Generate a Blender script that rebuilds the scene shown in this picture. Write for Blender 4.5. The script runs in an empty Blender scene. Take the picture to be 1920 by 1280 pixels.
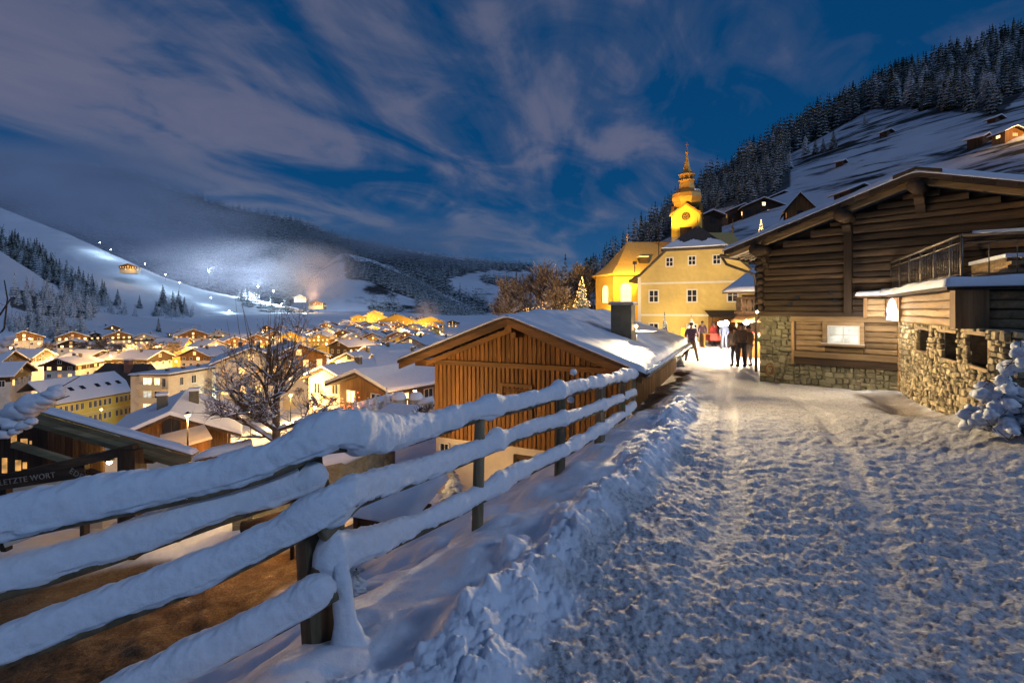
import bpy, bmesh, math, random
import numpy as np
from mathutils import Vector, Matrix
random.seed(7)
RNG = np.random.default_rng(7)
C = bpy.context.scene.collection
R = math.radians
PI = math.pi
F = 930.0
EYE = 2.0
HOR = 580.0

def P(px, py, d):
    """Place seen at pixel (px, py) of the photograph at depth d metres."""
    return Vector(((px - 960) / F * d, d, EYE + (HOR - py) / F * d))

def project(x, y, z):
    return 960 + F * x / y, HOR - F * (z - EYE) / y

# ---------- noise ----------
def _hash(ix, iy, iz, seed):
    h = (ix.astype(np.int64) * 374761393 + iy.astype(np.int64) * 668265263 + iz.astype(np.int64) * 2147483647 + seed * 1274126177) & 0xFFFFFFFF
    h = ((h ^ (h >> 13)) * 1274126177) & 0xFFFFFFFF
    h = (h ^ (h >> 16)) & 0xFFFFFFFF
    return h.astype(np.float64) / 4294967295.0

def vn(x, y, z=None, seed=0):
    """smooth value noise, about -1..1"""
    x = np.asarray(x, dtype=np.float64); y = np.asarray(y, dtype=np.float64)
    z = np.zeros_like(x) if z is None else np.asarray(z, dtype=np.float64)
    ix, iy, iz = np.floor(x), np.floor(y), np.floor(z)
    fx, fy, fz = x - ix, y - iy, z - iz
    fx = fx * fx * fx * (fx * (fx * 6 - 15) + 10)
    fy = fy * fy * fy * (fy * (fy * 6 - 15) + 10)
    fz = fz * fz * fz * (fz * (fz * 6 - 15) + 10)
    def lerp(a, b, t): return a + (b - a) * t
    flat = not np.any(iz) and not np.any(fz)
    def layer(dz):
        a = lerp(_hash(ix, iy, iz + dz, seed), _hash(ix + 1, iy, iz + dz, seed), fx)
        b = lerp(_hash(ix, iy + 1, iz + dz, seed), _hash(ix + 1, iy + 1, iz + dz, seed), fx)
        return lerp(a, b, fy)
    r = layer(0) if flat else lerp(layer(0), layer(1), fz)
    return r * 2 - 1

def fbm(x, y, z=None, seed=0, octv=4, gain=.5):
    s = 0; a = 1; t = 0
    for o in range(octv):
        f = 2.03 ** o
        s = s + a * vn(np.asarray(x) * f + 17.3 * o, np.asarray(y) * f - 9.1 * o, None if z is None else np.asarray(z) * f, seed + o)
        t += a; a *= gain
    return s / t

def sstep(a, b, x):
    t = np.clip((np.asarray(x) - a) / (b - a), 0, 1)
    return t * t * (3 - 2 * t)

# ---------- mesh building ----------
class MB:
    def __init__(self):
        self.v = []; self.f = []; self.m = []; self.r = []; self.s = []
    def add(self, verts, faces, mat=0, rnd=0.5, smooth=False):
        n = len(self.v)
        self.v += [tuple(p) for p in verts]
        self.r += [rnd] * len(verts)
        for fc in faces:
            self.f.append(tuple(i + n for i in fc)); self.m.append(mat); self.s.append(smooth)
        return self
    def box(self, x0, x1, y0, y1, z0, z1, mat=0, rnd=None, jit=0, M=None):
        rnd = random.random() if rnd is None else rnd
        vs = [(x, y, z) for z in (z0, z1) for y in (y0, y1) for x in (x0, x1)]
        if jit: vs = [tuple(c + random.uniform(-jit, jit) for c in p) for p in vs]
        if M is not None: vs = [tuple(M @ Vector(p)) for p in vs]
        return self.add(vs, [(0, 2, 3, 1), (4, 5, 7, 6), (0, 1, 5, 4), (2, 6, 7, 3), (0, 4, 6, 2), (1, 3, 7, 5)], mat, rnd)
    def prism(self, poly, y0, y1, mat=0, rnd=None, axis='y'):
        """polygon in x,z extruded along y (or in x,y extruded along z)"""
        rnd = random.random() if rnd is None else rnd
        n = len(poly)
        if axis == 'y':
            vs = [(a, y0, b) for a, b in poly] + [(a, y1, b) for a, b in poly]
        elif axis == 'z':
            vs = [(a, b, y0) for a, b in poly] + [(a, b, y1) for a, b in poly]
        else:
            vs = [(y0, a, b) for a, b in poly] + [(y1, a, b) for a, b in poly]
        fs = [tuple(range(n)), tuple(range(2 * n - 1, n - 1, -1))]
        fs += [(i, i + n, (i + 1) % n + n, (i + 1) % n) for i in range(n)]
        return self.add(vs, fs, mat, rnd)
    def tube(self, pts, rad, n=8, mat=0, rnd=None, cap=True, smooth=True):
        rnd = random.random() if rnd is None else rnd
        pts = [Vector(p) for p in pts]
        if not hasattr(rad, '__len__'): rad = [rad] * len(pts)
        vs = []; up = None
        for i, p in enumerate(pts):
            t = (pts[min(i + 1, len(pts) - 1)] - pts[max(i - 1, 0)])
            t = t.normalized() if t.length > 1e-9 else Vector((0, 0, 1))
            if up is None:
                up = Vector((0, 0, 1)) if abs(t.z) < .9 else Vector((1, 0, 0))
            a = t.cross(up)
            a = a.normalized() if a.length > 1e-6 else t.orthogonal().normalized()
            b = a.cross(t).normalized(); up = b
            for k in range(n):
                an = 2 * PI * k / n
                vs.append(p + (a * math.cos(an) + b * math.sin(an)) * rad[i])
        fs = []
        for i in range(len(pts) - 1):
            for k in range(n):
                k2 = (k + 1) % n
                fs.append((i * n + k, i * n + k2, (i + 1) * n + k2, (i + 1) * n + k))
        if cap:
            fs.append(tuple(range(n - 1, -1, -1))); fs.append(tuple((len(pts) - 1) * n + k for k in range(n)))
        return self.add(vs, fs, mat, rnd, smooth)
    def lathe(self, prof, n=24, mat=0, rnd=None, c=(0, 0, 0), smooth=True, rot=0):
        rnd = random.random() if rnd is None else rnd
        vs = []; fs = []
        for r, z in prof:
            for k in range(n):
                a = 2 * PI * k / n + rot
                vs.append((c[0] + r * math.cos(a), c[1] + r * math.sin(a), c[2] + z))
        for i in range(len(prof) - 1):
            for k in range(n):
                k2 = (k + 1) % n
                fs.append((i * n + k, i * n + k2, (i + 1) * n + k2, (i + 1) * n + k))
        return self.add(vs, fs, mat, rnd, smooth)
    def build(self, name, mats, parent=None, loc=None, rz=0):
        if not isinstance(mats, (list, tuple)): mats = [mats]
        me = bpy.data.meshes.new(name)
        me.from_pydata(self.v, [], self.f)
        for m in mats: me.materials.append(m)
        me.polygons.foreach_set('material_index', self.m)
        me.polygons.foreach_set('use_smooth', self.s)
        at = me.attributes.new('rnd', 'FLOAT', 'POINT'); at.data.foreach_set('value', self.r)
        me.update()
        return link(name, me, parent, loc, rz)

def link(name, data, parent=None, loc=None, rz=0):
    o = bpy.data.objects.new(name, data); C.objects.link(o)
    if parent is not None: o.parent = parent
    if loc is not None: o.location = loc
    if rz: o.rotation_euler = (0, 0, rz)
    return o

def grid_mesh(name, V, mats, attrs=None, parent=None, smooth=True, wrap=False):
    """V: (nv, nu, 3) array to one quad-grid mesh"""
    nv, nu = V.shape[:2]
    me = bpy.data.meshes.new(name)
    idx = np.arange(nv * nu).reshape(nv, nu)
    if wrap: idx = np.concatenate([idx, idx[:, :1]], axis=1)
    q = np.stack([idx[:-1, :-1], idx[:-1, 1:], idx[1:, 1:], idx[1:, :-1]], axis=-1).reshape(-1, 4)
    me.vertices.add(nv * nu); me.vertices.foreach_set('co', V.reshape(-1).astype(np.float32))
    me.loops.add(q.size); me.loops.foreach_set('vertex_index', q.reshape(-1).astype(np.int32))
    me.polygons.add(len(q)); me.polygons.foreach_set('loop_start', np.arange(0, q.size, 4, dtype=np.int32))
    me.polygons.foreach_set('use_smooth', np.full(len(q), smooth))
    for m in (mats if isinstance(mats, (list, tuple)) else [mats]): me.materials.append(m)
    for k, a in (attrs or {}).items():
        at = me.attributes.new(k, 'FLOAT', 'POINT'); at.data.foreach_set('value', np.asarray(a, dtype=np.float32).reshape(-1))
    me.update(calc_edges=True)
    return link(name, me, parent)

def np_mesh(name, V, T, mats, mi=None, rnd=None, parent=None, smooth=False):
    """triangles from numpy arrays"""
    me = bpy.data.meshes.new(name)
    me.vertices.add(len(V)); me.vertices.foreach_set('co', V.reshape(-1).astype(np.float32))
    me.loops.add(T.size); me.loops.foreach_set('vertex_index', T.reshape(-1).astype(np.int32))
    me.polygons.add(len(T)); me.polygons.foreach_set('loop_start', np.arange(0, T.size, T.shape[1], dtype=np.int32))
    me.polygons.foreach_set('use_smooth', np.full(len(T), smooth))
    for m in (mats if isinstance(mats, (list, tuple)) else [mats]): me.materials.append(m)
    if mi is not None: me.polygons.foreach_set('material_index', mi.astype(np.int32))
    if rnd is not None:
        at = me.attributes.new('rnd', 'FLOAT', 'POINT'); at.data.foreach_set('value', rnd.astype(np.float32))
    me.update(calc_edges=True)
    return link(name, me, parent)

# ---------- tagging ----------
def tag(o, label, cat, group=None, kind=None):
    if label: o['label'] = label
    if cat: o['category'] = cat
    if group: o['group'] = group
    if kind: o['kind'] = kind
    return o
def thing(name, label, cat, loc=(0, 0, 0), rz=0, group=None):
    o = bpy.data.objects.new(name, None); C.objects.link(o)
    o.location = loc; o.rotation_euler = (0, 0, rz); o.empty_display_size = .2
    return tag(o, label, cat, group)
def struct(o): o['kind'] = 'structure'; return o
def stuff(o, label=None, cat=None): o['kind'] = 'stuff'; return tag(o, label, cat)
def copy_tree(o, parent=None):
    c = o.copy(); C.objects.link(c)
    if parent is not None: c.parent = parent
    for ch in [k for k in bpy.data.objects if k.parent is o]: copy_tree(ch, c)
    return c
KIDS = {}
def copy_fast(o, kids, parent=None):
    c = o.copy(); C.objects.link(c)
    for k, gk in kids:
        d = k.copy(); C.objects.link(d); d.parent = c
        for g in gk:
            e = g.copy(); C.objects.link(e); e.parent = d
    return c
def lamp(name, loc, power, color, radius=.1, parent=None, typ='POINT', **kw):
    l = bpy.data.lights.new(name, typ); l.energy = power; l.color = color
    if typ in ('POINT', 'SPOT'): l.shadow_soft_size = radius
    for k, v in kw.items(): setattr(l, k, v)
    o = link(name, l, parent, loc); return o
def aim(o, target):
    d = Vector(target) - o.location
    o.rotation_euler = d.to_track_quat('-Z', 'Y').to_euler()
# ---------- materials ----------
def _new(name):
    m = bpy.data.materials.new(name); m.use_nodes = True
    nt = m.node_tree; b = nt.nodes['Principled BSDF']
    return m, nt, b
def N(nt, t, **kw):
    n = nt.nodes.new(t)
    for k, v in kw.items():
        if k in n.inputs: n.inputs[k].default_value = v
        else: setattr(n, k, v)
    return n
def L(nt, a, b): nt.links.new(a, b)
def ramp(nt, fac, stops):
    r = nt.nodes.new('ShaderNodeValToRGB'); e = r.color_ramp.elements
    while len(e) < len(stops): e.new(.5)
    for i, (p, c) in enumerate(stops):
        e[i].position = p; e[i].color = (c[0], c[1], c[2], 1) if hasattr(c, '__len__') else (c, c, c, 1)
    if fac is not None: L(nt, fac, r.inputs['Fac'])
    return r
def coords(nt, scale=(1, 1, 1), kind='Object', rot=(0, 0, 0)):
    tc = nt.nodes.new('ShaderNodeTexCoord'); mp = nt.nodes.new('ShaderNodeMapping')
    mp.inputs['Scale'].default_value = scale; mp.inputs['Rotation'].default_value = rot
    L(nt, tc.outputs[kind], mp.inputs['Vector']); return mp.outputs['Vector']
def mixc(nt, fac, a, b, bt='MIX'):
    n = nt.nodes.new('ShaderNodeMix'); n.data_type = 'RGBA'; n.blend_type = bt
    for s, v in ((0, fac), (6, a), (7, b)):
        if hasattr(v, 'is_linked') or hasattr(v, 'links'): L(nt, v, n.inputs[s])
        elif s == 0: n.inputs[0].default_value = v
        else: n.inputs[s].default_value = (*v[:3], 1)
    return n.outputs[2]
def math_(nt, op, a, b=None, c=None, clamp=False):
    n = nt.nodes.new('ShaderNodeMath'); n.operation = op; n.use_clamp = clamp
    for i, v in enumerate((a, b, c)):
        if v is None: continue
        if hasattr(v, 'links'): L(nt, v, n.inputs[i])
        else: n.inputs[i].default_value = v
    return n.outputs[0]
def bump(nt, b, height, strength=.3, dist=.02, prev=None):
    n = nt.nodes.new('ShaderNodeBump'); n.inputs['Strength'].default_value = strength; n.inputs['Distance'].default_value = dist
    L(nt, height, n.inputs['Height'])
    if prev is not None: L(nt, prev, n.inputs['Normal'])
    if b is not None: L(nt, n.outputs[0], b.inputs['Normal'])
    return n.outputs[0]

def snow_mat(name, col=(.80, .83, .88), scale=1.0, bs=.35, dist=.03, dirt=None, rough=.7, sss=0):
    m, nt, b = _new(name)
    v = coords(nt)
    n1 = N(nt, 'ShaderNodeTexNoise', Scale=3.0 * scale, Detail=8.0, Roughness=.6); L(nt, v, n1.inputs['Vector'])
    n2 = N(nt, 'ShaderNodeTexNoise', Scale=60.0 * scale, Detail=4.0, Roughness=.7); L(nt, v, n2.inputs['Vector'])
    c = ramp(nt, n1.outputs[0], [(.3, tuple(x * .9 for x in col)), (.7, col)])
    b.inputs['Roughness'].default_value = rough
    b.inputs['Specular IOR Level'].default_value = .25
    L(nt, c.outputs[0], b.inputs['Base Color'])
    h = math_(nt, 'MULTIPLY_ADD', n2.outputs[0], .25, n1.outputs[0])
    bump(nt, b, h, bs, dist)
    return m

def wood_mat(name, c1, c2, grain=(3, 3, 30), rough=.7, bs=.3, rv=.5, knots=True):
    """grain: noise scale per object axis; the small number runs along the fibre"""
    m, nt, b = _new(name)
    v = coords(nt, grain)
    at = N(nt, 'ShaderNodeAttribute', attribute_name='rnd')
    off = nt.nodes.new('ShaderNodeVectorMath'); off.operation = 'ADD'
    sc = nt.nodes.new('ShaderNodeVectorMath'); sc.operation = 'SCALE'; sc.inputs['Scale'].default_value = 37.0
    cb = nt.nodes.new('ShaderNodeCombineXYZ')
    for i in range(3): L(nt, at.outputs['Fac'], cb.inputs[i])
    L(nt, cb.outputs[0], sc.inputs[0]); L(nt, v, off.inputs[0]); L(nt, sc.outputs[0], off.inputs[1])
    n1 = N(nt, 'ShaderNodeTexNoise', Scale=1.0, Detail=6.0, Roughness=.65, Distortion=.6); L(nt, off.outputs[0], n1.inputs['Vector'])
    n2 = N(nt, 'ShaderNodeTexNoise', Scale=.22, Detail=3.0); L(nt, off.outputs[0], n2.inputs['Vector'])
    r = ramp(nt, n1.outputs[0], [(.28, c1), (.72, c2)])
    dark = ramp(nt, n2.outputs[0], [(.35, .45), (.65, 1.1)])
    o = mixc(nt, .8, r.outputs[0], dark.outputs[0], 'MULTIPLY')
    k = math_(nt, 'MULTIPLY_ADD', at.outputs['Fac'], rv * 1.4, 1 - rv * .7)
    kk = nt.nodes.new('ShaderNodeCombineColor')
    for i in range(3): L(nt, k, kk.inputs[i])
    o = mixc(nt, 1.0, o, kk.outputs[0], 'MULTIPLY')
    L(nt, o, b.inputs['Base Color']); b.inputs['Roughness'].default_value = rough
    b.inputs['Specular IOR Level'].default_value = .3
    bump(nt, b, n1.outputs[0], bs, .01)
    return m

def rough_mat(name, c1, c2, scale=8, rough=.85, bs=.25, dist=.01, stain=None, metal=0, rv=0):
    m, nt, b = _new(name)
    v = coords(nt)
    n1 = N(nt, 'ShaderNodeTexNoise', Scale=scale, Detail=7.0, Roughness=.65); L(nt, v, n1.inputs['Vector'])
    r = ramp(nt, n1.outputs[0], [(.3, c1), (.7, c2)]); o = r.outputs[0]
    if stain:
        n2 = N(nt, 'ShaderNodeTexNoise', Scale=scale * .13, Detail=5.0, Roughness=.7); L(nt, v, n2.inputs['Vector'])
        s = ramp(nt, n2.outputs[0], [(.42, 0), (.62, 1)])
        o = mixc(nt, s.outputs[0], o, stain)
    if rv:
        at = N(nt, 'ShaderNodeAttribute', attribute_name='rnd')
        k = math_(nt, 'MULTIPLY_ADD', at.outputs['Fac'], rv * 1.4, 1 - rv * .7)
        kk = nt.nodes.new('ShaderNodeCombineColor')
        for i in range(3): L(nt, k, kk.inputs[i])
        o = mixc(nt, 1.0, o, kk.outputs[0], 'MULTIPLY')
    L(nt, o, b.inputs['Base Color']); b.inputs['Roughness'].default_value = rough; b.inputs['Metallic'].default_value = metal
    bump(nt, b, n1.outputs[0], bs, dist)
    return m

def glow_mat(name, col, strength, var=False):
    m, nt, b = _new(name)
    b.inputs['Base Color'].default_value = (*[c * .5 for c in col], 1)
    b.inputs['Emission Strength'].default_value = strength
    if var:
        v = coords(nt, (2.1, 2.1, 2.7))
        n1 = N(nt, 'ShaderNodeTexNoise', Scale=1.6, Detail=3.0); L(nt, v, n1.inputs['Vector'])
        r = ramp(nt, n1.outputs[0], [(.36, tuple(c * .25 for c in col)), (.6, col)])
        L(nt, r.outputs[0], b.inputs['Emission Color'])
    else:
        b.inputs['Emission Color'].default_value = (*col, 1)
    return m

def conifer_mat(name, c1, c2, snow=.5):
    m, nt, b = _new(name)
    g = nt.nodes.new('ShaderNodeNewGeometry')
    sx = nt.nodes.new('ShaderNodeSeparateXYZ'); L(nt, g.outputs['Normal'], sx.inputs[0])
    v = coords(nt)
    n1 = N(nt, 'ShaderNodeTexNoise', Scale=1.6, Detail=4.0); L(nt, v, n1.inputs['Vector'])
    at = N(nt, 'ShaderNodeAttribute', attribute_name='rnd')
    mixf = math_(nt, 'ADD', math_(nt, 'MULTIPLY', n1.outputs[0], .5), math_(nt, 'MULTIPLY', at.outputs['Fac'], .5))
    r = ramp(nt, mixf, [(.25, c1), (.75, c2)])
    up = math_(nt, 'ABSOLUTE', sx.outputs[2])
    s = math_(nt, 'ADD', math_(nt, 'MULTIPLY', up, .9), math_(nt, 'MULTIPLY_ADD', n1.outputs[0], 1.1, -.55))
    sr = ramp(nt, s, [(max(.02, .95 - snow), 0), (min(.98, 1.25 - snow), 1)])
    o = mixc(nt, sr.outputs[0], r.outputs[0], (.62, .68, .72))
    L(nt, o, b.inputs['Base Color']); b.inputs['Roughness'].default_value = .9
    b.inputs['Specular IOR Level'].default_value = .1
    return m

M = {}
M['snow'] = snow_mat('snow')
M['snow_fine'] = snow_mat('snow_fence', (.80, .83, .88), 5.0, .8, .02)
M['snow_roof'] = snow_mat('snow_roof', (.74, .77, .82), 1.2, .45, .04)
M['snow_far'] = snow_mat('snow_far', (.72, .76, .82), .2, .3, .3)
M['honey'] = wood_mat('larch_boards', (.14, .06, .012), (.33, .155, .036), (14, 14, 1.2), .6, .25, .38)
M['honey_h'] = wood_mat('larch_beam', (.13, .06, .016), (.28, .14, .04), (1.2, 14, 14), .6, .25, .4)
M['honey_y'] = wood_mat('larch_beam_y', (.13, .06, .016), (.28, .14, .04), (14, 1.2, 14), .6, .25, .4)
M['log_dark'] = wood_mat('old_log', (.016, .0105, .0065), (.115, .07, .036), (1.3, 11, 13), .75, .6, .9)
M['log_light'] = wood_mat('new_log', (.2, .12, .055), (.42, .29, .15), (1.3, 12, 14), .7, .4, .5)
M['log_light_v'] = wood_mat('post_wood', (.22, .12, .05), (.42, .26, .12), (12, 12, 1.3), .7, .4, .4)
M['dark_v'] = wood_mat('dark_boards', (.02, .012, .007), (.085, .05, .025), (12, 12, 1.2), .7, .4, .8)
M['dark_h'] = wood_mat('dark_beam', (.02, .012, .007), (.09, .055, .03), (1.2, 12, 12), .7, .4, .6)
M['dark_y'] = wood_mat('dark_beam_y', (.03, .018, .01), (.13, .08, .04), (12, 1.2, 12), .7, .4, .6)
M['grey_h'] = wood_mat('weathered_beam', (.14, .125, .06), (.34, .30, .17), (1.2, 12, 12), .8, .4, .5)
M['post'] = wood_mat('fence_post', (.09, .07, .038), (.27, .21, .125), (16, 16, 1.5), .85, .7, .4)
M['plaster_y'] = rough_mat('yellow_plaster', (.62, .46, .15), (.74, .57, .20), 1.6, .9, .12, .01, (.5, .38, .14))
M['plaster_o'] = rough_mat('ochre_plaster', (.66, .42, .06), (.74, .48, .08), 1.4, .9, .1, .01)
M['plaster_w'] = rough_mat('white_plaster', (.58, .54, .47), (.68, .63, .55), 2.0, .9, .2, .01, (.45, .4, .33))
M['plaster_c'] = rough_mat('cream_plaster', (.52, .45, .34), (.66, .58, .44), 1.0, .9, .1, .01)
M['trim_w'] = rough_mat('white_trim', (.66, .63, .55), (.75, .72, .64), 3, .8, .1, .005)
M['school'] = rough_mat('school_plaster', (.62, .5, .08), (.72, .6, .12), .6, .9, .08, .01)
M['stone'] = rough_mat('field_stone', (.16, .125, .07), (.42, .34, .2), 5.5, .9, .9, .02, rv=.75)
M['stone_old'] = rough_mat('old_masonry', (.085, .075, .045), (.33, .285, .18), 5, .95, .9, .05, (.22, .21, .12))
M['stone_pier'] = rough_mat('pier_stone', (.10, .088, .055), (.36, .31, .2), 7, .95, .9, .03, (.2, .185, .11), rv=.5)
M['concrete'] = rough_mat('concrete', (.3, .27, .21), (.44, .4, .32), 6, .9, .3, .01)
M['mortar'] = rough_mat('mortar', (.05, .045, .035), (.13, .115, .09), 12, .95, .6, .01)
M['tile_dark'] = rough_mat('dark_shingle', (.035, .028, .022), (.085, .065, .05), 6, .85, .5, .03)
M['tile_gold'] = rough_mat('larch_shingle', (.40, .26, .07), (.56, .38, .12), 7, .7, .5, .03)
M['copper'] = rough_mat('gilded_shingle', (.34, .17, .03), (.55, .30, .06), 12, .42, .5, .02, metal=.35)
M['metal'] = rough_mat('dark_metal', (.03, .03, .03), (.06, .06, .055), 10, .45, .1, .005, metal=.8)
M['steel'] = rough_mat('steel_rail', (.3, .29, .26), (.42, .4, .36), 10, .35, .1, .003, metal=.9)
M['iron'] = rough_mat('gutter_iron', (.09, .07, .05), (.16, .13, .1), 9, .5, .2, .005, metal=.6)
M['brick'] = rough_mat('chimney_brick', (.16, .07, .045), (.26, .13, .08), 5, .9, .5, .02)
M['chim'] = rough_mat('chimney_render', (.075, .07, .05), (.14, .13, .095), 3, .9, .3, .01)
M['glass'] = rough_mat('dark_glass', (.012, .013, .016), (.03, .032, .04), .8, .08, 0, .001)
M['dirt'] = rough_mat('earth', (.07, .045, .02), (.17, .11, .05), 9, .95, .7, .03)
M['warm'] = glow_mat('lit_window_warm', (1.0, .55, .16), 2.2, True)
M['warm_dim'] = glow_mat('lit_window_dim', (1.0, .5, .14), .55, True)
M['warm_hot'] = glow_mat('lit_window_bright', (1.0, .62, .22), 4.2, True)
M['cool'] = glow_mat('lit_window_cool', (.85, .9, .82), .5, True)
M['curtain'] = glow_mat('lit_church_window', (1.0, .72, .33), 1.4, False)
M['bulb'] = glow_mat('lamp_bulb', (1.0, .66, .26), 18)
M['bulb_w'] = glow_mat('floodlight_face', (1.0, .86, .66), 90)
M['bulb_b'] = glow_mat('ski_floodlight', (.62, .8, 1.0), 120)
M['fairy'] = glow_mat('fairy_light', (1.0, .55, .16), 6)
M['fairy_r'] = glow_mat('red_fairy_light', (1.0, .16, .06), 5)
M['arch'] = glow_mat('backlit_arch', (.86, .88, 1.0), 1.35)
M['needle'] = conifer_mat('spruce_needles', (.012, .022, .014), (.035, .055, .03), .42)
M['needle_s'] = conifer_mat('snowy_spruce_needles', (.018, .03, .02), (.05, .07, .045), .62)
M['bark'] = rough_mat('bark', (.03, .022, .014), (.085, .062, .04), 9, .95, .6, .02)
M['twig_frost'] = rough_mat('frosted_twig', (.14, .10, .065), (.34, .27, .2), 5, .95, .4, .01)
M['twig_warm'] = rough_mat('fruit_twig', (.09, .055, .03), (.22, .145, .085), 7, .95, .4, .01)
M['twig'] = rough_mat('twig', (.045, .03, .018), (.12, .085, .05), 9, .95, .4, .01)
M['cloth_red'] = rough_mat('red_cloth', (.34, .03, .03), (.45, .06, .05), 4, .9, .1, .01)
M['cloth_blue'] = rough_mat('blue_cloth', (.05, .07, .16), (.09, .12, .24), 5, .9, .1, .01)
M['cloth_violet'] = rough_mat('violet_cloth', (.1, .055, .1), (.16, .09, .15), 5, .9, .1, .01)
M['cloth_tan'] = rough_mat('tan_cloth', (.17, .12, .08), (.26, .19, .13), 5, .9, .1, .01)
M['cloth_dark'] = rough_mat('dark_cloth', (.04, .037, .04), (.10, .09, .09), 5, .9, .1, .01)
M['cloth_yellow'] = rough_mat('yellow_cloth', (.7, .45, .02), (.8, .55, .04), 5, .8, .1, .01)
M['cloth_white'] = rough_mat('white_cloth', (.5, .45, .4), (.62, .56, .5), 5, .9, .1, .01)
M['skin'] = rough_mat('skin', (.42, .25, .17), (.5, .31, .22), 6, .6, .05, .002)
M['hair'] = rough_mat('hair', (.025, .016, .01), (.06, .04, .025), 30, .6, .3, .003)
M['letter'] = rough_mat('sign_letter', (.26, .22, .17), (.34, .29, .23), 8, .7, .1, .002)
# ---------- camera, sky, moon ----------
sc = bpy.context.scene
cam = bpy.data.cameras.new('camera'); co = link('camera', cam)
co.location = (0, 0, EYE); co.rotation_euler = (R(90), 0, 0)
cam.sensor_width = 36; cam.lens = F / 1920 * 36; cam.shift_y = -(640 - HOR) / 1920
cam.clip_start = .05; cam.clip_end = 30000
sc.camera = co
sc.view_settings.view_transform = 'Standard'; sc.view_settings.look = 'None'
sc.view_settings.exposure = .58; sc.view_settings.gamma = 1
sc.cycles.use_denoising = True
sc.cycles.max_bounces = 6; sc.cycles.diffuse_bounces = 3; sc.cycles.glossy_bounces = 2
sc.cycles.transmission_bounces = 2; sc.cycles.volume_bounces = 3; sc.cycles.transparent_max_bounces = 8
sc.cycles.sample_clamp_indirect = 4; sc.cycles.caustics_reflective = False; sc.cycles.caustics_refractive = False
sc.cycles.volume_step_rate = 2.0; sc.cycles.volume_max_steps = 128

w = bpy.data.worlds.new('World'); sc.world = w; w.use_nodes = True
nt = w.node_tree; bg = nt.nodes['Background']
MOON_AZ, MOON_EL = 126, 34       # behind the camera to the right
sky = nt.nodes.new('ShaderNodeTexSky'); sky.sky_type = 'NISHITA'; sky.sun_disc = False
sky.sun_elevation = R(-4.0); sky.sun_rotation = R(MOON_AZ); sky.altitude = 900; sky.ozone_density = 3.0
tc = nt.nodes.new('ShaderNodeTexCoord')
sep = nt.nodes.new('ShaderNodeSeparateXYZ'); L(nt, tc.outputs['Generated'], sep.inputs[0])
zz = math_(nt, 'MAXIMUM', sep.outputs[2], 0.0)
zz = math_(nt, 'ADD', zz, .16)
u = math_(nt, 'DIVIDE', sep.outputs[0], zz); v_ = math_(nt, 'DIVIDE', sep.outputs[1], zz)
cmb = nt.nodes.new('ShaderNodeCombineXYZ'); L(nt, u, cmb.inputs[0]); L(nt, v_, cmb.inputs[1])
def cloudnoise(scale, stretch, rot, det, dist, off=(0, 0, 0)):
    r_ = nt.nodes.new('ShaderNodeMapping'); r_.inputs['Rotation'].default_value = (0, 0, R(rot)); L(nt, cmb.outputs[0], r_.inputs['Vector'])
    mp = nt.nodes.new('ShaderNodeMapping'); mp.inputs['Scale'].default_value = (1, stretch, 1)
    mp.inputs['Location'].default_value = off
    L(nt, r_.outputs[0], mp.inputs['Vector'])
    n = N(nt, 'ShaderNodeTexNoise', Scale=scale, Detail=det, Roughness=.55, Distortion=dist); L(nt, mp.outputs[0], n.inputs['Vector'])
    return n.outputs[0]
n1 = cloudnoise(1.25, .34, 9, 8, .9, (2.2, 12.5, 0))
n2 = cloudnoise(3.0, .62, 38, 7, 1.0, (1.3, 8.2, 0))
cl = math_(nt, 'ADD', math_(nt, 'MULTIPLY', n1, .62), math_(nt, 'MULTIPLY', n2, .38))
# more cloud to the left, clearer to the right
side = math_(nt, 'MULTIPLY_ADD', sep.outputs[0], -.10, 0.0)
cl = math_(nt, 'ADD', cl, side)
cr = ramp(nt, cl, [(.445, 0), (.505, .22), (.575, .78), (.66, 1)])
grad = ramp(nt, sep.outputs[2], [(0, (.022, .078, .18)), (.22, (.0018, .039, .120)), (.6, (.0008, .028, .092))])
ccol = ramp(nt, sep.outputs[2], [(0, (.066, .10, .17)), (.3, (.084, .092, .150)), (.8, (.056, .070, .120))])
nm = nt.nodes.new('ShaderNodeMix'); nm.data_type = 'RGBA'; nm.blend_type = 'ADD'; nm.inputs[0].default_value = 1
L(nt, grad.outputs[0], nm.inputs[6])
skyk = mixc(nt, 1.0, sky.outputs[0], (.02, .03, .03), 'MULTIPLY')
L(nt, skyk, nm.inputs[7])
fin = mixc(nt, cr.outputs[0], nm.outputs[2], ccol.outputs[0])
# stars
vs = N(nt, 'ShaderNodeTexVoronoi', Scale=60.0); L(nt, tc.outputs['Generated'], vs.inputs['Vector'])
st = math_(nt, 'LESS_THAN', vs.outputs['Distance'], .022)
sx_ = nt.nodes.new('ShaderNodeSeparateColor'); L(nt, vs.outputs['Color'], sx_.inputs[0])
st = math_(nt, 'MULTIPLY', st, math_(nt, 'GREATER_THAN', sx_.outputs[0], .86))
fin = mixc(nt, math_(nt, 'MULTIPLY', st, .7), fin, (.5, .6, .8))
L(nt, fin, bg.inputs['Color']); bg.inputs['Strength'].default_value = 1.0

sun = bpy.data.lights.new('moon', 'SUN'); so = link('moon', sun)
sun.energy = .52; sun.angle = R(9); sun.color = (.52, .68, 1.0)
a, e = R(MOON_AZ), R(MOON_EL)
dirv = Vector((math.sin(a) * math.cos(e), math.cos(a) * math.cos(e), math.sin(e)))
so.rotation_euler = dirv.to_track_quat('Z', 'Y').to_euler()
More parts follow.
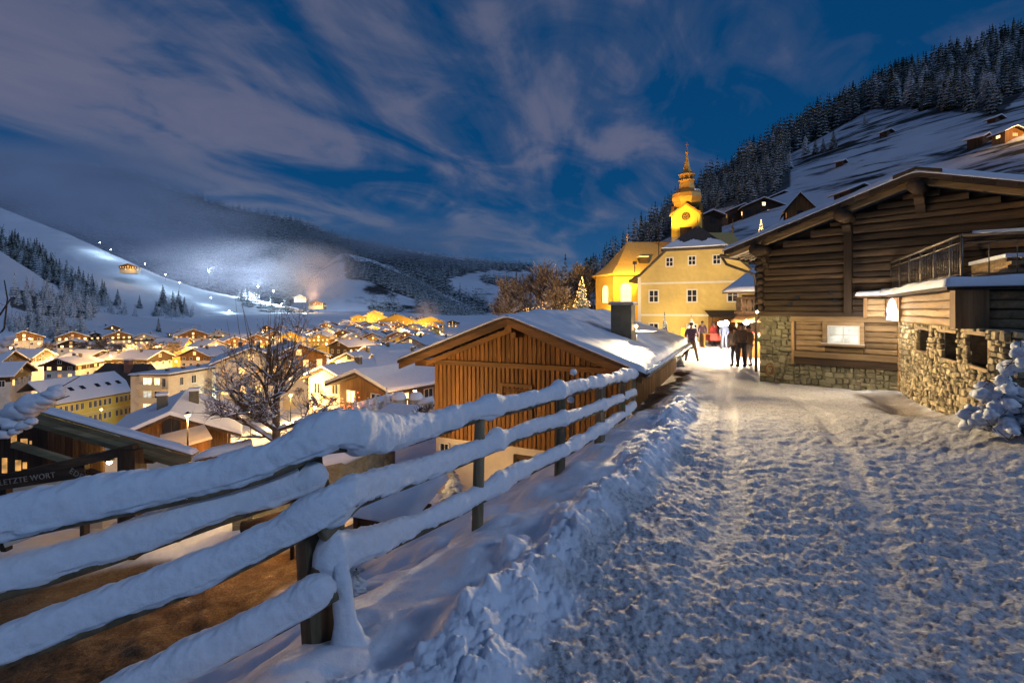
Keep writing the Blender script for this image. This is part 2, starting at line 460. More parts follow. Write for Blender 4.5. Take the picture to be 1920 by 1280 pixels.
# ---------- ground ----------
EDGE = np.array([(-9, -1.5), (-3.3, 2.15), (-1.23, 3.17), (-.35, 5.04), (.64, 6.6), (1.455, 8.2), (2.55, 10.6), (3.0, 12), (5.9, 18.4), (3.2, 30), (0, 46), (3, 62), (8, 100), (14, 200)], dtype=float)
def edge_t(x, y):
    """signed distance to the edge of the road terrace, positive on the valley side"""
    x = np.asarray(x, float); y = np.asarray(y, float)
    best = np.full(x.shape, 1e18); sgn = np.ones(x.shape)
    for (ax, ay), (bx, by) in zip(EDGE[:-1], EDGE[1:]):
        dx, dy = bx - ax, by - ay; l2 = dx * dx + dy * dy
        s = np.clip(((x - ax) * dx + (y - ay) * dy) / l2, 0, 1)
        d2 = (x - ax - s * dx) ** 2 + (y - ay - s * dy) ** 2
        cr = dx * (y - ay) - dy * (x - ax)
        m = d2 < best
        best = np.where(m, d2, best); sgn = np.where(m, np.sign(cr), sgn)
    return np.sqrt(best) * np.where(sgn == 0, 1, sgn)
PT = np.array([-1.0, -.55, 0, .5, 4.2, 5.2, 9, 13, 20, 28, 45, 85, 110, 150, 260, 600])
PZ = np.array([0, -.06, -.24, -.5, -2.75, -3.0, -3.35, -3.8, -5.4, -8.2, -12.5, -20.5, -22, -23, -23.5, -23.5])
def base_h(x, y, t=None):
    x = np.asarray(x, float); y = np.asarray(y, float)
    t = edge_t(x, y) if t is None else t
    road = np.interp(y, [0, 10, 22, 40, 60], [0, -.03, -.42, -.6, -.7])
    drop = (np.interp(t, PT, PZ) + np.interp(t - .25, PT, PZ) + np.interp(t + .25, PT, PZ)) / 3
    h = road + drop - 2.6 * sstep(22, 40, y) * sstep(2.5, 10, t)
    h = np.maximum(h, -24)
    far = sstep(420, 950, np.hypot(x, y)) * 13
    left = sstep(110, 300, -x) * 9 * sstep(120, 260, y)
    h = h + np.where(t > 20, far + left, 0)
    # right roadside: rising snow bank in front of the annexe and the near right edge
    h = h + .26 * np.exp(-(((x - 7.4) / 1.6) ** 2 + ((y - 7.6) / 1.8) ** 2))
    h = h + .95 * np.exp(-(((x - 8.0) / 1.25) ** 2 + ((y - 5.9) / 1.5) ** 2)) + .8 * np.exp(-(((x - 8.6) / 1.3) ** 2 + ((y - 3.6) / 1.6) ** 2))
    # ditch along the annexe wall
    h = h - .16 * np.exp(-(((x - 7.75) * .885 - (y - 9.6) * .465) / .35) ** 2) * sstep(8.2, 9.2, y) * sstep(12.5, 11.5, y)
    return h
def clods(x, y, pts):
    """heaped lumps of snow: pts rows x, y, r, h"""
    out = np.zeros(x.shape)
    for px_, py_, r_, h_ in pts:
        m = (np.abs(x - px_) < r_) & (np.abs(y - py_) < r_)
        if not m.any(): continue
        xs, ys = x[m], y[m]
        d = 1 - ((xs - px_) ** 2 + (ys - py_) ** 2) / (r_ * r_)
        a_ = (px_ * 91.7 + py_ * 57.3) % 6.283; tl = (px_ * 13.1 + py_ * 7.9) % .8
        pln = h_ * (.62 + tl * ((xs - px_) * math.cos(a_) + (ys - py_) * math.sin(a_)) / r_)
        bmp = np.where(d > 0, np.minimum(np.sqrt(np.maximum(d, 0)) * h_ * 1.25, np.maximum(pln, 0)), 0)
        o = out[m]; out[m] = np.maximum(o, bmp + .35 * o)
    return out
def ground_full(x, y):
    t = edge_t(x, y)
    h = base_h(x, y, t)
    rr = np.hypot(x, y)
    near = sstep(45, 14, rr)
    # road surface: trodden, lumpy
    roadm = sstep(-.85, -1.25, t) * near
    fine = sstep(16, 5, rr)
    lum = fbm(x * 7, y * 9, seed=3, octv=4, gain=.6)
    tread = np.abs(vn(x * 4.2 + .6 * vn(x * 2, y * 2, seed=8), y * 6.0, seed=5))
    lum2 = 1 - np.abs(fbm(x * 14 + 2 * y, y * 17, seed=14, octv=3, gain=.6))
    h = h + roadm * (.032 * lum * fine + .014 * (tread - .3) + .030 * (lum2 - .75) * fine + .012 * fbm(x * 26, y * 30, seed=15, octv=3, gain=.6) * fine + .05 * vn(x * .8, y * .8, seed=11))
    # packed sledge and tyre tracks, boot prints
    trk = np.zeros(x.shape)
    for tt in (-2.1, -3.45, -5.2): trk = np.maximum(trk, np.exp(-((t - tt - .25 * vn(y * .25 + tt, y * 0, seed=81)) / .13) ** 4))
    h = h - trk * roadm * (.022 + .6 * (.032 * lum * fine + .030 * (lum2 - .75) * fine))
    m = (t < -1.3) & (rr < 15) & (y < 14) & (y > .5)
    if m.any():
        xs, ys = x[m], y[m]; dz = np.zeros(xs.shape)
        for fx, fy, fa in PRINTS:
            q = (np.abs(xs - fx) < .2) & (np.abs(ys - fy) < .2)
            if not q.any(): continue
            lx = (xs[q] - fx) * math.cos(fa) + (ys[q] - fy) * math.sin(fa); ly = -(xs[q] - fx) * math.sin(fa) + (ys[q] - fy) * math.cos(fa)
            e2 = (lx / .055) ** 2 + (ly / .15) ** 2
            dz[q] += np.where(e2 < 1, -.012 * np.sqrt(np.maximum(1 - e2, 0)), 0) + np.exp(-((e2 - 1.3) / .35) ** 2) * .004
        h[m] = h[m] + dz * fine[m]
    # windrow of broken snow along the road edge
    ww = np.exp(-((t + 1.06 + .12 * vn(x * .9, y * .9, seed=41)) / .26) ** 2)
    wmask = sstep(13.5, 10, y) * near
    h = h + wmask * ww * (.15 + .07 * vn(x * 2.3, y * 2.3, seed=21) + .07 * np.abs(fbm(x * 7, y * 7, seed=23, octv=4, gain=.6)))
    m = (t < -.5) & (t > -1.9) & (y < 14) & (rr < 16)
    c = np.zeros(x.shape)
    c[m] = clods(x[m], y[m], CLODS)
    h = h + c * wmask
    # berm between the windrow and the fence, and slope below: soft drifted lumps
    bm = sstep(-1.05, -.7, t) * sstep(9, 4, t) * near
    h = h + bm * (.15 * (fbm(x * 1.5 + .3 * y, y * 1.35, seed=31, octv=2) + .25) + .03 * fbm(x * 4, y * 4, seed=34, octv=2) + .012 * fbm(x * 9, y * 9, seed=33, octv=3) * fine)
    rid = np.abs(vn((x * .89 - y * .455) * .5, (x * .455 + y * .89) * 2.2, seed=36))
    h = h - sstep(.1, .8, t) * sstep(4.5, 3.5, t) * near * .10 * sstep(.35, 0, rid)
    h = h + sstep(4.2, 5.2, t) * near * (.035 * np.abs(fbm(x * 5, y * 5, seed=55, octv=4, gain=.6)))
    # yard and valley roughness
    h = h + sstep(3, 6, t) * (.07 * fbm(x * .9, y * .9, seed=51, octv=4) * near + .8 * sstep(30, 120, rr) * fbm(x * .03, y * .03, seed=52, octv=4))
    # right bank lumps
    rb = sstep(6.4, 7.4, x) * sstep(9, 6.5, y)
    h = h + rb * (.10 * fbm(x * 1.6, y * 1.6, seed=61, octv=3) + .05 * np.abs(vn(x * 3, y * 3, seed=62)))
    return h, t, rr
cl_ = []
for i in range(2100):
    s = random.random() ** 1.2
    y0 = .6 + s * 12.2
    k = np.searchsorted(EDGE[:, 1], y0)
    k = max(1, min(k, len(EDGE) - 1)); a_, b_ = EDGE[k - 1], EDGE[k]
    x0 = a_[0] + (b_[0] - a_[0]) * (y0 - a_[1]) / (b_[1] - a_[1])
    off = abs(random.gauss(1.06, .2)) if random.random() < .72 else random.uniform(.9, 1.85)
    r_ = (random.uniform(.015, .045) if random.random() < .86 else random.uniform(.05, .12)) * (1 if off < 1.3 else .5)
    cl_.append((x0 + off * .89, y0 - off * .455, r_, r_ * random.uniform(.6, 1.05)))
CLODS = cl_
PRINTS = []
for k in range(15):
    a0 = random.uniform(-.5, .15); bx, by = random.uniform(.6, 6.5), random.uniform(1.2, 5)
    for s_ in range(14):
        bx += math.sin(-a0) * .38; by += math.cos(a0) * .38; a0 += random.uniform(-.08, .08)
        PRINTS.append((bx + (.09 if s_ % 2 else -.09) * math.cos(a0), by + (.09 if s_ % 2 else -.09) * math.sin(a0), a0 + random.uniform(-.15, .15)))

def ground_z(x, y):
    h, _, _ = ground_full(np.array([float(x)]), np.array([float(y)])); return float(h[0])

NA = 980
ang = np.linspace(R(-80), R(80), NA)
rad = np.concatenate([np.geomspace(.7, 30, 720)[:-1], np.geomspace(30, 7000, 190)])
RR, AA = np.meshgrid(rad, ang, indexing='ij')
GX, GY = RR * np.sin(AA), RR * np.cos(AA)
GZ, GT, GR = ground_full(GX.ravel(), GY.ravel())
GZ = GZ.reshape(RR.shape); GT = GT.reshape(RR.shape)
# bare earth: driveway below the fence, strip along the barn, ditch by the annexe
dirtv = sstep(4.3, 5.0, GT + .5 * vn(GX * .8, GY * .8, seed=71)) * sstep(13.6, 12.0, GY - .35 * GX + 1.2 * vn(GX * .5, GY * .5, seed=72)) * sstep(17, 14, GT)
along = np.clip(((GX - 2.8) * .419 + (GY - 11.5) * .908), 0, 7.6)
dl = np.hypot(GX - 2.8 - .419 * along, GY - 11.5 - .908 * along)
strip = sstep(.75, .5, dl + .18 * vn(GX * 2.4, GY * 2.4, seed=74)) * (GT < .6)
dd = np.abs((GX - 7.75) * .885 - (GY - 9.6) * .465)
ditch = sstep(.7, .3, dd + .2 * vn(GX * 2, GY * 2, seed=75)) * sstep(7.9, 8.6, GY) * sstep(13, 12, GY)
dirtv = np.clip(dirtv + strip * .95 + ditch * .8, 0, 1)
roadv = sstep(-1.15, -1.5, GT + .2 * vn(GX * 3, GY * 3, seed=76)) * sstep(7.6, 6.9, GX - .18 * (GY - 4))

m, nt, b = _new('snow_ground')
v = coords(nt)
ad = N(nt, 'ShaderNodeAttribute', attribute_name='dirt'); ar = N(nt, 'ShaderNodeAttribute', attribute_name='road')
n1 = N(nt, 'ShaderNodeTexNoise', Scale=2.2, Detail=9.0, Roughness=.65); L(nt, v, n1.inputs['Vector'])
n2 = N(nt, 'ShaderNodeTexNoise', Scale=26.0, Detail=6.0, Roughness=.7); L(nt, v, n2.inputs['Vector'])
n3 = N(nt, 'ShaderNodeTexNoise', Scale=95.0, Detail=3.0, Roughness=.7); L(nt, v, n3.inputs['Vector'])
clean = ramp(nt, n1.outputs[0], [(.3, (.70, .73, .79)), (.7, (.80, .82, .87))])
grit = ramp(nt, n2.outputs[0], [(.36, (.11, .09, .07)), (.45, (.40, .37, .35)), (.58, (.58, .57, .57))])
spk = ramp(nt, n3.outputs[0], [(.27, .25), (.36, 1)])
grit2 = mixc(nt, 1.0, grit.outputs[0], spk.outputs[0], 'MULTIPLY')
o = mixc(nt, math_(nt, 'MULTIPLY', ar.outputs['Fac'], .8), clean.outputs[0], grit2)
earth = ramp(nt, n1.outputs[0], [(.3, (.055, .033, .014)), (.5, (.13, .08, .035)), (.66, (.20, .14, .075)), (.72, (.5, .48, .45))])
espk = ramp(nt, n3.outputs[0], [(.35, .35), (.62, 1.5)])
elum = ramp(nt, n2.outputs[0], [(.32, .35), (.66, 1.4)])
earth2 = mixc(nt, 1.0, mixc(nt, 1.0, earth.outputs[0], elum.outputs[0], 'MULTIPLY'), espk.outputs[0], 'MULTIPLY')
o = mixc(nt, ad.outputs['Fac'], o, earth2)
L(nt, o, b.inputs['Base Color']); b.inputs['Roughness'].default_value = .75; b.inputs['Specular IOR Level'].default_value = .25
h = math_(nt, 'MULTIPLY_ADD', n3.outputs[0], .3, n2.outputs[0])
bump(nt, b, h, .55, .02)
M['ground'] = m
ground = struct(grid_mesh('ground', np.stack([GX, GY, GZ], -1), M['ground'], {'dirt': dirtv, 'road': roadv}))

# ---------- hills ----------
def resample(pts, n):
    pts = np.array(pts, float); x = np.linspace(0, 1, len(pts)); xi = np.linspace(0, 1, n)
    out = np.stack([np.interp(xi, x, pts[:, k]) for k in range(3)], -1)
    k = np.ones(max(3, n // 24)); k /= k.sum(); pad = len(k) // 2
    for j in range(3):
        p = np.pad(out[:, j], (pad, pad), mode='edge')
        out[:, j] = np.convolve(p, k, 'valid')[:n] if len(p) - len(k) + 1 >= n else out[:, j]
    return out
def w3(a): return np.stack([(a[:, 0] - 960) / F * a[:, 2], a[:, 2], EYE + (HOR - a[:, 1]) / F * a[:, 2]], -1)
HILL = {}
WOODS = {}
def hill(name, crest, foot, mat, nu=220, nv=120, sag=0.0, amp=3.0, scale=.03, seed=0, skirt=(.7, -24)):
    c = w3(resample(crest, nu)); f = w3(resample(foot, nu))
    s = np.linspace(0, 1, nv)[:, None, None]
    V = f[None] * (1 - s) + c[None] * s
    V[..., 2] -= sag * np.sin(PI * s[..., 0]) * (c[None, :, 2] - f[None, :, 2])
    nz = fbm(V[..., 0] * scale, V[..., 1] * scale, seed=seed, octv=5)
    V[..., 2] += amp * nz * (.3 + .7 * np.sin(PI * np.clip(s[..., 0] * .9 + .05, 0, 1)))
    sk = f * np.array([skirt[0], skirt[0], 1]); sk[:, 2] = skirt[1]
    bk = c * np.array([1.25, 1.25, 1]); bk[:, 2] = c[:, 2] * .55
    bk2 = c * np.array([1.6, 1.6, 1]); bk2[:, 2] = -30
    full = np.concatenate([sk[None], V, bk[None], bk2[None]])
    HILL[name] = V
    qx, qy = project(full[..., 0], np.maximum(full[..., 1], 1), full[..., 2])
    wd = np.zeros(qx.shape)
    for pl in WOODS.get(name, []): wd = np.maximum(wd, inside(pl, qx + 5 * vn(full[..., 0] * .02, full[..., 1] * .02, seed=9), qy + 4 * vn(full[..., 0] * .03, full[..., 1] * .03, seed=19)).astype(float))
    wd[0] = 0; wd[-2:] = 0
    return struct(grid_mesh('hill', full, mat, {'wood': wd}))
def inside(poly, x, y):
    r = np.zeros(x.shape, bool); n = len(poly)
    for i in range(n):
        x1, y1 = poly[i]; x2, y2 = poly[(i + 1) % n]
        c_ = ((y1 > y) != (y2 > y)) & (x < (x2 - x1) * (y - y1) / (y2 - y1 + 1e-9) + x1)
        r ^= c_
    return r
def scatter(hname, polys, n, seed=0, gap=0):
    """n spots on a hillside whose place in the photograph falls in one of the wooded outlines"""
    V = HILL[hname]; nv, nu = V.shape[:2]; g = np.random.default_rng(seed)
    out = []; tot = 0
    while tot < n:
        k = 40000
        a_ = g.random(k) * (nu - 1.001); b_ = g.random(k) * (nv - 1.001)
        i, j = a_.astype(int), b_.astype(int); fa, fb = (a_ - i)[:, None], (b_ - j)[:, None]
        p = (V[j, i] * (1 - fa) + V[j, i + 1] * fa) * (1 - fb) + (V[j + 1, i] * (1 - fa) + V[j + 1, i + 1] * fa) * fb
        qx, qy = project(p[:, 0], p[:, 1], p[:, 2])
        ok = np.zeros(k, bool)
        for pl in polys: ok |= inside(pl, qx, qy)
        p = p[ok]; out.append(p); tot += len(p)
        if len(out) > 60: break
    return np.concatenate(out)[:n]

# far slopes: snow with bare brown terraces
def slope_mat(name, snowc, bare, thr, sc_=(.02, .02, .09), bs=.5):
    m, nt, b = _new(name)
    v = coords(nt, sc_)
    n1 = N(nt, 'ShaderNodeTexNoise', Scale=1.0, Detail=9.0, Roughness=.68, Distortion=.5); L(nt, v, n1.inputs['Vector'])
    v2 = coords(nt, (.004, .004, .012))
    n2 = N(nt, 'ShaderNodeTexNoise', Scale=1.0, Detail=5.0); L(nt, v2, n2.inputs['Vector'])
    s = math_(nt, 'ADD', math_(nt, 'MULTIPLY', n1.outputs[0], .7), math_(nt, 'MULTIPLY', n2.outputs[0], .3))
    r = ramp(nt, s, [(thr - .035, bare), (thr + .03, snowc)])
    aw = N(nt, 'ShaderNodeAttribute', attribute_name='wood')
    oc = mixc(nt, math_(nt, 'MULTIPLY', aw.outputs['Fac'], .88), r.outputs[0], (.02, .024, .022))
    L(nt, oc, b.inputs['Base Color']); b.inputs['Roughness'].default_value = .85; b.inputs['Specular IOR Level'].default_value = .1
    bump(nt, b, n1.outputs[0], bs, 1.2)
    return m
M['slope_right'] = slope_mat('meadow_slope', (.52, .56, .62), (.03, .03, .026), .495, (.035, .035, .30))
M['slope_left'] = slope_mat('ski_slope', (.66, .69, .74), (.2, .2, .2), .33, (.02, .02, .06))
M['slope_far'] = slope_mat('far_slope', (.62, .66, .72), (.02, .026, .032), .52, (.0035, .0035, .012))
M['slope_mid'] = slope_mat('mid_slope', (.62, .66, .72), (.05, .05, .05), .43, (.006, .006, .02))

polyR = [[(1640, 165), (1780, 120), (1920, 85), (2050, 40), (2050, 160), (1920, 172), (1872, 214), (1800, 212), (1720, 205), (1630, 206)],
         [(1090, 545), (1200, 462), (1300, 378), (1400, 308), (1500, 250), (1630, 186), (1640, 200), (1530, 262), (1480, 290), (1400, 322), (1330, 345), (1260, 400), (1180, 478), (1110, 545)],
         [(1130, 540), (1200, 470), (1290, 380), (1350, 335), (1420, 310), (1475, 290), (1482, 345), (1440, 372), (1330, 395), (1300, 420), (1200, 470), (1150, 545)]]
polyL1 = [(-60, 430), (0, 455), (60, 480), (112, 512), (150, 545), (190, 562), (196, 572), (150, 566), (95, 530), (40, 503), (-60, 485)]
polyL2 = [(20, 545), (80, 552), (150, 566), (180, 585), (165, 600), (90, 590), (25, 572)]
polyL4 = [(150, 572), (195, 560), (250, 590), (262, 612), (235, 628), (195, 612), (165, 600)]
polyL5 = [(286, 588), (315, 570), (345, 575), (372, 600), (380, 632), (350, 640), (310, 628), (290, 612)]
polyL3 = [(10, 605), (60, 598), (160, 612), (160, 632), (90, 636), (20, 632)]
polyC = [[(-400, 230), (-200, 262), (0, 292), (120, 305), (240, 322), (330, 358), (430, 391), (540, 413), (640, 445), (740, 468), (850, 486), (1000, 497), (1000, 510), (930, 505), (880, 512), (840, 522), (850, 545), (900, 560), (930, 585), (900, 600), (850, 592), (800, 560), (760, 525), (735, 498), (705, 492), (690, 505), (640, 508), (600, 560), (560, 585), (480, 560), (380, 545), (300, 520), (200, 475), (130, 440), (0, 392), (-400, 330)],
         [(900, 520), (1000, 525), (1000, 545), (960, 540), (905, 532)], [(930, 560), (1000, 560), (1000, 600), (950, 590)]]
polyD = [[(640, 478), (700, 495), (770, 520), (830, 555), (880, 585), (930, 606), (860, 606), (800, 596), (775, 560), (740, 548), (700, 530), (650, 520)], [(690, 575), (740, 570), (770, 600), (700, 602)]]
WOODS.update(A=[polyL2, polyL3], B=[polyL1], C=polyC, D=polyD, F=polyR)
hA = hill('A', [(-320, 300, 560), (-150, 385, 520), (0, 472, 430), (60, 508, 420), (120, 552, 400), (200, 592, 380), (300, 618, 360), (380, 642, 340)],
     [(-320, 665, 200), (-150, 665, 215), (0, 660, 225), (60, 658, 240), (120, 656, 250), (200, 652, 270), (300, 652, 285), (380, 652, 305)], M['slope_left'], amp=3, scale=.02, seed=1)
hB = hill('B', [(-320, 260, 1050), (-100, 345, 1000), (0, 388, 900), (50, 408, 880), (130, 438, 850), (200, 472, 820), (300, 518, 800), (380, 543, 800), (480, 562, 820), (600, 587, 850), (760, 622, 900)],
     [(-320, 650, 430), (-100, 650, 440), (0, 640, 450), (50, 635, 460), (130, 628, 480), (200, 630, 500), (300, 640, 520), (380, 642, 540), (480, 642, 560), (600, 640, 640), (760, 638, 740)], M['slope_left'], amp=6, scale=.009, seed=2, sag=.06)
hC = hill('C', [(-500, 190, 2700), (-200, 250, 2500), (0, 287, 2400), (120, 302, 2300), (240, 318, 2300), (330, 355, 2300), (430, 388, 2400), (540, 410, 2500), (600, 432, 2600), (700, 457, 2700), (850, 482, 2800), (980, 494, 3000), (1100, 505, 3000), (1300, 520, 3000)],
     [(-500, 590, 1150), (-200, 590, 1150), (0, 590, 1150), (120, 590, 1150), (240, 595, 1200), (330, 600, 1200), (430, 605, 1250), (540, 608, 1250), (600, 610, 1300), (700, 608, 1350), (850, 610, 1500), (980, 612, 1500), (1100, 612, 1500), (1300, 612, 1500)], M['slope_mid'], amp=28, scale=.0022, seed=3, nu=260, nv=140)
hD = hill('D', [(500, 606, 1050), (560, 560, 1400), (600, 505, 1650), (640, 474, 1700), (700, 488, 1700), (760, 512, 1650), (820, 545, 1600), (880, 575, 1500), (940, 603, 1400), (990, 622, 1350)],
     [(500, 609, 940), (560, 606, 950), (600, 605, 950), (640, 604, 960), (700, 602, 980), (760, 603, 1000), (820, 606, 1020), (880, 610, 1050), (940, 615, 1080), (990, 622, 1100)], M['slope_mid'], amp=9, scale=.006, seed=4)
hF = hill('F', [(1040, 556, 330), (1080, 545, 330), (1130, 513, 340), (1200, 458, 350), (1300, 372, 380), (1400, 302, 400), (1500, 244, 410), (1620, 186, 420), (1700, 158, 430), (1800, 120, 430), (1920, 84, 430), (2100, 20, 430), (2300, -40, 430)],
     [(1040, 586, 80), (1080, 586, 80), (1130, 580, 82), (1200, 560, 85), (1300, 530, 90), (1400, 500, 95), (1500, 470, 100), (1620, 425, 100), (1700, 400, 95), (1800, 372, 90), (1920, 345, 80), (2100, 300, 75), (2300, 260, 75)], M['slope_right'], amp=5, scale=.018, seed=6, nu=300, nv=200, skirt=(.82, -1.2))
# ---------- snow covered fence ----------
fence = thing('rail_fence', 'rustic wooden rail fence under thick snow along the road edge', 'fence', (0, 0, 0))
def snow_rail(pts, r0, wood_r=.042, seed=0, lump=.18, ends=(True, True), humps=()):
    """round rail with a thick irregular coat of snow. pts: world points; r0: snow half height; humps: (position 0-1, width, gain)"""
    pts = np.array([tuple(p) for p in pts], float)
    seg = np.r_[0, np.cumsum(np.linalg.norm(np.diff(pts, axis=0), axis=1))]; Ltot = seg[-1]
    near = pts[:, 1].min()
    n = int(min(520, max(120, Ltot * (110 if near < 4 else 60)))); k = 64
    s = np.linspace(0, Ltot, n)
    c = np.stack([np.interp(s, seg, pts[:, j]) for j in range(3)], -1)
    ker = np.ones(max(3, n // 18)); ker /= ker.sum(); pd = len(ker) // 2
    for j in range(3):
        q = np.pad(c[:, j], (pd, len(ker) - 1 - pd), mode='reflect', reflect_type='odd'); c[:, j] = np.convolve(q, ker, 'valid')[:n]
    t = np.gradient(c, axis=0); t /= np.linalg.norm(t, axis=1)[:, None]
    side = np.cross(t, [0, 0, 1.0]); side /= np.linalg.norm(side, axis=1)[:, None]
    up = np.cross(side, t)
    th = np.linspace(0, 2 * PI, k, endpoint=False)
    rr_ = np.interp(s, np.linspace(0, Ltot, len(r0)), r0) if hasattr(r0, '__len__') else np.full(n, r0)
    rr_ = rr_ * (1 + lump * fbm(s * 2.4, s * 0 + seed * 7.7, seed=seed, octv=3))
    for p_, w_, g_ in humps: rr_ = rr_ * (1 + g_ * np.exp(-((s / Ltot - p_) / w_) ** 2))
    cap = np.ones(n)
    if ends[0]: cap *= np.sqrt(np.clip(1 - (1 - np.clip(s / .14, 0, 1)) ** 2, 0, 1))
    if ends[1]: cap *= np.sqrt(np.clip(1 - (1 - np.clip((Ltot - s) / .14, 0, 1)) ** 2, 0, 1))
    S, T = np.meshgrid(s, th, indexing='ij')
    ce, sn = np.cos(T), np.sin(T)
    wv = .72 * np.sign(ce) * np.abs(ce) ** .85                    # narrower than tall
    hv = np.where(sn > 0, 1.12 * np.abs(sn) ** .8, -.70 * np.abs(sn) ** .7)
    nx = c[:, None, 0] + ce * .1; ny = c[:, None, 1] * np.ones_like(T); nzv = c[:, None, 2] + sn * .1
    dn = .15 * fbm(nx * 5, ny * 5, nzv * 7, seed=seed + 5, octv=3) + .10 * fbm(nx * 24, ny * 24, nzv * 24, seed=seed + 9, octv=3, gain=.65)
    cling = 1 + .24 * np.where(sn < -.3, fbm(S * 6, T, seed=seed + 3, octv=2), 0)
    rad_ = (rr_ * cap)[:, None] * (1 + dn) * cling
    V = c[:, None, :] + side[:, None, :] * (wv * rad_)[..., None] + up[:, None, :] * (hv * rad_)[..., None]
    V[..., 2] += .02
    return V, c
def make_rail(pts, r0, seed, **kw):
    V, c = snow_rail(pts, r0, seed=seed, **kw)
    mb = MB(); idx = np.linspace(0, len(c) - 1, 24).astype(int)
    cc = c[idx].copy(); cc[:, 2] -= np.interp(0, [0], [np.mean(r0) * .34])
    mb.tube([tuple(p) for p in cc], .045, 10)
    rail = mb.build('rail', M['post'], fence)
    grid_mesh('snow', V, M['snow_fine'], parent=rail, wrap=True)
    return rail
# right hand run: three rails
R1 = [P(575, 826, 3.1), P(612, 812, 3.22), P(650, 822, 3.4), P(700, 832, 3.62), P(790, 812, 4.2), P(890, 777, 5.0), P(990, 756, 5.9), P(1062, 733, 6.75), P(1128, 718, 8.2), P(1166, 708, 9.9), P(1190, 703, 10.6)]
R2 = [P(606, 992, 3.1), P(650, 938, 3.22), P(700, 920, 3.62), P(790, 888, 4.2), P(890, 850, 5.0), P(990, 807, 5.9), P(1062, 788, 6.75), P(1128, 763, 8.2), P(1166, 748, 9.9), P(1192, 736, 10.7)]
R3 = [P(592, 1066, 3.12), P(640, 1046, 3.25), P(700, 1026, 3.62), P(790, 986, 4.2), P(890, 938, 5.0), P(990, 879, 5.9), P(1062, 846, 6.75), P(1128, 806, 8.2), P(1166, 780, 9.9), P(1192, 758, 10.7)]
HU = (.285, .47, .68, .91)
make_rail(R1, [.13, .135, .12, .095, .10, .098, .092, .10, .095, .10, .11], 11, lump=.30, humps=[(.06, .035, .25)] + [(p_, .018, .34) for p_ in HU] + [(.97, .03, .3)])
make_rail(R2, [.105, .115, .10, .09, .09, .085, .086, .085, .08, .08], 12, lump=.30, humps=[(p_ + .01, .014, .32) for p_ in HU])
make_rail(R3, [.12, .105, .095, .092, .095, .09, .092, .088, .085, .085], 13, lump=.30, humps=[(p_ + .01, .014, .30) for p_ in HU] + [(0, .03, .2)])
# left hand run: four rails, nearer and lower at the left
def lz(px, py, t): return P(px, py, 2.35 + .82 * t)
L1 = [P(-330, 1070, 2.05), P(-150, 1024, 2.25), P(0, 985, 2.45), P(200, 945, 2.68), P(400, 905, 2.92), P(500, 876, 3.04), P(560, 850, 3.12), P(600, 828, 3.2), P(650, 824, 3.4)]
L2 = [P(-330, 1188, 2.08), P(-150, 1140, 2.28), P(0, 1097, 2.48), P(200, 1035, 2.72), P(400, 965, 2.98), P(540, 920, 3.2), P(618, 892, 3.3)]
L3 = [P(-330, 1360, 2.0), P(-150, 1292, 2.2), P(0, 1222, 2.4), P(200, 1150, 2.62), P(400, 1072, 2.85), P(540, 1002, 3.02), P(615, 958, 3.1), P(660, 930, 3.26), P(715, 912, 3.66)]
L4 = [P(-100, 1490, 2.2), P(100, 1390, 2.4), P(270, 1290, 2.62), P(400, 1225, 2.78), P(540, 1152, 2.96), P(632, 1098, 3.06)]
make_rail(L1, [.12, .12, .12, .12, .12, .115, .12, .125, .10], 21, humps=[(.90, .045, .30)])
make_rail(L2, [.10, .10, .10, .10, .10, .105, .11], 22, humps=[(.97, .05, .15)])
make_rail(L3, [.105, .105, .11, .11, .11, .11, .12, .11], 23)
make_rail(L4, [.11, .112, .112, .112, .112, .12], 24)
def fpost(top, bot, r, sq=False, cap=0):
    mb = MB(); top, bot = Vector(top), Vector(bot)
    n_ = 14; pts = [bot.lerp(top, i / 10) for i in range(11)]
    mb.tube(pts, [r * (1.05 - .1 * i / 10) for i in range(11)], 4 if sq else 14, smooth=not sq)
    o = mb.build('post', M['post'], fence)
    if cap:
        mb = MB(); mb.lathe([(0, cap * .9), (cap * .5, cap * .8), (cap * .9, cap * .45), (cap, .1 * cap), (cap * .85, -.25 * cap), (0, -.3 * cap)], 20, c=tuple(top))
        mb.build('snow', M['snow_fine'], o)
    return o
fpost(P(572, 838, 3.30), P(604, 1262, 3.24), .115, True)
fpost(P(640, 905, 3.40), P(622, 1130, 3.36), .045, True)
fpost(P(900, 775, 5.1), P(895, 1002, 5.06), .058)
fpost(P(1052, 745, 6.72), P(1049, 905, 6.66), .07)
fpost(P(1126, 725, 8.26), P(1124, 842, 8.2), .085, True)
fpost(P(1166, 715, 9.95), P(1166, 800, 9.9), .07)
fpost(P(1184, 702, 10.65), P(1184, 775, 10.6), .10, True, cap=.16)
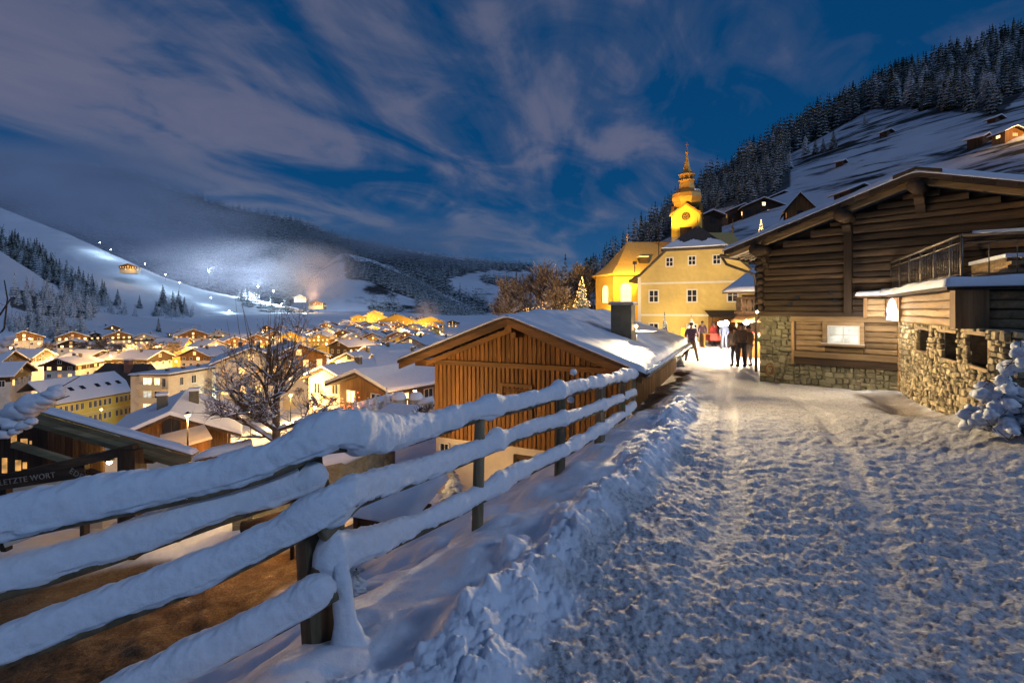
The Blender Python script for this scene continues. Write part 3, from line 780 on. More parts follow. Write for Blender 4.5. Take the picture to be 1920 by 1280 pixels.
# snow clinging to the foot of the near post
def rough_heap(prof, c, seed, nu=36, nv=40, amp=.22):
    pr = np.array(prof, float); tt = np.linspace(0, 1, nv); k = np.linspace(0, 1, len(pr))
    r_ = np.interp(tt, k, pr[:, 0])[:, None]; z_ = np.interp(tt, k, pr[:, 1])[:, None]; dx = np.interp(tt, k, pr[:, 2])[:, None]
    a_ = np.linspace(0, 2 * PI, nu, endpoint=False)[None, :]
    n = 1 + amp * fbm(np.cos(a_) * 1.2 + 0 * z_, np.sin(a_) * 1.2 + 0 * z_, z_ * 6 + 0 * a_, seed=seed, octv=4)
    V = np.stack([c[0] + dx + r_ * np.cos(a_) * n, c[1] + r_ * np.sin(a_) * n * .8, c[2] + z_ + .0 * a_], -1)
    return V
pc_ = P(648, 1230, 3.14)
grid_mesh('post_snow', rough_heap([(.005, .60, -.03), (.045, .58, -.03), (.06, .46, -.02), (.065, .34, -.01), (.075, .22, .0), (.11, .10, .01), (.20, .0, .03), (.32, -.06, .05), (.36, -.2, .05)], pc_, 4), M['snow_fine'], parent=fence, wrap=True)
# ---------- parts used by many buildings ----------
def window(parent, x, z, w_, h_, y=0.0, glass='glass', frame='trim_w', ax='x', depth=.06, bars=(1, 1), name='window', t=.06, sill=False, out=-1):
    """window in a wall facing -y (ax x) or +-x (ax y); returns the frame with its pane as child"""
    mb = MB(); gl = MB()
    def bx(m_, a0, a1, d0, d1, z0, z1):
        if ax == 'x': m_.box(a0, a1, min(d0, d1), max(d0, d1), z0, z1)
        else: m_.box(min(d0, d1), max(d0, d1), a0, a1, z0, z1)
    d0, d1 = y, y + out * depth
    x0, x1, z0, z1 = x - w_ / 2, x + w_ / 2, z - h_ / 2, z + h_ / 2
    bx(mb, x0, x0 + t, d0, d1, z0, z1); bx(mb, x1 - t, x1, d0, d1, z0, z1)
    bx(mb, x0 + t, x1 - t, d0, d1, z0, z0 + t); bx(mb, x0 + t, x1 - t, d0, d1, z1 - t, z1)
    for i in range(bars[0]):
        c_ = x0 + (x1 - x0) * (i + 1) / (bars[0] + 1); bx(mb, c_ - t * .3, c_ + t * .3, d0 + out * .006, d1 - out * .01, z0 + t, z1 - t)
    for i in range(bars[1]):
        c_ = z0 + (z1 - z0) * (i + 1) / (bars[1] + 1); bx(mb, x0 + t, x1 - t, d0 + out * .009, d1 - out * .013, c_ - t * .25, c_ + t * .25)
    if sill: bx(mb, x0 - .05, x1 + .05, d0, d1 + out * .07, z0 - .05, z0 - .002)
    bx(gl, x0 + t * .6, x1 - t * .6, d0 + out * .004, d0 + out * .02, z0 + t * .6, z1 - t * .6)
    f_ = mb.build(name, M[frame], parent); gl.build('pane', M[glass], f_)
    return f_

def snow_slab(name, parent, x0, x1, y0, y1, fz, th, mat, nx=40, ny=40, seed=0, lump=.03, over=.04, mask=None):
    """snow lying on a roof: closed sheet whose underside follows fz(x, y) and whose top is softly uneven"""
    xs = np.linspace(x0 - over, x1 + over, nx); ys = np.linspace(y0 - over, y1 + over, ny)
    X, Y = np.meshgrid(xs, ys); Z = fz(X, Y)
    ex = np.minimum(X - xs[0], xs[-1] - X); ey = np.minimum(Y - ys[0], ys[-1] - Y); e_ = np.minimum(ex, ey)
    rnd_ = np.sqrt(np.clip(1 - (1 - np.clip(e_ / (th * .9), 0, 1)) ** 2, 0, 1))
    T = th * rnd_ * (1 + .22 * fbm(X * .9, Y * .9, seed=seed)) + lump * fbm(X * 2.2, Y * 2.2, seed=seed + 1, octv=3) * rnd_
    if mask is not None: T = T * mask(X, Y)
    top = np.stack([X, Y, Z + T + .004], -1); bot = np.stack([X, Y, Z - .01], -1)
    nv, nu = X.shape
    ring = [(0, i) for i in range(nu)] + [(j, nu - 1) for j in range(1, nv)] + [(nv - 1, i) for i in range(nu - 2, -1, -1)] + [(j, 0) for j in range(nv - 2, 0, -1)]
    V = np.concatenate([top.reshape(-1, 3), bot.reshape(-1, 3)])
    idx = np.arange(nv * nu).reshape(nv, nu)
    q1 = np.stack([idx[:-1, :-1], idx[:-1, 1:], idx[1:, 1:], idx[1:, :-1]], -1).reshape(-1, 4)
    q2 = (q1 + nv * nu)[:, ::-1]
    rg = np.array([idx[a_, b_] for a_, b_ in ring]); rn = np.roll(rg, -1)
    q3 = np.stack([rg, rg + nv * nu, rn + nv * nu, rn], -1)
    return np_mesh(name, V, np.concatenate([q1, q2, q3]), mat, parent=parent, smooth=True)

# ---------- larch-clad barn beside the road ----------
barn = thing('wooden_barn', 'larch boarded barn with thick snow on its roof behind the snowy fence', 'barn', (-2.15, 13.78, 0), -R(24.8))
BW, BL = 5.45, 8.2
BZ, BS, BX = 1.86, .375, 2.62
rz_ = lambda x: BZ - BS * abs(x - BX)
mb = MB()
x = 0.0
while x < BW:
    w_ = random.uniform(.118, .134); xe = min(x + w_, BW)
    zt = min(rz_(x), rz_(xe)) - .16
    mb.box(x + .004, xe - .004, .0, .10, -1.53 + random.uniform(-.008, .008), min(.48, zt))
    if xe < BW: mb.tube([(xe, -.004, -1.52), (xe, -.004, min(.48, zt))], .021, 8, cap=True)
    if zt > .62:
        mb.box(x + .004, xe - .004, .0, .10, .62, zt)
        mb.tube([(xe, -.004, .62), (xe, -.004, zt)], .021, 8)
    x = xe
mb.build('gable_boards', M['honey'], barn)
mb = MB(); y = .1
while y < BL:
    ye = min(y + random.uniform(.118, .134), BL)
    mb.box(BW - .1, BW, y + .004, ye - .004, -.36, .50); mb.box(BW, BW + .026, ye - .02, ye + .02, -.35, .50)
    mb.box(0, .1, y + .004, ye - .004, -1.53, .50); mb.box(-.026, 0, ye - .02, ye + .02, -1.52, .50)
    y = ye
mb.box(.1, BW - .1, BL - .1, BL, -1.5, .5)
mb.prism([(0, .5), (BW, .5), (BX, 1.5)], BL - .1, BL)
mb.build('side_boards', M['honey'], barn)
mb = MB(); mb.box(-.04, BW + .04, -.05, .06, .485, .615); mb.box(-.62, 0, -.05, .12, .42, .60); mb.box(BW, BW + .35, -.05, .12, .42, .60)
mb.build('tie_beam', M['honey_h'], barn)
mb = MB(); mb.box(BX - .09, BX + .09, -.78, .0, BZ - .42, BZ - .22); mb.box(BX - .07, BX + .07, -.5, .0, BZ - .56, BZ - .425)
mb.build('purlin', M['honey_y'], barn)
mb = MB()
for sx in (-1, 1):
    a0, a1 = BX, BX + sx * 3.2
    z0, z1 = BZ, BZ - BS * 3.2
    mb.prism([(a0, z0 - .09), (a1, z1 - .09), (a1, z1 - .25), (a0, z0 - .25)][::sx], -.84, -.79)
    mb.prism([(a0, z0 - .25), (a1 - sx * .5, z1 + .5 * BS - .25), (a1 - sx * .5, z1 + .5 * BS - .38), (a0, z0 - .38)][::sx], -.30, -.24)
mb.build('bargeboard', M['honey_h'], barn)
mb = MB()
for sx in (-1, 1):
    a0, a1 = BX, BX + sx * 3.24; z0, z1 = BZ, BZ - BS * 3.24
    mb.prism([(a0, z0), (a1, z1), (a1, z1 - .088), (a0, z0 - .088)][::sx], -.85, BL + .3)
rf = mb.build('roof', M['dark_y'], barn)
snow_slab('snow', rf, BX - 3.27, BX + 3.27, -.87, BL + .3, lambda X, Y: BZ + .01 - BS * np.sqrt((X - BX) ** 2 + .02), .18, M['snow_roof'], 110, 130, seed=90, lump=.045, over=.0, mask=lambda X, Y: .42 + .58 * sstep(-.6, 1.4, Y) * sstep(BX - 2.6, BX - .2, X) + .25 * sstep(BX + 1.6, BX + 3.2, X))
mb = MB(); gx = BX + 3.29; gz = BZ - BS * 3.28
mb.tube([(gx, -.8, gz - .06), (gx, BL + .9, gz - .07)], .055, 10); mb.tube([(gx, BL + .9, gz - .07), (gx - .05, BL + .95, gz - .1), (gx - .3, BL + .8, gz - .5)], .035, 8)
g_ = mb.build('gutter', M['iron'], barn)
mb = MB()
for k in range(46):
    yy = -.8 + k * (BL + 1.2) / 46; mb.tube([(gx - .02, yy, gz + .0), (gx + .03, yy + .1, gz + .03 + random.uniform(0, .04)), (gx + .02, yy + .22, gz)], [.03, random.uniform(.035, .06), .03], 7)
mb.build('snow', M['snow_roof'], g_)
mb = MB(); mb.box(.03, BW - .03, .03, .26, -3.2, -1.535); mb.box(.03, .28, .26, BL - .05, -3.2, -1.535); mb.box(BW - .28, BW - .02, .26, BL - .05, -3.0, -.365)
mb.box(BW - .02, BW + .30, 0.2, BL - .2, -3.0, -.42)
mb.build('foundation', M['plaster_w'], barn)
window(barn, .33, -1.79, .30, .26, .03, frame='trim_w', bars=(1, 0), t=.03)
mb = MB(); mb.box(2.42, 2.52, -.03, .03, -2.6, -1.72); mb.box(3.2, 3.3, -.03, .03, -2.6, -1.72); mb.box(2.52, 3.2, -.03, .03, -1.82, -1.72)
dr = mb.build('door', M['dark_v'], barn); mb = MB(); mb.box(2.52, 3.2, .0, .028, -2.6, -1.82); mb.build('door_leaf', M['dark_v'], dr)
mb = MB(); mb.box(2.05, 2.95, -.055, -.027, .02, .10); mb.box(2.05, 2.12, -.055, -.027, -.8, .02); mb.box(2.88, 2.95, -.055, -.027, -.8, .02)
for k in range(13):
    a_ = 2.12 + k * .06
    mb.box(-.008, .008, -.045, -.03, 0, .16, M=Matrix.Translation((a_, 0, -.14)) @ Matrix.Rotation(R(45), 4, 'Y'))
mb.build('lattice_hatch', M['honey_h'], barn)
mb = MB(); mb.box(4.47, 5.03, 1.95, 2.5, .7, 2.12)
ch = mb.build('chimney', M['chim'], barn)
mb = MB(); mb.box(4.40, 5.10, 1.88, 2.57, 2.122, 2.17); mb.build('chimney_cap', M['concrete'], ch)
mb = MB(); mb.box(4.43, 5.07, 1.91, 2.54, 2.172, 2.21); mb.build('snow', M['snow_roof'], ch)
# small floodlight mast behind the chimney
mst = thing('lamp_mast', 'thin white lamp mast rising beside the chimney on the barn roof', 'lamp', tuple(P(1193, 652, 13.7)))
mb = MB(); mb.tube([(0, 0, -.2), (0, 0, .62)], .018, 8); mb.build('pole', M['steel'], mst)
mb = MB(); mb.box(-.06, .06, -.05, .05, .66, .70); mb.build('lamp_head', M['steel'], mst)
mb = MB(); mb.box(-.10, .42, -.46, .06, .465, .475); mb.build('light_block', M['steel'], mst)  # added plate that keeps the mast light off the roof snow
mb = MB(); mb.lathe([(0, -.04), (.035, -.03), (.045, 0), (.035, .03), (0, .04)], 12, c=(-.01, -.02, .60)); mb.build('bulb', M['bulb'], mst)
lamp('lamp_light', (0, -.12, .55), 2.5, (1, .82, .55), .05, mst)
l_ = lamp('mast_spot', tuple(P(1193, 652, 13.7) + Vector((.12, -.14, .62))), 2300, (1, .74, .40), .07, None, 'SPOT', spot_size=R(150), spot_blend=.9); aim(l_, (6.6, 6.4, .2))

# two round snow capped stake tops in front of the barn
for i, (px, py, d, lab) in enumerate(((1075, 698, 9.2, 'snow capped garden stake, the taller one between fence and barn'), (1070, 750, 9.0, 'snow capped garden stake, the lower one between fence and barn'))):
    p = P(px, py, d); s_ = thing('garden_stake', lab, 'stake', tuple(p), group='snow capped stakes by the barn')
    mb = MB(); mb.tube([(0, 0, -1.3), (.01, 0, 0)], .014, 6); mb.build('stake', M['post'], s_)
    mb = MB(); mb.lathe([(0, .07), (.035, .062), (.062, .03), (.068, 0), (.055, -.035), (0, -.055)], 14); mb.build('snow', M['snow_fine'], s_)

# ---------- left hut with the carved beam ----------
hut = thing('chalet_bar', 'dark timber bar hut with carved lettering on its beam and snowy roof', 'hut', (0, 0, 0))
HD = 11.0
def hp(px, py, d=HD): return P(px, py, d)
# roof slope: right pitch of a gable whose ridge lies at the left frame edge
def quad_slab(mb, a, b, c, d, t, mat=0, rnd=.5):
    a, b, c, d = map(Vector, (a, b, c, d)); n = (b - a).cross(d - a).normalized() * t
    if n.z > 0: n = -n
    vs = [a, b, c, d, a + n, b + n, c + n, d + n]
    mb.add(vs, [(0, 1, 2, 3), (7, 6, 5, 4), (0, 4, 5, 1), (1, 5, 6, 2), (2, 6, 7, 3), (3, 7, 4, 0)], mat, rnd)
ra, rb = hp(45, 762), hp(362, 852)
back = Vector((-.03, .3, .0))
mb = MB(); quad_slab(mb, ra, rb, rb + back, ra + back, .05)
roof_l = mb.build('roof', M['grey_h'], hut)
e_ = (rb - ra)
for k in range(3):
    mb = MB()
    a_, b_ = ra + Vector((0, -.05, -.055 - k * .105)), rb + Vector((0, -.05, -.055 - k * .105))
    a_ += e_ * (-.03 + .0 * k); b_ += e_ * (-.02 * k)
    quad_slab(mb, a_, b_, b_ + Vector((0, .045, 0)), a_ + Vector((0, .045, 0)), .1, rnd=random.random())
    mb.build('bargeboard', M['grey_h'], hut)
# other pitch going left
ll = hp(-260, 850)
mb = MB(); quad_slab(mb, ll, ra, ra + back, ll + back, .05); mb.build('roof', M['grey_h'], hut)
nn = 60
def slab_between(name, parent, a, b, back, th, seed):
    uu = np.linspace(0, 1, 70); vv = np.linspace(0, 1, 40); U, V_ = np.meshgrid(uu, vv)
    a, b, back = np.array(a), np.array(b), np.array(back)
    base = a + (b - a) * U[..., None] + back * V_[..., None] + np.array([0, -.03, .004])
    e2 = np.minimum(np.minimum(U, 1 - U) * np.linalg.norm(b - a), np.minimum(V_, 1 - V_) * np.linalg.norm(back))
    rd = np.sqrt(np.clip(1 - (1 - np.clip(e2 / th, 0, 1)) ** 2, 0, 1))
    T = th * rd * (1 + .25 * fbm(U * 5, V_ * 5, seed=seed))
    top = base.copy(); top[..., 2] += T
    return grid_mesh(name, top, M['snow_roof'], parent=parent)
slab_between('snow', roof_l, ra, rb, back, .075, 5)
slab_between('snow', roof_l, ll, ra, back, .075, 6)
# dark board wall set back under the roof
mb = MB(); x = -4.6
wallY = HD + .9
for k in range(60):
    px = -40 + k * 5.2
    if px > 190: break
    p0 = P(px, 900, wallY); p1 = P(px + 4.9, 900, wallY)
    mb.box(p0.x, p1.x, wallY, wallY + .05 + .03 * (k % 2), -2.0, EYE + (HOR - (790 + max(0, px - 45) * .28)) / F * wallY - .05)
mb.build('wall', M['dark_v'], hut)
mb = MB()
for px0, py0, px1, py1 in ((22, 805, 32, 830), (40, 822, 52, 842), (57, 826, 60, 832), (5, 858, 14, 886), (30, 862, 40, 882), (44, 866, 51, 878)):
    a_, b_ = P(px0, py1, wallY), P(px1, py0, wallY)
    mb = MB(); mb.box(a_.x, b_.x, wallY - .02, wallY - .005, a_.z, b_.z); mb.build('lit_slot', M['warm_dim'], hut)
# brace, cross brace, lettered beam, post
def beam(mb, a, b, h, t, rnd=None):
    a, b = Vector(a), Vector(b); quad_slab(mb, a + Vector((0, 0, h / 2)), b + Vector((0, 0, h / 2)), b + Vector((0, t, h / 2)), a + Vector((0, t, h / 2)), h, rnd=random.random() if rnd is None else rnd)
mb = MB(); beam(mb, hp(22, 834, HD - .05), hp(128, 866, HD - .05), .12, .12); mb.build('brace', M['grey_h'], hut)
mb = MB(); beam(mb, hp(120, 872, HD - .03), hp(206, 900, HD - .03), .12, .12); mb.build('brace', M['dark_h'], hut)
ba, bb = hp(-20, 905, HD - .22), hp(248, 842, HD - .22)
mb = MB(); beam(mb, ba, bb, .19, .2); mb.build('carved_beam', M['dark_h'], hut)
sgA, sgB = hp(-6, 908, HD - .26), hp(165, 880, HD - .26)
mb = MB(); beam(mb, hp(-20, 912, HD - .24), hp(158, 885, HD - .24), .22, .02); sgn = mb.build('sign_board', M['dark_h'], hut)
mb = MB(); beam(mb, hp(-12, 1000, HD - .2), hp(150, 940, HD - .2), .7, .02)
mb.build('counter_panel', M['plaster_c'], hut)
def text(body, parent, loc, size, rot=(R(90), 0, 0), mat='letter', name='lettering', ext=.006, align='LEFT'):
    cu = bpy.data.curves.new(name, 'FONT'); cu.body = body; cu.size = size; cu.extrude = ext; cu.align_x = align; cu.space_character = 1.12
    cu.materials.append(M[mat]); tmp = link('lettering_curve', cu); bpy.context.view_layer.update()
    me = bpy.data.meshes.new_from_object(tmp.evaluated_get(bpy.context.evaluated_depsgraph_get())); bpy.data.objects.remove(tmp)
    o = link(name, me, parent, loc); o.rotation_euler = rot; return o
slope_ = -math.atan2((hp(158, 885).z - hp(-20, 912).z), (hp(158, 885).x - hp(-20, 912).x))
t1 = text('LETZTE WORT', sgn, tuple(hp(-1, 910, HD - .275)), .168, (R(90), slope_, 0))
mb = MB(); beam(mb, hp(128, 872, HD - .2), hp(165, 895, HD - .2), .24, .02); sg2 = mb.build('sign_board', M['dark_h'], hut)
text('EDE', sg2, tuple(hp(129, 885, HD - .235)), .17, (R(90), R(30), 0))
mb = MB(); mb.box(hp(240, 0).x, hp(272, 0).x, HD - .3, HD + .05, -3.4, hp(0, 838).z); mb.build('post', M['dark_v'], hut); mb = MB(); mb.box(hp(255, 0).x, hp(289, 0).x, HD - .02, HD + .3, hp(0, 868).z, hp(0, 836).z)
mb.build('post', M['dark_v'], hut)
mb = MB(); mb.box(hp(157, 0).x, hp(165, 0).x, HD - .1, HD + .05, -3.3, hp(0, 850).z); mb.build('post', M['dark_v'], hut); mb = MB(); mb.box(hp(14, 0).x, hp(24, 0).x, HD - .15, HD, -3.3, hp(0, 908).z); mb.build('post', M['dark_v'], hut); mb = MB(); mb.box(hp(-5, 0).x, hp(13, 0).x, HD - .1, HD + .02, -3.3, hp(0, 908).z)
mb.build('post', M['dark_v'], hut)
# lamp under its eave, lights the yard
yl = thing('wall_lamp', 'yellow glowing wall lamp under the bar hut roof', 'lamp', tuple(P(205, 862, HD + .55)))
mb = MB(); mb.lathe([(.02, .12), (.09, .05), (.11, 0), (.1, -.01), (0, -.01)], 14); mb.build('lamp_shade', M['iron'], yl)
mb = MB(); mb.lathe([(0, -.015), (.05, -.03), (.055, -.07), (0, -.11)], 12); mb.build('bulb', M['bulb'], yl)
lamp('lamp_light', (0, 0, -.2), 36, (1, .58, .16), .08, yl)
# yellow plaster store seen under the hut roof
st = thing('plaster_store', 'yellow lit plaster shed corner seen under the bar hut roof', 'shed', (0, 0, 0))
mb = MB(); a_ = P(165, 940, 13.6); b_ = P(250, 940, 13.6)
mb.box(a_.x - 2.2, a_.x + .4, 13.6, 15.0, -4, P(0, 866, 13.6).z); mb.build('wall', M['plaster_c'], st)
mb = MB(); mb.box(a_.x + .38, b_.x + .3, 14.4, 15.6, -4, P(0, 884, 14.4).z); mb.build('low_wall', M['plaster_c'], st)

# ---------- little shed with a smooth snow roof, retaining walls in the garden ----------
sh = thing('garden_shed', 'small dark plank shed with smooth snow roof in the garden below the fence', 'shed', tuple(P(738, 960, 9.2)), -R(20))
mb = MB()
for k in range(5): mb.box(-.52, .52, -.4, .5, -.9 + k * .19, -.9 + k * .19 + .18)
mb.build('wall', M['dark_h'], sh)
mb = MB(); mb.box(-.56, -.48, -.44, -.36, -.95, .12); mb.build('corner_post', M['dark_v'], sh); mb = MB(); mb.box(.48, .56, -.44, -.36, -.95, .12); mb.build('corner_post', M['dark_v'], sh)
mb = MB(); quad_slab(mb, (-.66, -.55, .10), (.66, -.55, .10), (.66, .8, .42), (-.66, .8, .42), .05); rfs = mb.build('roof', M['dark_h'], sh)
snow_slab('snow', rfs, -.7, .7, -.6, .85, lambda X, Y: .105 + (Y + .55) * .237, .19, M['snow_roof'], 40, 40, seed=4, lump=.01, over=0)
def rubble(mb, x0, x1, y0, y1, z0, z1, n=0):
    mb.box(x0, x1, y0, y1, z0, z1)
rw = thing('retaining_wall', 'curved yellow lit stone retaining wall with snow on top in the lower garden', 'wall', (0, 0, 0))
pts_ = [P(430, 930, 13.5), P(500, 905, 13.2), P(560, 880, 13.3), P(640, 862, 13.6), P(690, 842, 14.2), P(735, 830, 15.2)]
mb = MB(); vs = []; fs = []
for i, p in enumerate(pts_):
    nrm = Vector((.1, -1, 0)).normalized()
    vs += [p + Vector((0, 0, 0)), p - Vector((0, 0, 1.6)) + nrm * .15, p + Vector((0, .4, 0)), p + Vector((0, .4, -1.6))]
for i in range(len(pts_) - 1):
    a_ = i * 4; b_ = a_ + 4; fs += [(a_ + 1, b_ + 1, b_, a_), (a_, b_, b_ + 2, a_ + 2), (a_ + 2, b_ + 2, b_ + 3, a_ + 3)]
fs += [(0, 2, 3, 1), (len(vs) - 4, len(vs) - 3, len(vs) - 1, len(vs) - 2)]
mb.add(vs, fs); mb.build('masonry', M['stone_old'], rw)
mb = MB(); mb.tube([p + Vector((0, .2, .03)) for p in pts_], [.2, .22, .21, .23, .2, .15], 12); mb.build('snow', M['snow_roof'], rw)
for px, py, d, w_, lab in ((325, 950, 12.0, .5, 'short wooden trestle stub poking from yard snow, left one'), (455, 925, 12.5, .35, 'short wooden trestle stub poking from yard snow, right one')):
    p = P(px, py, d); o_ = MB(); o_.box(-w_ / 2, w_ / 2, -.15, .15, -.9, .1); o_.box(-w_ / 2 - .06, w_ / 2 + .06, -.2, .2, .102, .15)
    tag(o_.build('trestle', M['grey_h'], None, tuple(p)), lab, 'trestle')
bn = MB(); bn.tube([P(455, 990, 11.2), P(555, 965, 11.4)], .16, 12); bnch = bn.build('log_bench', M['dark_h'], None)
tag(bnch, 'brown log bench lying in the snowy yard below the fence', 'bench')
# lamp post of the yard: its head stands just behind the top rail
def street_lamp(name, label, loc, h, power, col=(1, .58, .2), group=None, head=.12, rad=.1):
    s_ = thing(name, label, 'street lamp', loc, group=group)
    mb = MB(); mb.tube([(0, 0, -.4), (0, 0, h)], [.05, .035], 8); mb.build('pole', M['metal'], s_)
    mb = MB(); mb.lathe([(.02, head * 1.6), (head * 1.3, head * .6), (head * 1.35, head * .5), (0, head * .5)], 12, c=(0, 0, h)); mb.build('lamp_hood', M['metal'], s_)
    mb = MB(); mb.lathe([(0, -head * .6), (head * .8, -head * .2), (head, head * .3), (0, head * .48)], 12, c=(0, 0, h)); mb.build('bulb', M['bulb'], s_)
    lamp('lamp_light', (0, 0, h - head * 1.1), power, col, rad, s_)
    return s_
p = P(470, 860, 13.0); street_lamp('yard_lamp', 'yard lamp post standing behind the upper rail in the lower garden', (p.x, p.y, -3.6), p.z + 3.6, 110)
p = P(548, 850, 10.2); yl2 = street_lamp('yard_lamp', 'yard lamp post hidden behind the snow hump of the fence', (p.x, p.y, -3.4), p.z + 3.2, 170, (1, .5, .13))
l_ = lamp('barn_spot', (p.x, p.y + .12, p.z - .1), 900, (1, .58, .2), .1, None, 'SPOT', spot_size=R(80), spot_blend=.7); aim(l_, (.6, 12.8, .2))  # extra spot with no fixture of its own, added to brighten the gable
# ---------- old log barn on the right ----------
lb = thing('log_barn', 'old dark log barn on stone base with wide snowy gable roof', 'barn', (7.7, 15.4, 0), -R(47))
W2 = 7.8; APX = 3.9; SL = .326; ZR = 5.22     # roof underside height at the ridge over the wall
zr = lambda x: ZR - SL * abs(x - APX)
# upper wall: squared logs with gaps
def log_row(mb, x0, x1, yc, z0, h, dep=.12, segs=14, rnd=None, seed=0, ax='x'):
    rnd = random.random() if rnd is None else rnd
    pk = random.uniform(.75, 1.1); prof = [(-.03, .015), (-dep * .88 * pk, .04), (-dep * pk, .22), (-dep * pk * random.uniform(.85, 1.02), .74), (-dep * .84 * pk, .96), (-.03, .985)]
    vs = []; fs = []; n = len(prof)
    xs = np.linspace(x0, x1, segs + 1)
    wob = [random.uniform(-.012, .012) for _ in xs]; wz = [random.uniform(-.012, .012) for _ in xs]
    for i, xx in enumerate(xs):
        for (dy, fz) in prof:
            a_ = (xx, yc + dy + wob[i] + random.uniform(-.005, .005), z0 + .002 + fz * (h - .004) + wz[i] * .6)
            vs.append(a_ if ax == 'x' else (a_[1], a_[0], a_[2]))
    for i in range(segs):
        for k in range(n - 1):
            q = (i * n + k, (i + 1) * n + k, (i + 1) * n + k + 1, i * n + k + 1)
            fs.append(q if ax == 'x' else q[::-1])
    fs.append(tuple(range(n - 1, -1, -1))); fs.append(tuple(segs * n + k for k in range(n)))
    mb.add(vs, fs, 0, rnd, True)
mb = MB(); z = 1.93; k = 0
while z < ZR - .3:
    h_ = random.uniform(.13, .25)
    lim = (ZR - .12 - (z + h_)) / SL
    x0, x1 = max(0, APX - lim), min(W2 + .4, APX + lim)
    if x1 - x0 > .4:
        cuts = [x0] + ([2.42] if x0 < 2.2 < x1 else []) + [x1]
        for a_, b_ in zip(cuts[:-1], cuts[1:]): log_row(mb, a_, b_, 0, z, h_, .14, max(4, int((b_ - a_) * 3)))
    z += h_; k += 1
mb.prism([(0, 1.93), (W2 + .4, 1.93), (W2 + .4, zr(W2 + .4) - .1), (APX, ZR - .1), (0, zr(0) - .1)], .005, .2, rnd=.1)
mb.build('log_wall', M['log_dark'], lb)
mb = MB(); z = 1.95
while z < zr(0) - .2:
    h_ = random.uniform(.18, .22); mb.tube([(.09, -.42, z + h_ / 2), (.09, -.1, z + h_ / 2)], h_ * .5, 9); 
    z += h_
mb.build('log_end', M['log_dark'], lb)
mb = MB(); y_ = .2
z = 1.95
while z < zr(0) - .15:
    h_ = random.uniform(.18, .22); log_row(mb, .2, 9, .0, z, h_, .12, 10, ax='y'); z += h_
mb.box(-.02, .1, .2, 9, -.3, 1.93); mb.build('side_wall', M['log_dark'], lb)
mb = MB(); mb.box(2.28, 2.46, -.26, -.02, 1.86, zr(2.37) - .16); mb.build('post', M['dark_v'], lb)
mb = MB(); mb.box(-.05, 3.6, -.20, .1, 1.80, 1.925); mb.build('sill_beam', M['dark_h'], lb)
# little vent slots
for xx, zz in ((.85, 2.12), (1.05, 2.3), (2.0, 2.2), (1.9, 2.42)): MB().box(xx, xx + .09, -.165, -.14, zz, zz + .08).build('vent_hole', M['glass'], lb)
# purlin ends with carved brackets
def purlin(x, r=.17, L_=.95):
    mb = MB(); zc = zr(x) - .24
    mb.tube([(x, -L_, zc), (x, .1, zc)], [r * 1.0, r], 14)
    o = mb.build('purlin', M['log_dark'], lb)
    mb = MB(); prof = [(0, -.16), (-.5, -.14), (-.52, -.22), (-.40, -.26), (-.34, -.36), (-.24, -.38), (-.2, -.5), (-.1, -.56), (0, -.58)]
    mb.prism([(a_, zc + b_) for a_, b_ in prof], x - .10, x + .10, axis='x'); mb.build('bracket', M['dark_h'], o)
for xx in (APX, .2, 2.37, 5.9, 7.7): purlin(xx)
# roof
OV = .9
mb = MB()
for sx in (-1, 1):
    hw = 4.62 if sx < 0 else 5.2
    a0, a1 = APX, APX + sx * hw; z0, z1 = ZR, ZR - SL * hw
    mb.prism([(a0, z0 + .10), (a1, z1 + .10), (a1, z1), (a0, z0)][::sx], -OV, 9.4, rnd=.4)
rf = mb.build('roof', M['dark_y'], lb)
mb = MB()
for sx in (-1, 1):
    hw = 4.62 if sx < 0 else 5.2
    for k in range(15):
        t0 = hw * k / 15; t1 = hw * (k + 1) / 15 - .01
        mb.prism([(APX + sx * t0, ZR - SL * t0 + .10), (APX + sx * t1, ZR - SL * t1 + .10), (APX + sx * t1, ZR - SL * t1 - .05 + random.uniform(-.02, .02)), (APX + sx * t0, ZR - SL * t0 - .05 + random.uniform(-.02, .02))][::sx], -OV - .04, -OV - .002)
mb.build('shingle_edge', M['dark_h'], rf)
mb = MB()
for sx in (-1, 1):
    hw = 4.5 if sx < 0 else 5.1
    mb.prism([(APX, ZR - .01), (APX + sx * hw, ZR - SL * hw - .01), (APX + sx * hw, ZR - SL * hw - .14), (APX, ZR - .14)][::sx], -.62, -.46)
mb.build('bargeboard', M['log_light'], lb)
mb = MB()
for k in range(26):
    yy = -.7 + k * .38
    mb.prism([(.25, zr(.25) - .01), (APX - 4.55, zr(APX - 4.55) - .01), (APX - 4.55, zr(APX - 4.55) - .13), (.25, zr(.25) - .15)], yy, yy + .1)
mb.build('rafter', M['log_light'], lb)
snow_slab('snow', rf, APX - 4.68, APX + 5.25, -OV - .06, 9.4, lambda X, Y: ZR + .105 - SL * np.sqrt((X - APX) ** 2 + .01), .15, M['snow_roof'], 130, 80, seed=33, lump=.02, over=0)
mb = MB(); mb.prism([(APX - .42, ZR - .03), (APX + .02, ZR + .12), (APX + .5, ZR - .03), (APX + .5, ZR + .05), (APX + .02, ZR + .19), (APX - .42, ZR + .06)], -OV - .1, -OV - .045)
mb.build('ridge_board', M['dark_h'], rf)
mb = MB(); gx = APX - 4.72; gz = zr(gx)
mb.tube([(gx, -.9, gz - .02), (gx, 9, gz - .06)], .06, 10); mb.tube([(gx, -.85, gz - .05), (gx + .12, -.8, gz - .28), (.0, -.45, gz - .62), (.02, -.36, gz - 1.0), (.02, -.36, .1)], .042, 10)
mb.build('gutter', M['iron'], lb)
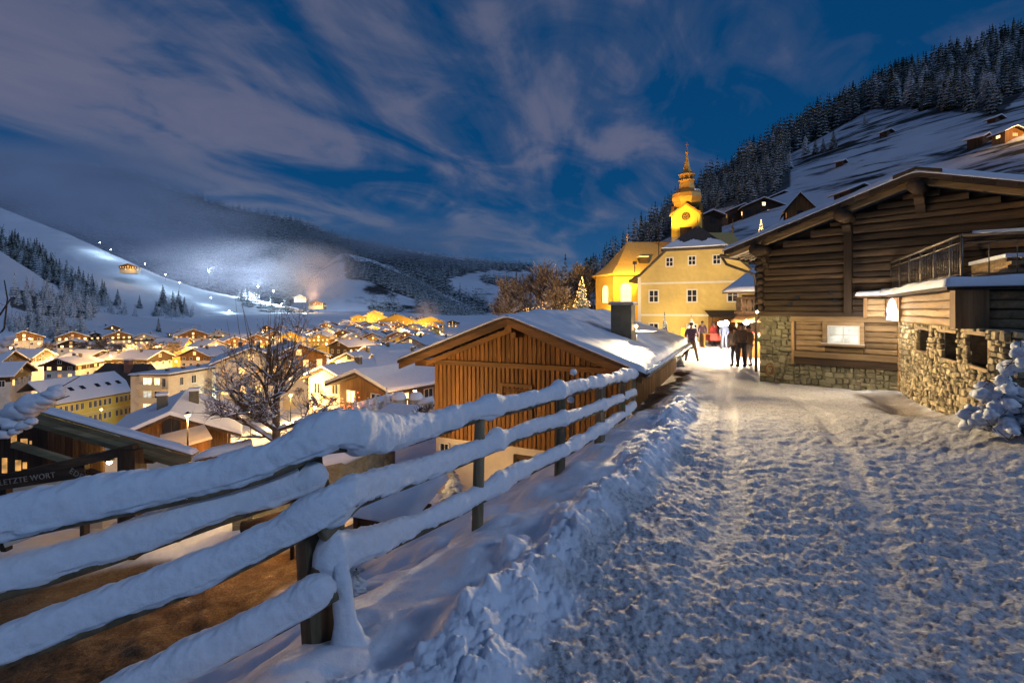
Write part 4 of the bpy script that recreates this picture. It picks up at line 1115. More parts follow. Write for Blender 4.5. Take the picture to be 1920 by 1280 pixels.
# lower storey: masonry pier, plank infill with window, stone base
def stones(mb, x0, x1, z0, z1, y, hmin=.07, hmax=.16, wmin=.12, wmax=.34, dep=.06, ax='x', holes=(), flip=1, jx=1.0):
    """random rubble on a wall face (normal -y, or +x when ax is y): the face is split again and again into uneven stones"""
    cells = []
    def split(a0, a1, c0, c1):
        w_, h_ = a1 - a0, c1 - c0
        lim = random.uniform(hmin, hmax)
        if h_ > lim * 1.25 and h_ * 1.5 > w_ * random.uniform(.75, 1.3):
            m_ = c0 + h_ * random.uniform(.36, .64); split(a0, a1, c0, m_); split(a0, a1, m_, c1)
        elif w_ > random.uniform(wmin * 1.2, wmax) and w_ > wmin * 1.3:
            m_ = a0 + w_ * random.uniform(.34, .66); split(a0, m_, c0, c1); split(m_, a1, c0, c1)
        elif h_ > hmax: 
            m_ = c0 + h_ * random.uniform(.4, .6); split(a0, a1, c0, m_); split(a0, a1, m_, c1)
        else: cells.append((a0, a1, c0, c1))
    n_ = max(1, int((x1 - x0) / .8))
    for i in range(n_): split(x0 + (x1 - x0) * i / n_ + (0 if i == 0 else random.uniform(-.1, .0)), x0 + (x1 - x0) * (i + 1) / n_, z0, z1)
    for a0, a1, c0, c1 in cells:
        cx, cz = (a0 + a1) / 2, (c0 + c1) / 2
        if any(hx0 - .03 < cx < hx1 + .03 and hz0 - .03 < cz < hz1 + .03 for hx0, hx1, hz0, hz1 in holes): continue
        for hx0, hx1, hz0, hz1 in holes:
            if c0 < hz1 - .01 and c1 > hz0 + .01 and a0 < hx1 - .01 and a1 > hx0 + .01:
                if cx < hx0: a1 = hx0
                elif cx > hx1: a0 = hx1
                elif cz < hz0: c1 = hz0
                else: c0 = hz1
        w_, h_ = a1 - a0, c1 - c0
        if w_ < .03 or h_ < .02: continue
        cx, cz = (a0 + a1) / 2, (c0 + c1) / 2
        g_ = .008; d_ = dep * random.uniform(.45, 1.15); r_ = min(.018, h_ * .2, w_ * .2); jt = min(w_, h_) * .10 * jx
        j = lambda: random.uniform(-jt, jt)
        cut = [random.uniform(.0, .32) for _ in range(4)]
        P8 = []
        for (sx, sz), ct in zip(((-1, -1), (1, -1), (1, 1), (-1, 1)), cut):
            hx, hz = w_ / 2 - g_, h_ / 2 - g_
            pa = (sx * hx, sz * hz * (1 - ct)); pb = (sx * hx * (1 - ct * .7), sz * hz)
            P8 += [pa, pb] if sx * sz > 0 else [pb, pa]
        P8 = [(px_ + j(), pz_ + j()) for px_, pz_ in P8]
        tx, tz = random.uniform(-.1, .1), random.uniform(-.15, .15)
        vs = []
        for sc_, dd in ((1, 0), (.97, .75), (1 - r_ / max(w_, h_) * 2.2, 1.0)):
            for px_, pz_ in P8: vs.append((cx + px_ * sc_, y - (d_ * dd + (tx * px_ + tz * pz_) * dd) * flip, cz + pz_ * sc_))
        fs = []
        for q in range(2):
            for k in range(8): fs.append((q * 8 + k, q * 8 + (k + 1) % 8, (q + 1) * 8 + (k + 1) % 8, (q + 1) * 8 + k))
        fs.append(tuple(16 + k for k in range(8)))
        if ax == 'y': vs = [(b_, a_, c_) for a_, b_, c_ in vs]; fs = [f_[::-1] for f_ in fs]
        mb.add(vs, fs, 0, random.random(), False)
def lumpy_wall(name, parent, x0, x1, z0, z1, y, seed, amp=.03, mat='stone_old'):
    nx = int((x1 - x0) / .03) + 2; nz = int((z1 - z0) / .03) + 2
    X, Z = np.meshgrid(np.linspace(x0, x1, nx), np.linspace(z0, z1, nz))
    Y = y - amp * np.abs(fbm(X * 3.2, Z * 5.5, seed=seed, octv=4)) * 2 - .012 * fbm(X * 16, Z * 16, seed=seed + 1, octv=2)
    V = np.stack([X, Y, Z], -1)
    return grid_mesh(name, V, M[mat], parent=parent)
lumpy_wall('masonry_pier', lb, 0, .98, -.35, 1.80, .01, 40, .03)
lumpy_wall('stone_base', lb, .98, 3.5, -.4, .42, .0, 44, .03)
mb = MB(); stones(mb, 0, .97, -.35, 1.79, -.0, .10, .24, .14, .40, .075); mb.build('pier_stones', M['stone_pier'], lb)
mb = MB(); stones(mb, .985, 3.45, -.4, .41, -.0, .09, .2, .12, .36, .07); mb.build('base_stones', M['stone_pier'], lb)
mb = MB(); mb.box(-.02, W2, .05, .3, -.4, 1.80); mb.build('backing_wall', M['mortar'], lb)
mb = MB(); mb.box(.95, 3.45, -.12, .04, .42, .62); mb.build('dark_base_beam', M['dark_h'], lb)
mb = MB(); mb.box(1.0, 3.45, -.16, .04, .625, .79); mb.build('light_base_beam', M['log_light'], lb)
mb = MB(); mb.box(.92, 3.45, -.13, .04, 1.655, 1.797); mb.build('head_beam', M['log_light'], lb)
mb = MB(); mb.box(.93, 1.0, -.15, .04, .40, 1.65); mb.build('jamb_board', M['log_light_v'], lb)
mb = MB(); z = .80
while z < 1.64:
    h_ = min(random.uniform(.13, .19), 1.65 - z)
    for a_, b_ in ((1.02, 1.78), (2.68, 3.42)): log_row(mb, a_, b_, .03, z, h_, .09, 5)
    if z + h_ < 1.05: log_row(mb, 1.78, 2.68, .03, z, h_, .09, 5)
    z += h_
mb.build('plank_infill', M['log_light'], lb)
wf = window(lb, 2.23, 1.31, .92, .62, -.02, glass='cool_lit', frame='log_light', bars=(1, 1), t=.11, depth=.12) if 'cool_lit' in M else None
mb = MB(); mb.box(1.74, 1.84, -.14, .02, 1.0, 1.64); mb.box(2.62, 2.72, -.14, .02, 1.0, 1.64); mb.box(1.74, 2.72, -.13, .02, 1.56, 1.65); mb.box(1.72, 2.74, -.18, .02, .98, 1.04)
wf = mb.build('window', M['log_light'], lb)
mb = MB(); 
for a_, b_, c_, d_ in ((1.845, 2.615, 1.045, 1.08), (1.845, 2.615, 1.52, 1.555), (1.845, 1.885, 1.08, 1.52), (2.575, 2.615, 1.08, 1.52), (2.215, 2.245, 1.08, 1.52), (1.885, 2.575, 1.29, 1.315)): mb.box(a_, b_, -.11, -.05, c_, d_)
mb.build('frame', M['trim_w'], wf)
mb = MB(); mb.box(1.86, 2.6, -.06, -.045, 1.06, 1.54); mb.build('pane', M['cool'], wf)
mb = MB()
for k in range(3): log_row(mb, 2.82, 3.2, -.20, 1.80 + k * .165, .165, .10, 4)
mb.box(2.82, 3.19, -.22, .0, 1.80, 2.29); mb.build('log_bay', M['log_light'], lb)
mb = MB(); mb.box(2.74, 2.82, -.31, .0, 1.78, 2.3); mb.build('bay_post', M['log_light_v'], lb)
mb = MB(); mb.box(2.62, 3.35, -.42, .0, 2.312, 2.372); mb.build('bay_slab', M['dark_h'], lb)
snow_slab('bay_snow', lb, 2.58, 3.38, -.46, -.15, lambda X, Y: 2.372 + 0 * X, .12, M['snow_roof'], 30, 14, seed=3, lump=.01, over=0)
mb = MB(); mb.box(1.72, 2.74, -.19, -.05, 1.042, 1.056); mb.build('sill_snow', M['snow_roof'], wf)
# round timber disc and leftover rope leaning on the pier
dsc = thing('wagon_wheel', 'old twisted root ornament leaning on the barn masonry pier', 'ornament', tuple(P(1442, 700, 14.7)))
mb = MB()
for k in range(5):
    a_ = k * 1.3; pts = [(.16 * math.cos(a_ + t * .55) * (1 - t * .06), -.03 * (k % 3), .12 + .18 * math.sin(a_ + t * .55) * (1 - t * .05)) for t in range(10)]
    mb.tube(pts, .022, 7)
mb.build('root', M['log_light_v'], dsc)
# corner lamp of the barn
cl = thing('corner_lamp', 'small bright lamp on a bracket at the log barn corner', 'lamp', tuple(P(1420, 588, 15.0)))
mb = MB(); mb.tube([(.25, .2, .1), (0, 0, .13), (-.35, -.7, .1)], .014, 6); mb.build('bracket', M['steel'], cl)
mb = MB(); mb.lathe([(0, .035), (.03, .02), (.04, -.01), (0, -.04)], 12, c=(-.35, -.7, .06)); mb.build('bulb', M['bulb'], cl)
lamp('lamp_light', (-.42, -.92, -.06), 60, (1, .74, .36), .06, cl)

# ---------- stone annexe with log terrace ----------
an = thing('stone_annexe', 'rubble stone annexe with log band and railed terrace beside the log barn', 'annexe', (10.05, 12.9, 0), math.atan2(-.885, -.465))
# local x runs along the wall towards the viewer; the face seen looks to local -y ... (normal (-.885,.465) is local -y)
AL = 6.9
LL = 5.3
ZT = 1.70
niche = [(1.55, 2.02, 1.10, 1.58), (2.75, 3.35, 1.08, 1.58), (4.25, 4.85, 1.1, 1.6)]
niche = [(2.10, 2.95, 1.10, 1.57), (3.90, 4.78, 1.09, 1.58), (5.32, 6.15, 1.10, 1.60)]
mb = MB(); stones(mb, .34, AL, -.35, ZT, 0, .08, .17, .11, .34, .07, holes=niche); mb.build('rubble_wall', M['stone'], an)
mb = MB(); stones(mb, -.1, .28, -.35, ZT, .1, .05, .08, .1, .26, .05); mb.build('slate_strip', M['stone_old'], an)
niche2 = [(3.0, 3.4, 1.14, 1.5)]
mb = MB(); stones(mb, 0.0, 3.8, -.2, ZT, AL, .07, .2, .12, .36, .07, ax='y', holes=niche2, flip=-1)
mb.build('rubble_wall', M['stone'], an)
mb = MB(); mb.box(-.1, AL - .02, .012, .4, -.5, ZT)
an_b = None
mb = MB()
def with_holes(mb, x0, x1, z0, z1, holes, fn):
    xs = sorted({x0, x1, *[h[0] for h in holes], *[h[1] for h in holes]}); zs = sorted({z0, z1, *[h[2] for h in holes], *[h[3] for h in holes]})
    for a_, b_ in zip(xs[:-1], xs[1:]):
        for c_, d_ in zip(zs[:-1], zs[1:]):
            cx, cz = (a_ + b_) / 2, (c_ + d_) / 2
            if any(h[0] < cx < h[1] and h[2] < cz < h[3] for h in holes): continue
            fn(a_, b_, c_, d_)
with_holes(mb, -.1, AL - .015, -.5, ZT, niche, lambda a_, b_, c_, d_: mb.box(a_, b_, .012, .35, c_, d_))
with_holes(mb, .016, 3.8, -.5, ZT, niche2, lambda a_, b_, c_, d_: mb.box(AL - .35, AL - .012, a_ + .345, b_ + .0, c_, d_) if b_ > a_ + .35 else mb.box(AL - .35, AL - .012, a_, b_, c_, d_))
mb.build('wall_core', M['mortar'], an)
mb = MB()
for h in niche: mb.box(h[0] - .02, h[1] + .02, .30, .34, h[2], h[3])
for h in niche2: mb.box(AL - .34, AL - .30, h[0], h[1], h[2], h[3])
mb.build('niche_back', M['stone'], an)
for h in niche:
    mb = MB(); mb.box(h[0] - .07, h[1] + .07, -.075, .3, h[3] - .002, h[3] + .055); mb.box(h[0] - .05, h[1] + .05, -.06, .3, h[2] - .045, h[2])
    mb.box(h[1] - .04, h[1], -.02, .3, h[2], h[3] - .003)
    mb.build('niche_frame', M['log_light'], an)
for h in niche2:
    mb = MB(); mb.box(AL - .3, AL + .075, h[0] - .07, h[1] + .07, h[3] - .002, h[3] + .055); mb.box(AL - .3, AL + .06, h[0] - .05, h[1] + .05, h[2] - .045, h[2]); mb.box(AL - .3, AL + .03, h[1] - .05, h[1], h[2], h[3] - .003)
    nf = mb.build('niche_frame', M['log_light'], an)
    mb = MB()
    for k in range(5): mb.box(AL - .2, AL - .12, h[0] + .03, h[1] - .06, h[2] + .01 + k * .085, h[2] + .01 + k * .085 + .078)
    mb.build('shutter', M['log_light'], nf)
mb = MB(); mb.box(.27, .35, -.06, .05, -.3, ZT); mb.build('door_post', M['log_light_v'], an)
# log band
ZL, ZH = ZT + .005, 2.30
LO = -.14
mb = MB(); n_ = 4; h_ = (ZH - ZL) / n_
ar0, ar1 = .04, 1.5
for k in range(n_):
    z = ZL + k * h_
    log_row(mb, ar1 + .1, LL - .02, LO + .02, z, h_, .13, 9)
mb.build('log_band', M['log_light'], an)
mb = MB()
for k in range(n_): log_row(mb, .05, 3.9, -(LL + .14), ZL + k * h_, h_, .11, 9, ax='y')
o_ = mb; vs = [(-a_, b_, c_) for a_, b_, c_ in mb.v]; mb.v = vs; mb.f = [f_[::-1] for f_ in mb.f]
mb.build('log_band', M['log_light'], an)
mb = MB(); mb.box(LL - .02, LL + .27, LO - .12, .16, ZL - .02, ZH + .01); mb.build('corner_post', M['log_light_v'], an)
mb = MB(); mb.box(-.3, LL, LO + .03, .3, ZL, ZH - .01); mb.box(LL - .3, LL + .12, .3, 3.9, ZL, ZH - .01); mb.build('band_core', M['dark_h'], an)
# backlit arch
mb = MB(); mb.box(ar0 - .07, ar0, LO - .10, LO + .06, ZL, ZH - .02); mb.box(ar1, ar1 + .08, LO - .14, LO + .06, ZL, ZH - .02)
af = mb.build('arch_frame', M['log_light_v'], an)
zc = ZL + .30; cx = (ar0 + ar1) / 2; rx = (ar1 - ar0) / 2 - .02
arc = [(cx - rx, ZL + .02), (cx + rx, ZL + .02), (cx + rx, zc)] + [(cx + rx * .82 * math.cos(a_), zc + .05 + .22 * math.sin(a_)) for a_ in np.linspace(.15, PI - .15, 14)] + [(cx - rx, zc)]
mb = MB(); mb.prism(arc, LO - .125, LO - .105); mb.build('arch_panel', M['arch'], af)
mb = MB()
top_ = [(ar0 + .002, zc - .02)] + [(cx + rx * .84 * math.cos(a_), zc + .055 + .225 * math.sin(a_)) for a_ in np.linspace(PI - .15, .15, 14)] + [(ar1 - .002, zc - .02), (ar1 - .002, ZH - .02), (ar0 + .002, ZH - .02)]
mb.prism(top_, LO - .15, LO - .128); mb.build('arch_head', M['log_light_v'], af)
lamp('arch_light', ((ar0 + ar1) / 2 + .3, LO - .7, ZL + .2), 60, (.95, .85, .75), .25, an)
# terrace slab and snow
mb = MB(); mb.box(-.75, LL + .42, LO - .26, .6, ZH + .012, ZH + .075); mb.box(LL - .3, LL + .42, .6, 4.2, ZH + .012, ZH + .075); mb.box(-.7, LL - .31, .6, 4.2, ZH + .014, ZH + .07)
ts = mb.build('terrace_slab', M['dark_h'], an)
snow_slab('snow', ts, -.75, LL + .46, LO - .32, 4.2, lambda X, Y: ZH + .076 + 0 * X, .15, M['snow_roof'], 120, 80, seed=8, lump=.02, over=0)
# railing
mb = MB(); RB, RT = ZH + .28, 3.22
def rail_run(mb, a, b, n):
    a, b = Vector(a), Vector(b)
    mb.tube([a + Vector((0, 0, RT)), b + Vector((0, 0, RT))], .028, 8); mb.tube([a + Vector((0, 0, RT - .12)), b + Vector((0, 0, RT - .12))], .013, 6); mb.tube([a + Vector((0, 0, RB)), b + Vector((0, 0, RB))], .013, 6)
    for i in range(n + 1):
        p = a.lerp(b, i / n); big = i % 8 == 0
        mb.tube([p + Vector((0, 0, ZH + .05 if big else RB)), p + Vector((0, 0, RT if big else RT - .12))], .02 if big else .007, 6)
rail_run(mb, (-.9, LO - .02, 0), (LL + .1, LO - .02, 0), 52); rail_run(mb, (LL + .12, LO, 0), (LL + .12, 3.9, 0), 12)
rl = mb.build('railing', M['iron'], an)
mb = MB(); mb.tube([(LL + .12, 0, RT + .035), (LL + .12, 3.9, RT + .035)], [.03, .035], 8); mb.build('snow', M['snow_roof'], rl)
mb = MB(); mb.tube([(LL + .12, 1.0, ZH), (LL + .12, 1.0, 3.15)], .13, 14); mb.build('terrace_post', M['log_light_v'], an)
# firewood on the terrace
fwd = thing('firewood_stack', 'stack of split round firewood behind the terrace railing', 'firewood', (0, 0, 0), group=None)
base = Matrix.Translation((10.05, 12.9, 0)) @ Matrix.Rotation(math.atan2(-.885, -.465), 4, 'Z')
def stack(x0, y0, nx, nz, ax):
    mb = MB()
    for i in range(nx):
        for j in range(nz):
            r_ = random.uniform(.05, .075); c_ = base @ Vector((x0 + (0 if ax else i * .14 + (j % 2) * .07), y0 + (i * .14 + (j % 2) * .07 if ax else 0), ZH + .16 + j * .125))
            d_ = base.to_3x3() @ (Vector((.35, 0, 0)) if ax else Vector((0, .35, 0)))
            mb.tube([c_, c_ + d_], r_, 8, smooth=False)
    return mb
stack(4.4, 1.3, 8, 6, True).build('log_pile', M['log_light'], fwd)
fw2 = thing('plank_stack', 'snow topped plank stack on the terrace against the dark barn wall', 'plank stack', (0, 0, 0))
mb = MB()
for j in range(5):
    for i in range(3): mb.box(.9, 2.9 + random.uniform(-.2, .2), 1.2 + i * .2, 1.39 + i * .2, ZH + .35 + j * .075, ZH + .42 + j * .075, M=base)
mb.build('plank', M['log_light'], fw2)
mb = MB(); mb.box(.85, 2.95, 1.16, 1.82, ZH + .725, ZH + .8, M=base); mb.build('snow', M['snow_roof'], fw2)

# snow laden bush at the right edge
def snow_blob(mb, c, r, sx=1.4, az=0.0, sd=0.0, nu=14, nv=9):
    """one irregular pillow of snow"""
    th = np.linspace(0, PI, nv + 1)[:, None]; a_ = np.linspace(0, 2 * PI, nu, endpoint=False)[None, :]
    x = np.cos(a_) * np.sin(th); y = np.sin(a_) * np.sin(th); z = np.cos(th) + 0 * a_
    k = r * (1 + .42 * fbm(x * 1.6 + sd, y * 1.6, z * 1.6, seed=3, octv=3))
    x, y, z = x * k * sx, y * k, np.where(z > 0, z * k * .95, z * k * .75)
    ca, sa = math.cos(az), math.sin(az)
    V = np.stack([c[0] + x * ca - y * sa, c[1] + x * sa + y * ca, c[2] + z], -1).reshape(-1, 3)
    fs = [(j * nu + i, (j + 1) * nu + i, (j + 1) * nu + (i + 1) % nu, j * nu + (i + 1) % nu) for j in range(nv) for i in range(nu)]
    mb.add(V.tolist(), fs, 0, .5, True)
def snow_bush(name, label, loc, n, rx, rz, seed):
    rnd_ = random.Random(seed)
    b_ = thing(name, label, 'bush', loc)
    tw = MB(); sn = MB()
    for i in range(n):
        a_ = rnd_.uniform(0, 2 * PI); el = rnd_.uniform(.15, 1.35); l_ = rnd_.uniform(.5, 1) * rz
        d_ = Vector((math.cos(a_) * math.cos(el) * rx / rz, math.sin(a_) * math.cos(el) * rx / rz, math.sin(el)))
        pts = [Vector((0, 0, .02))]
        for k in range(1, 7):
            q = d_ * l_ * k / 6 + Vector((rnd_.uniform(-.05, .05), rnd_.uniform(-.05, .05), -.35 * l_ * (k / 6) ** 3)); pts.append(q)
        tw.tube(pts, [.012 - .0014 * k for k in range(7)], 5)
        for k in range(2, 7):
            for q_ in range(3):
                r_ = rnd_.uniform(.03, .075) * (1.15 if k > 3 else .9)
                snow_blob(sn, pts[k - 1].lerp(pts[k], rnd_.random()) + Vector((rnd_.uniform(-.03, .03), rnd_.uniform(-.03, .03), r_ * .3)), r_, rnd_.uniform(.9, 1.3), rnd_.uniform(0, 3.1), rnd_.random() * 50)
        for k in range(5):
            p_ = pts[rnd_.randint(2, 6)]; tw.tube([p_, p_ + Vector((rnd_.uniform(-.2, .2), rnd_.uniform(-.2, .2), rnd_.uniform(-.15, .2)))], .005, 4)
    tw.build('branch', M['twig'], b_); sn.build('snow', M['snow_fine'], b_)
    return b_
p = P(1905, 800, 6.6); snow_bush('snowy_bush', 'bush bowed under heavy snow at the foot of the stone annexe', (p.x, p.y, .45), 46, .62, 1.0, 5)
p = P(1925, 590, 6.3); snow_bush('snowy_branches', 'snow clad branches hanging by the terrace corner', (p.x + .1, p.y, 1.2), 14, .34, .8, 6)
# ---------- parish house ----------
ph = thing('parish_house', 'cream yellow house with half hipped snowy roof and white framed windows', 'house', (10.7, 42, 0), -R(26.3))
mb = MB(); pent = [(0, -1.2), (9, -1.2), (9, 4.75), (6.75, 6.95), (2.25, 6.95), (0, 4.75)]
mb.prism(pent, 0, 9, rnd=.5); mb.build('wall', M['plaster_y'], ph)
mb = MB(); 
for z0, z1 in ((1.45, 1.62), (4.1, 4.25)): mb.box(-.03, 9.03, -.035, -.002, z0, z1)
mb.box(-.04, .22, -.03, -.001, -1.2, 4.7)
mb.build('string_course', M['trim_w'], ph)
mb = MB()
for sx in (-1, 1):
    xa = lambda t: 4.5 + sx * t
    zz = lambda t: 9.05 - .935 * t
    mb.prism([(xa(0), 9.05), (xa(2.4), zz(2.4)), (xa(2.4), zz(2.4) - .2), (xa(0), 8.85)][::sx], 1.9, 9.6)
    mb.prism([(xa(2.1), zz(2.1)), (xa(4.3), zz(4.3)), (xa(5.25), zz(4.3) - .55), (xa(5.25), zz(4.3) - .72), (xa(4.3), zz(4.3) - .2), (xa(2.1), zz(2.1) - .2)][::sx], -.38, 9.6)
pr_ = mb.build('roof', M['tile_dark'], ph)
mb = MB(); A0, A1, T_ = (1.95, -.55, 6.9), (7.05, -.55, 6.9), (4.5, 2.2, 9.12)
mb.add([A0, A1, T_, (1.95, -.55, 6.72), (7.05, -.55, 6.72), (4.5, 2.2, 8.9)], [(0, 1, 2), (5, 4, 3), (0, 3, 4, 1), (1, 4, 5, 2), (2, 5, 3, 0)]); hp_ = mb.build('half_hip', M['tile_dark'], ph)
def tri_snow(a, b, c, f0, f1, th):
    """band of snow on a triangular slope between fractions f0 and f1 from the eave"""
    a, b, c = map(Vector, (a, b, c)); nrm = (b - a).cross(c - a).normalized(); nrm = nrm if nrm.z > 0 else -nrm
    l0, r0_ = a.lerp(c, f0), b.lerp(c, f0); n_ = 40; vs = []
    for i in range(n_ + 1):
        t = i / n_; f_ = f1 + .05 * math.sin(t * 17) + random.uniform(-.02, .02)
        l1, r1 = a.lerp(c, f_), b.lerp(c, f_)
        p0, p1 = l0.lerp(r0_, t), l1.lerp(r1, t)
        vs += [p0 + nrm * .01, p0 + nrm * th, p1 + nrm * th * .6, p1 + nrm * .005]
    fs = []
    for i in range(n_):
        for k in range(3): fs.append((i * 4 + k, i * 4 + 4 + k, i * 4 + 5 + k, i * 4 + k + 1))
    m_ = MB(); m_.add(vs, fs); return m_
tri_snow(A0, A1, T_, .03, .30, .10).build('snow', M['snow_roof'], hp_)
for px, pz in (((2.55, 5.9)), ((4.3, 5.95)), ((6.15, 5.95))): window(ph, px, pz, .66, .82, 0, sill=False, depth=.07, t=.09)
for px, pz in (((1.28, 3.1)), ((4.3, 3.1)), ((7.3, 3.1))): window(ph, px, pz, .86, 1.1, 0, depth=.07, t=.1)
for px, pz in (((1.28, .35)), ((4.3, .3)), ((7.3, .3))): window(ph, px, pz, .86, 1.1, 0, depth=.07, t=.1)
mb = MB(); mb.tube([(9.3, -.4, 4.35), (9.1, -.25, 3.9), (9.08, -.06, 3.6), (9.08, -.06, -1)], .06, 8); mb.build('downpipe', M['iron'], ph)
mb = MB(); mb.lathe([(.02, 0), (.02, .5), (.0, .9)], 6, c=(4.5, 2.2, 9.1)); mb.build('lightning_rod', M['metal'], ph)

# ---------- church ----------
chu = thing('church', 'floodlit yellow church with gilded onion tower and apse', 'church', (0, 0, 0))
D1 = 49.0
def cp(px, d=D1): return (px - 960) / F * d
apse = [(cp(1195, 45.5), 45.5), (cp(1150, 45.8), 45.8), (cp(1117, 48.6), 48.6), (cp(1122, 52.5), 52.5), (cp(1150, 55), 55), (22, 55.5), (22, 47)]
ez = 5.3
mb = MB(); n_ = len(apse)
mb.prism(apse[::-1], -1.2, ez, axis='z', rnd=.5); mb.build('nave_wall', M['plaster_o'], chu)
ctr = Vector((cp(1176, 50.4), 50.4, 8.85)); rend = Vector((22, 51.2, 8.95))
def off(p, s=1.06): c_ = Vector((13, 50.4)); q = c_ + (Vector(p) - c_) * s; return q
mb = MB(); ring = [Vector((*off(p), ez - .05)) for p in apse[:-2]]
mid = [ctr.lerp(r_, .62) - Vector((0, 0, .25)) for r_ in ring]
R0 = Vector((22, 46.6, ez - .05)); R1_ = Vector((22, 55.9, ez - .05))
vs = [*ring, *mid, ctr, rend, R0, R1_]; k = len(ring); ic, ir, i0, i1 = 2 * k, 2 * k + 1, 2 * k + 2, 2 * k + 3
fs = []
for i in range(k - 1): fs += [(i + 1, i, k + i, k + i + 1), (k + i + 1, k + i, ic)]
fs += [(0, i0, ir, ic, k), (ic, ir, i1, k - 1, 2 * k - 1)]
mb.add(vs, [f_ for f_ in fs], 0, .5)
nr = mb.build('nave_roof', M['tile_gold'], chu)
mb = MB(); pts = [*[(p.x, p.y, ez - .08) for p in ring]]; mb.tube([(22, 46.6, ez - .08), *pts], .11, 6); mb.build('cornice', M['plaster_o'], chu)
mb = MB(); mb.lathe([(.05, 0), (.06, .35), (.16, .45), (.05, .6), (.11, .72), (.02, .85), (.015, 1.25), (0, 1.3)], 10, c=tuple(ctr)); mb.build('finial', M['copper'], chu)
# patch where snow has slid off the apse roof
def on_tri(a, b, c, u_, v2): return a + (b - a) * u_ + (c - a) * v2
mb = MB(); q = [on_tri(ring[1], ring[2], mid[1], *t) for t in ((.2, .45), (.5, .2), (.62, .42), (.5, .75), (.3, .95))]
# skylight on the roof
sk = Vector((cp(1205, 47.5), 47.5, 6.6)); mb = MB(); mb.box(-.42, .42, -.5, .5, -.2, .35, M=Matrix.Translation(sk)); sky_ = mb.build('skylight', M['dark_h'], chu)
mb = MB(); mb.box(-.44, .44, -.52, .5, .352, .46, M=Matrix.Translation(sk)); mb.build('snow', M['snow_roof'], sky_)
def arched(parent, p, w_, h_, facing, lit='curtain', name='arched_window'):
    rot = Matrix.Translation(p) @ Matrix.Rotation(facing, 4, 'Z')
    r_ = w_ / 2
    outl = [(-r_, 0), (r_, 0), (r_, h_ - r_)] + [(r_ * math.cos(a_), h_ - r_ + r_ * math.sin(a_)) for a_ in np.linspace(.2, PI - .2, 9)] + [(-r_, h_ - r_)]
    m_ = MB(); m_.prism(outl, -.04, -.01); m_.v = [tuple(rot @ Vector(q)) for q in m_.v]
    f_ = MB(); s_ = 1.22
    outb = [(x_ * s_, z_ * 1.06 - .05) for x_, z_ in outl]; f_.prism(outb, -.02, .0)
    for z_ in (h_ * .3, h_ * .55, h_ * .78): f_.box(-r_ * .98, r_ * .98, -.06, -.042, z_ - .02, z_ + .02)
    f_.box(-.02, .02, -.064, -.043, .02, h_ - .03); f_.v = [tuple(rot @ Vector(q)) for q in f_.v]
    fo = f_.build(name, M['trim_w'], parent); m_.build('pane', M[lit], fo)
ang1 = math.atan2(apse[0][1] - apse[1][1], apse[0][0] - apse[1][0]); ang2 = math.atan2(apse[1][1] - apse[2][1], apse[1][0] - apse[2][0])
arched(chu, Vector((cp(1174, 45.6), 45.62, 2.75)), .85, 1.65, ang1)
m2 = Vector(apse[1]).lerp(Vector(apse[2]), .42); n2 = Vector((-(apse[1][1] - apse[2][1]), apse[1][0] - apse[2][0])).normalized(); n2 = n2 if n2.dot(m2 - Vector((13, 50.4))) > 0 else -n2; arched(chu, Vector((m2.x + n2.x * .03, m2.y + n2.y * .03, 2.65)), .85, 1.6, math.atan2(n2.y, n2.x) + PI / 2)
# tower
tw = thing('tower', None, None); tw.parent = chu; 
for k_ in ('label', 'category'):
    if k_ in tw.keys(): del tw[k_]
TX, TY = cp(1288, 50), 50.0; TW = 1.33
trot = -R(24)
def tb(m_): m_.v = [tuple(Matrix.Translation((TX, TY, 0)) @ Matrix.Rotation(trot, 4, 'Z') @ Vector(q)) for q in m_.v]; return m_
gz0, gz1 = 11.35, 12.35
mb = MB(); mb.box(-TW, TW, -TW, TW, 5, 9.2, rnd=.3); tb(mb).build('tower_base', M['concrete'], chu)
mb = MB(); mb.box(-TW - .02, TW + .02, -TW - .02, TW + .02, 9.2, gz0)
for s_ in (-1, 1):
    mb.prism([(-TW - .02, gz0), (TW + .02, gz0), (0, gz1)], s_ * TW - .02, s_ * TW + .02); mb.prism([(-TW - .02, gz0), (TW + .02, gz0), (0, gz1)], s_ * TW - .02, s_ * TW + .02, axis='x')
tb(mb).build('belfry', M['plaster_o'], chu)
mb = MB()
for s_ in (-1, 1):
    for sx in (-1, 1):
        pr = [(0, gz1 + .02), (sx * (TW + .2), gz0 - .12), (sx * (TW + .2), gz0 + .02), (0, gz1 + .17)]
        mb.prism(pr, s_ * TW - .14, s_ * TW + .14); mb.prism(pr, s_ * TW - .14, s_ * TW + .14, axis='x')
tb(mb).build('belfry_cornice', M['copper'], chu)
mb = MB(); mb.box(-.55, .55, -TW - .05, -TW - .022, 8.6, 10.1); mb.box(-.55, .55, -TW - .05, -TW - .022, 9.9, 10.0); tb(mb).build('louvre', M['dark_v'], chu)
def disc(r_, y_, z_, n=28, x_=0): return [(x_ + r_ * math.cos(2 * PI * k / n), y_, z_ + r_ * math.sin(2 * PI * k / n)) for k in range(n)]
mb = MB(); mb.prism([(a_, c_) for a_, _, c_ in disc(.40, 0, 11.15)], -TW - .07, -TW - .025); cf = tb(mb).build('clock', M['dark_v'], chu)
mb = MB()
for k in range(12):
    a_ = k * PI / 6; mb.box(-.02, .02, -.02, 0, .26, .37, M=Matrix.Translation((0, -TW - .072, 11.15)) @ Matrix.Rotation(a_, 4, 'Y'))
for a_, l_ in ((R(35), .26), (R(-70), .19)): mb.box(-.018, .018, -.03, -.01, -.04, l_, M=Matrix.Translation((0, -TW - .072, 11.15)) @ Matrix.Rotation(a_, 4, 'Y'))
nr_ = 24
vs = []; 
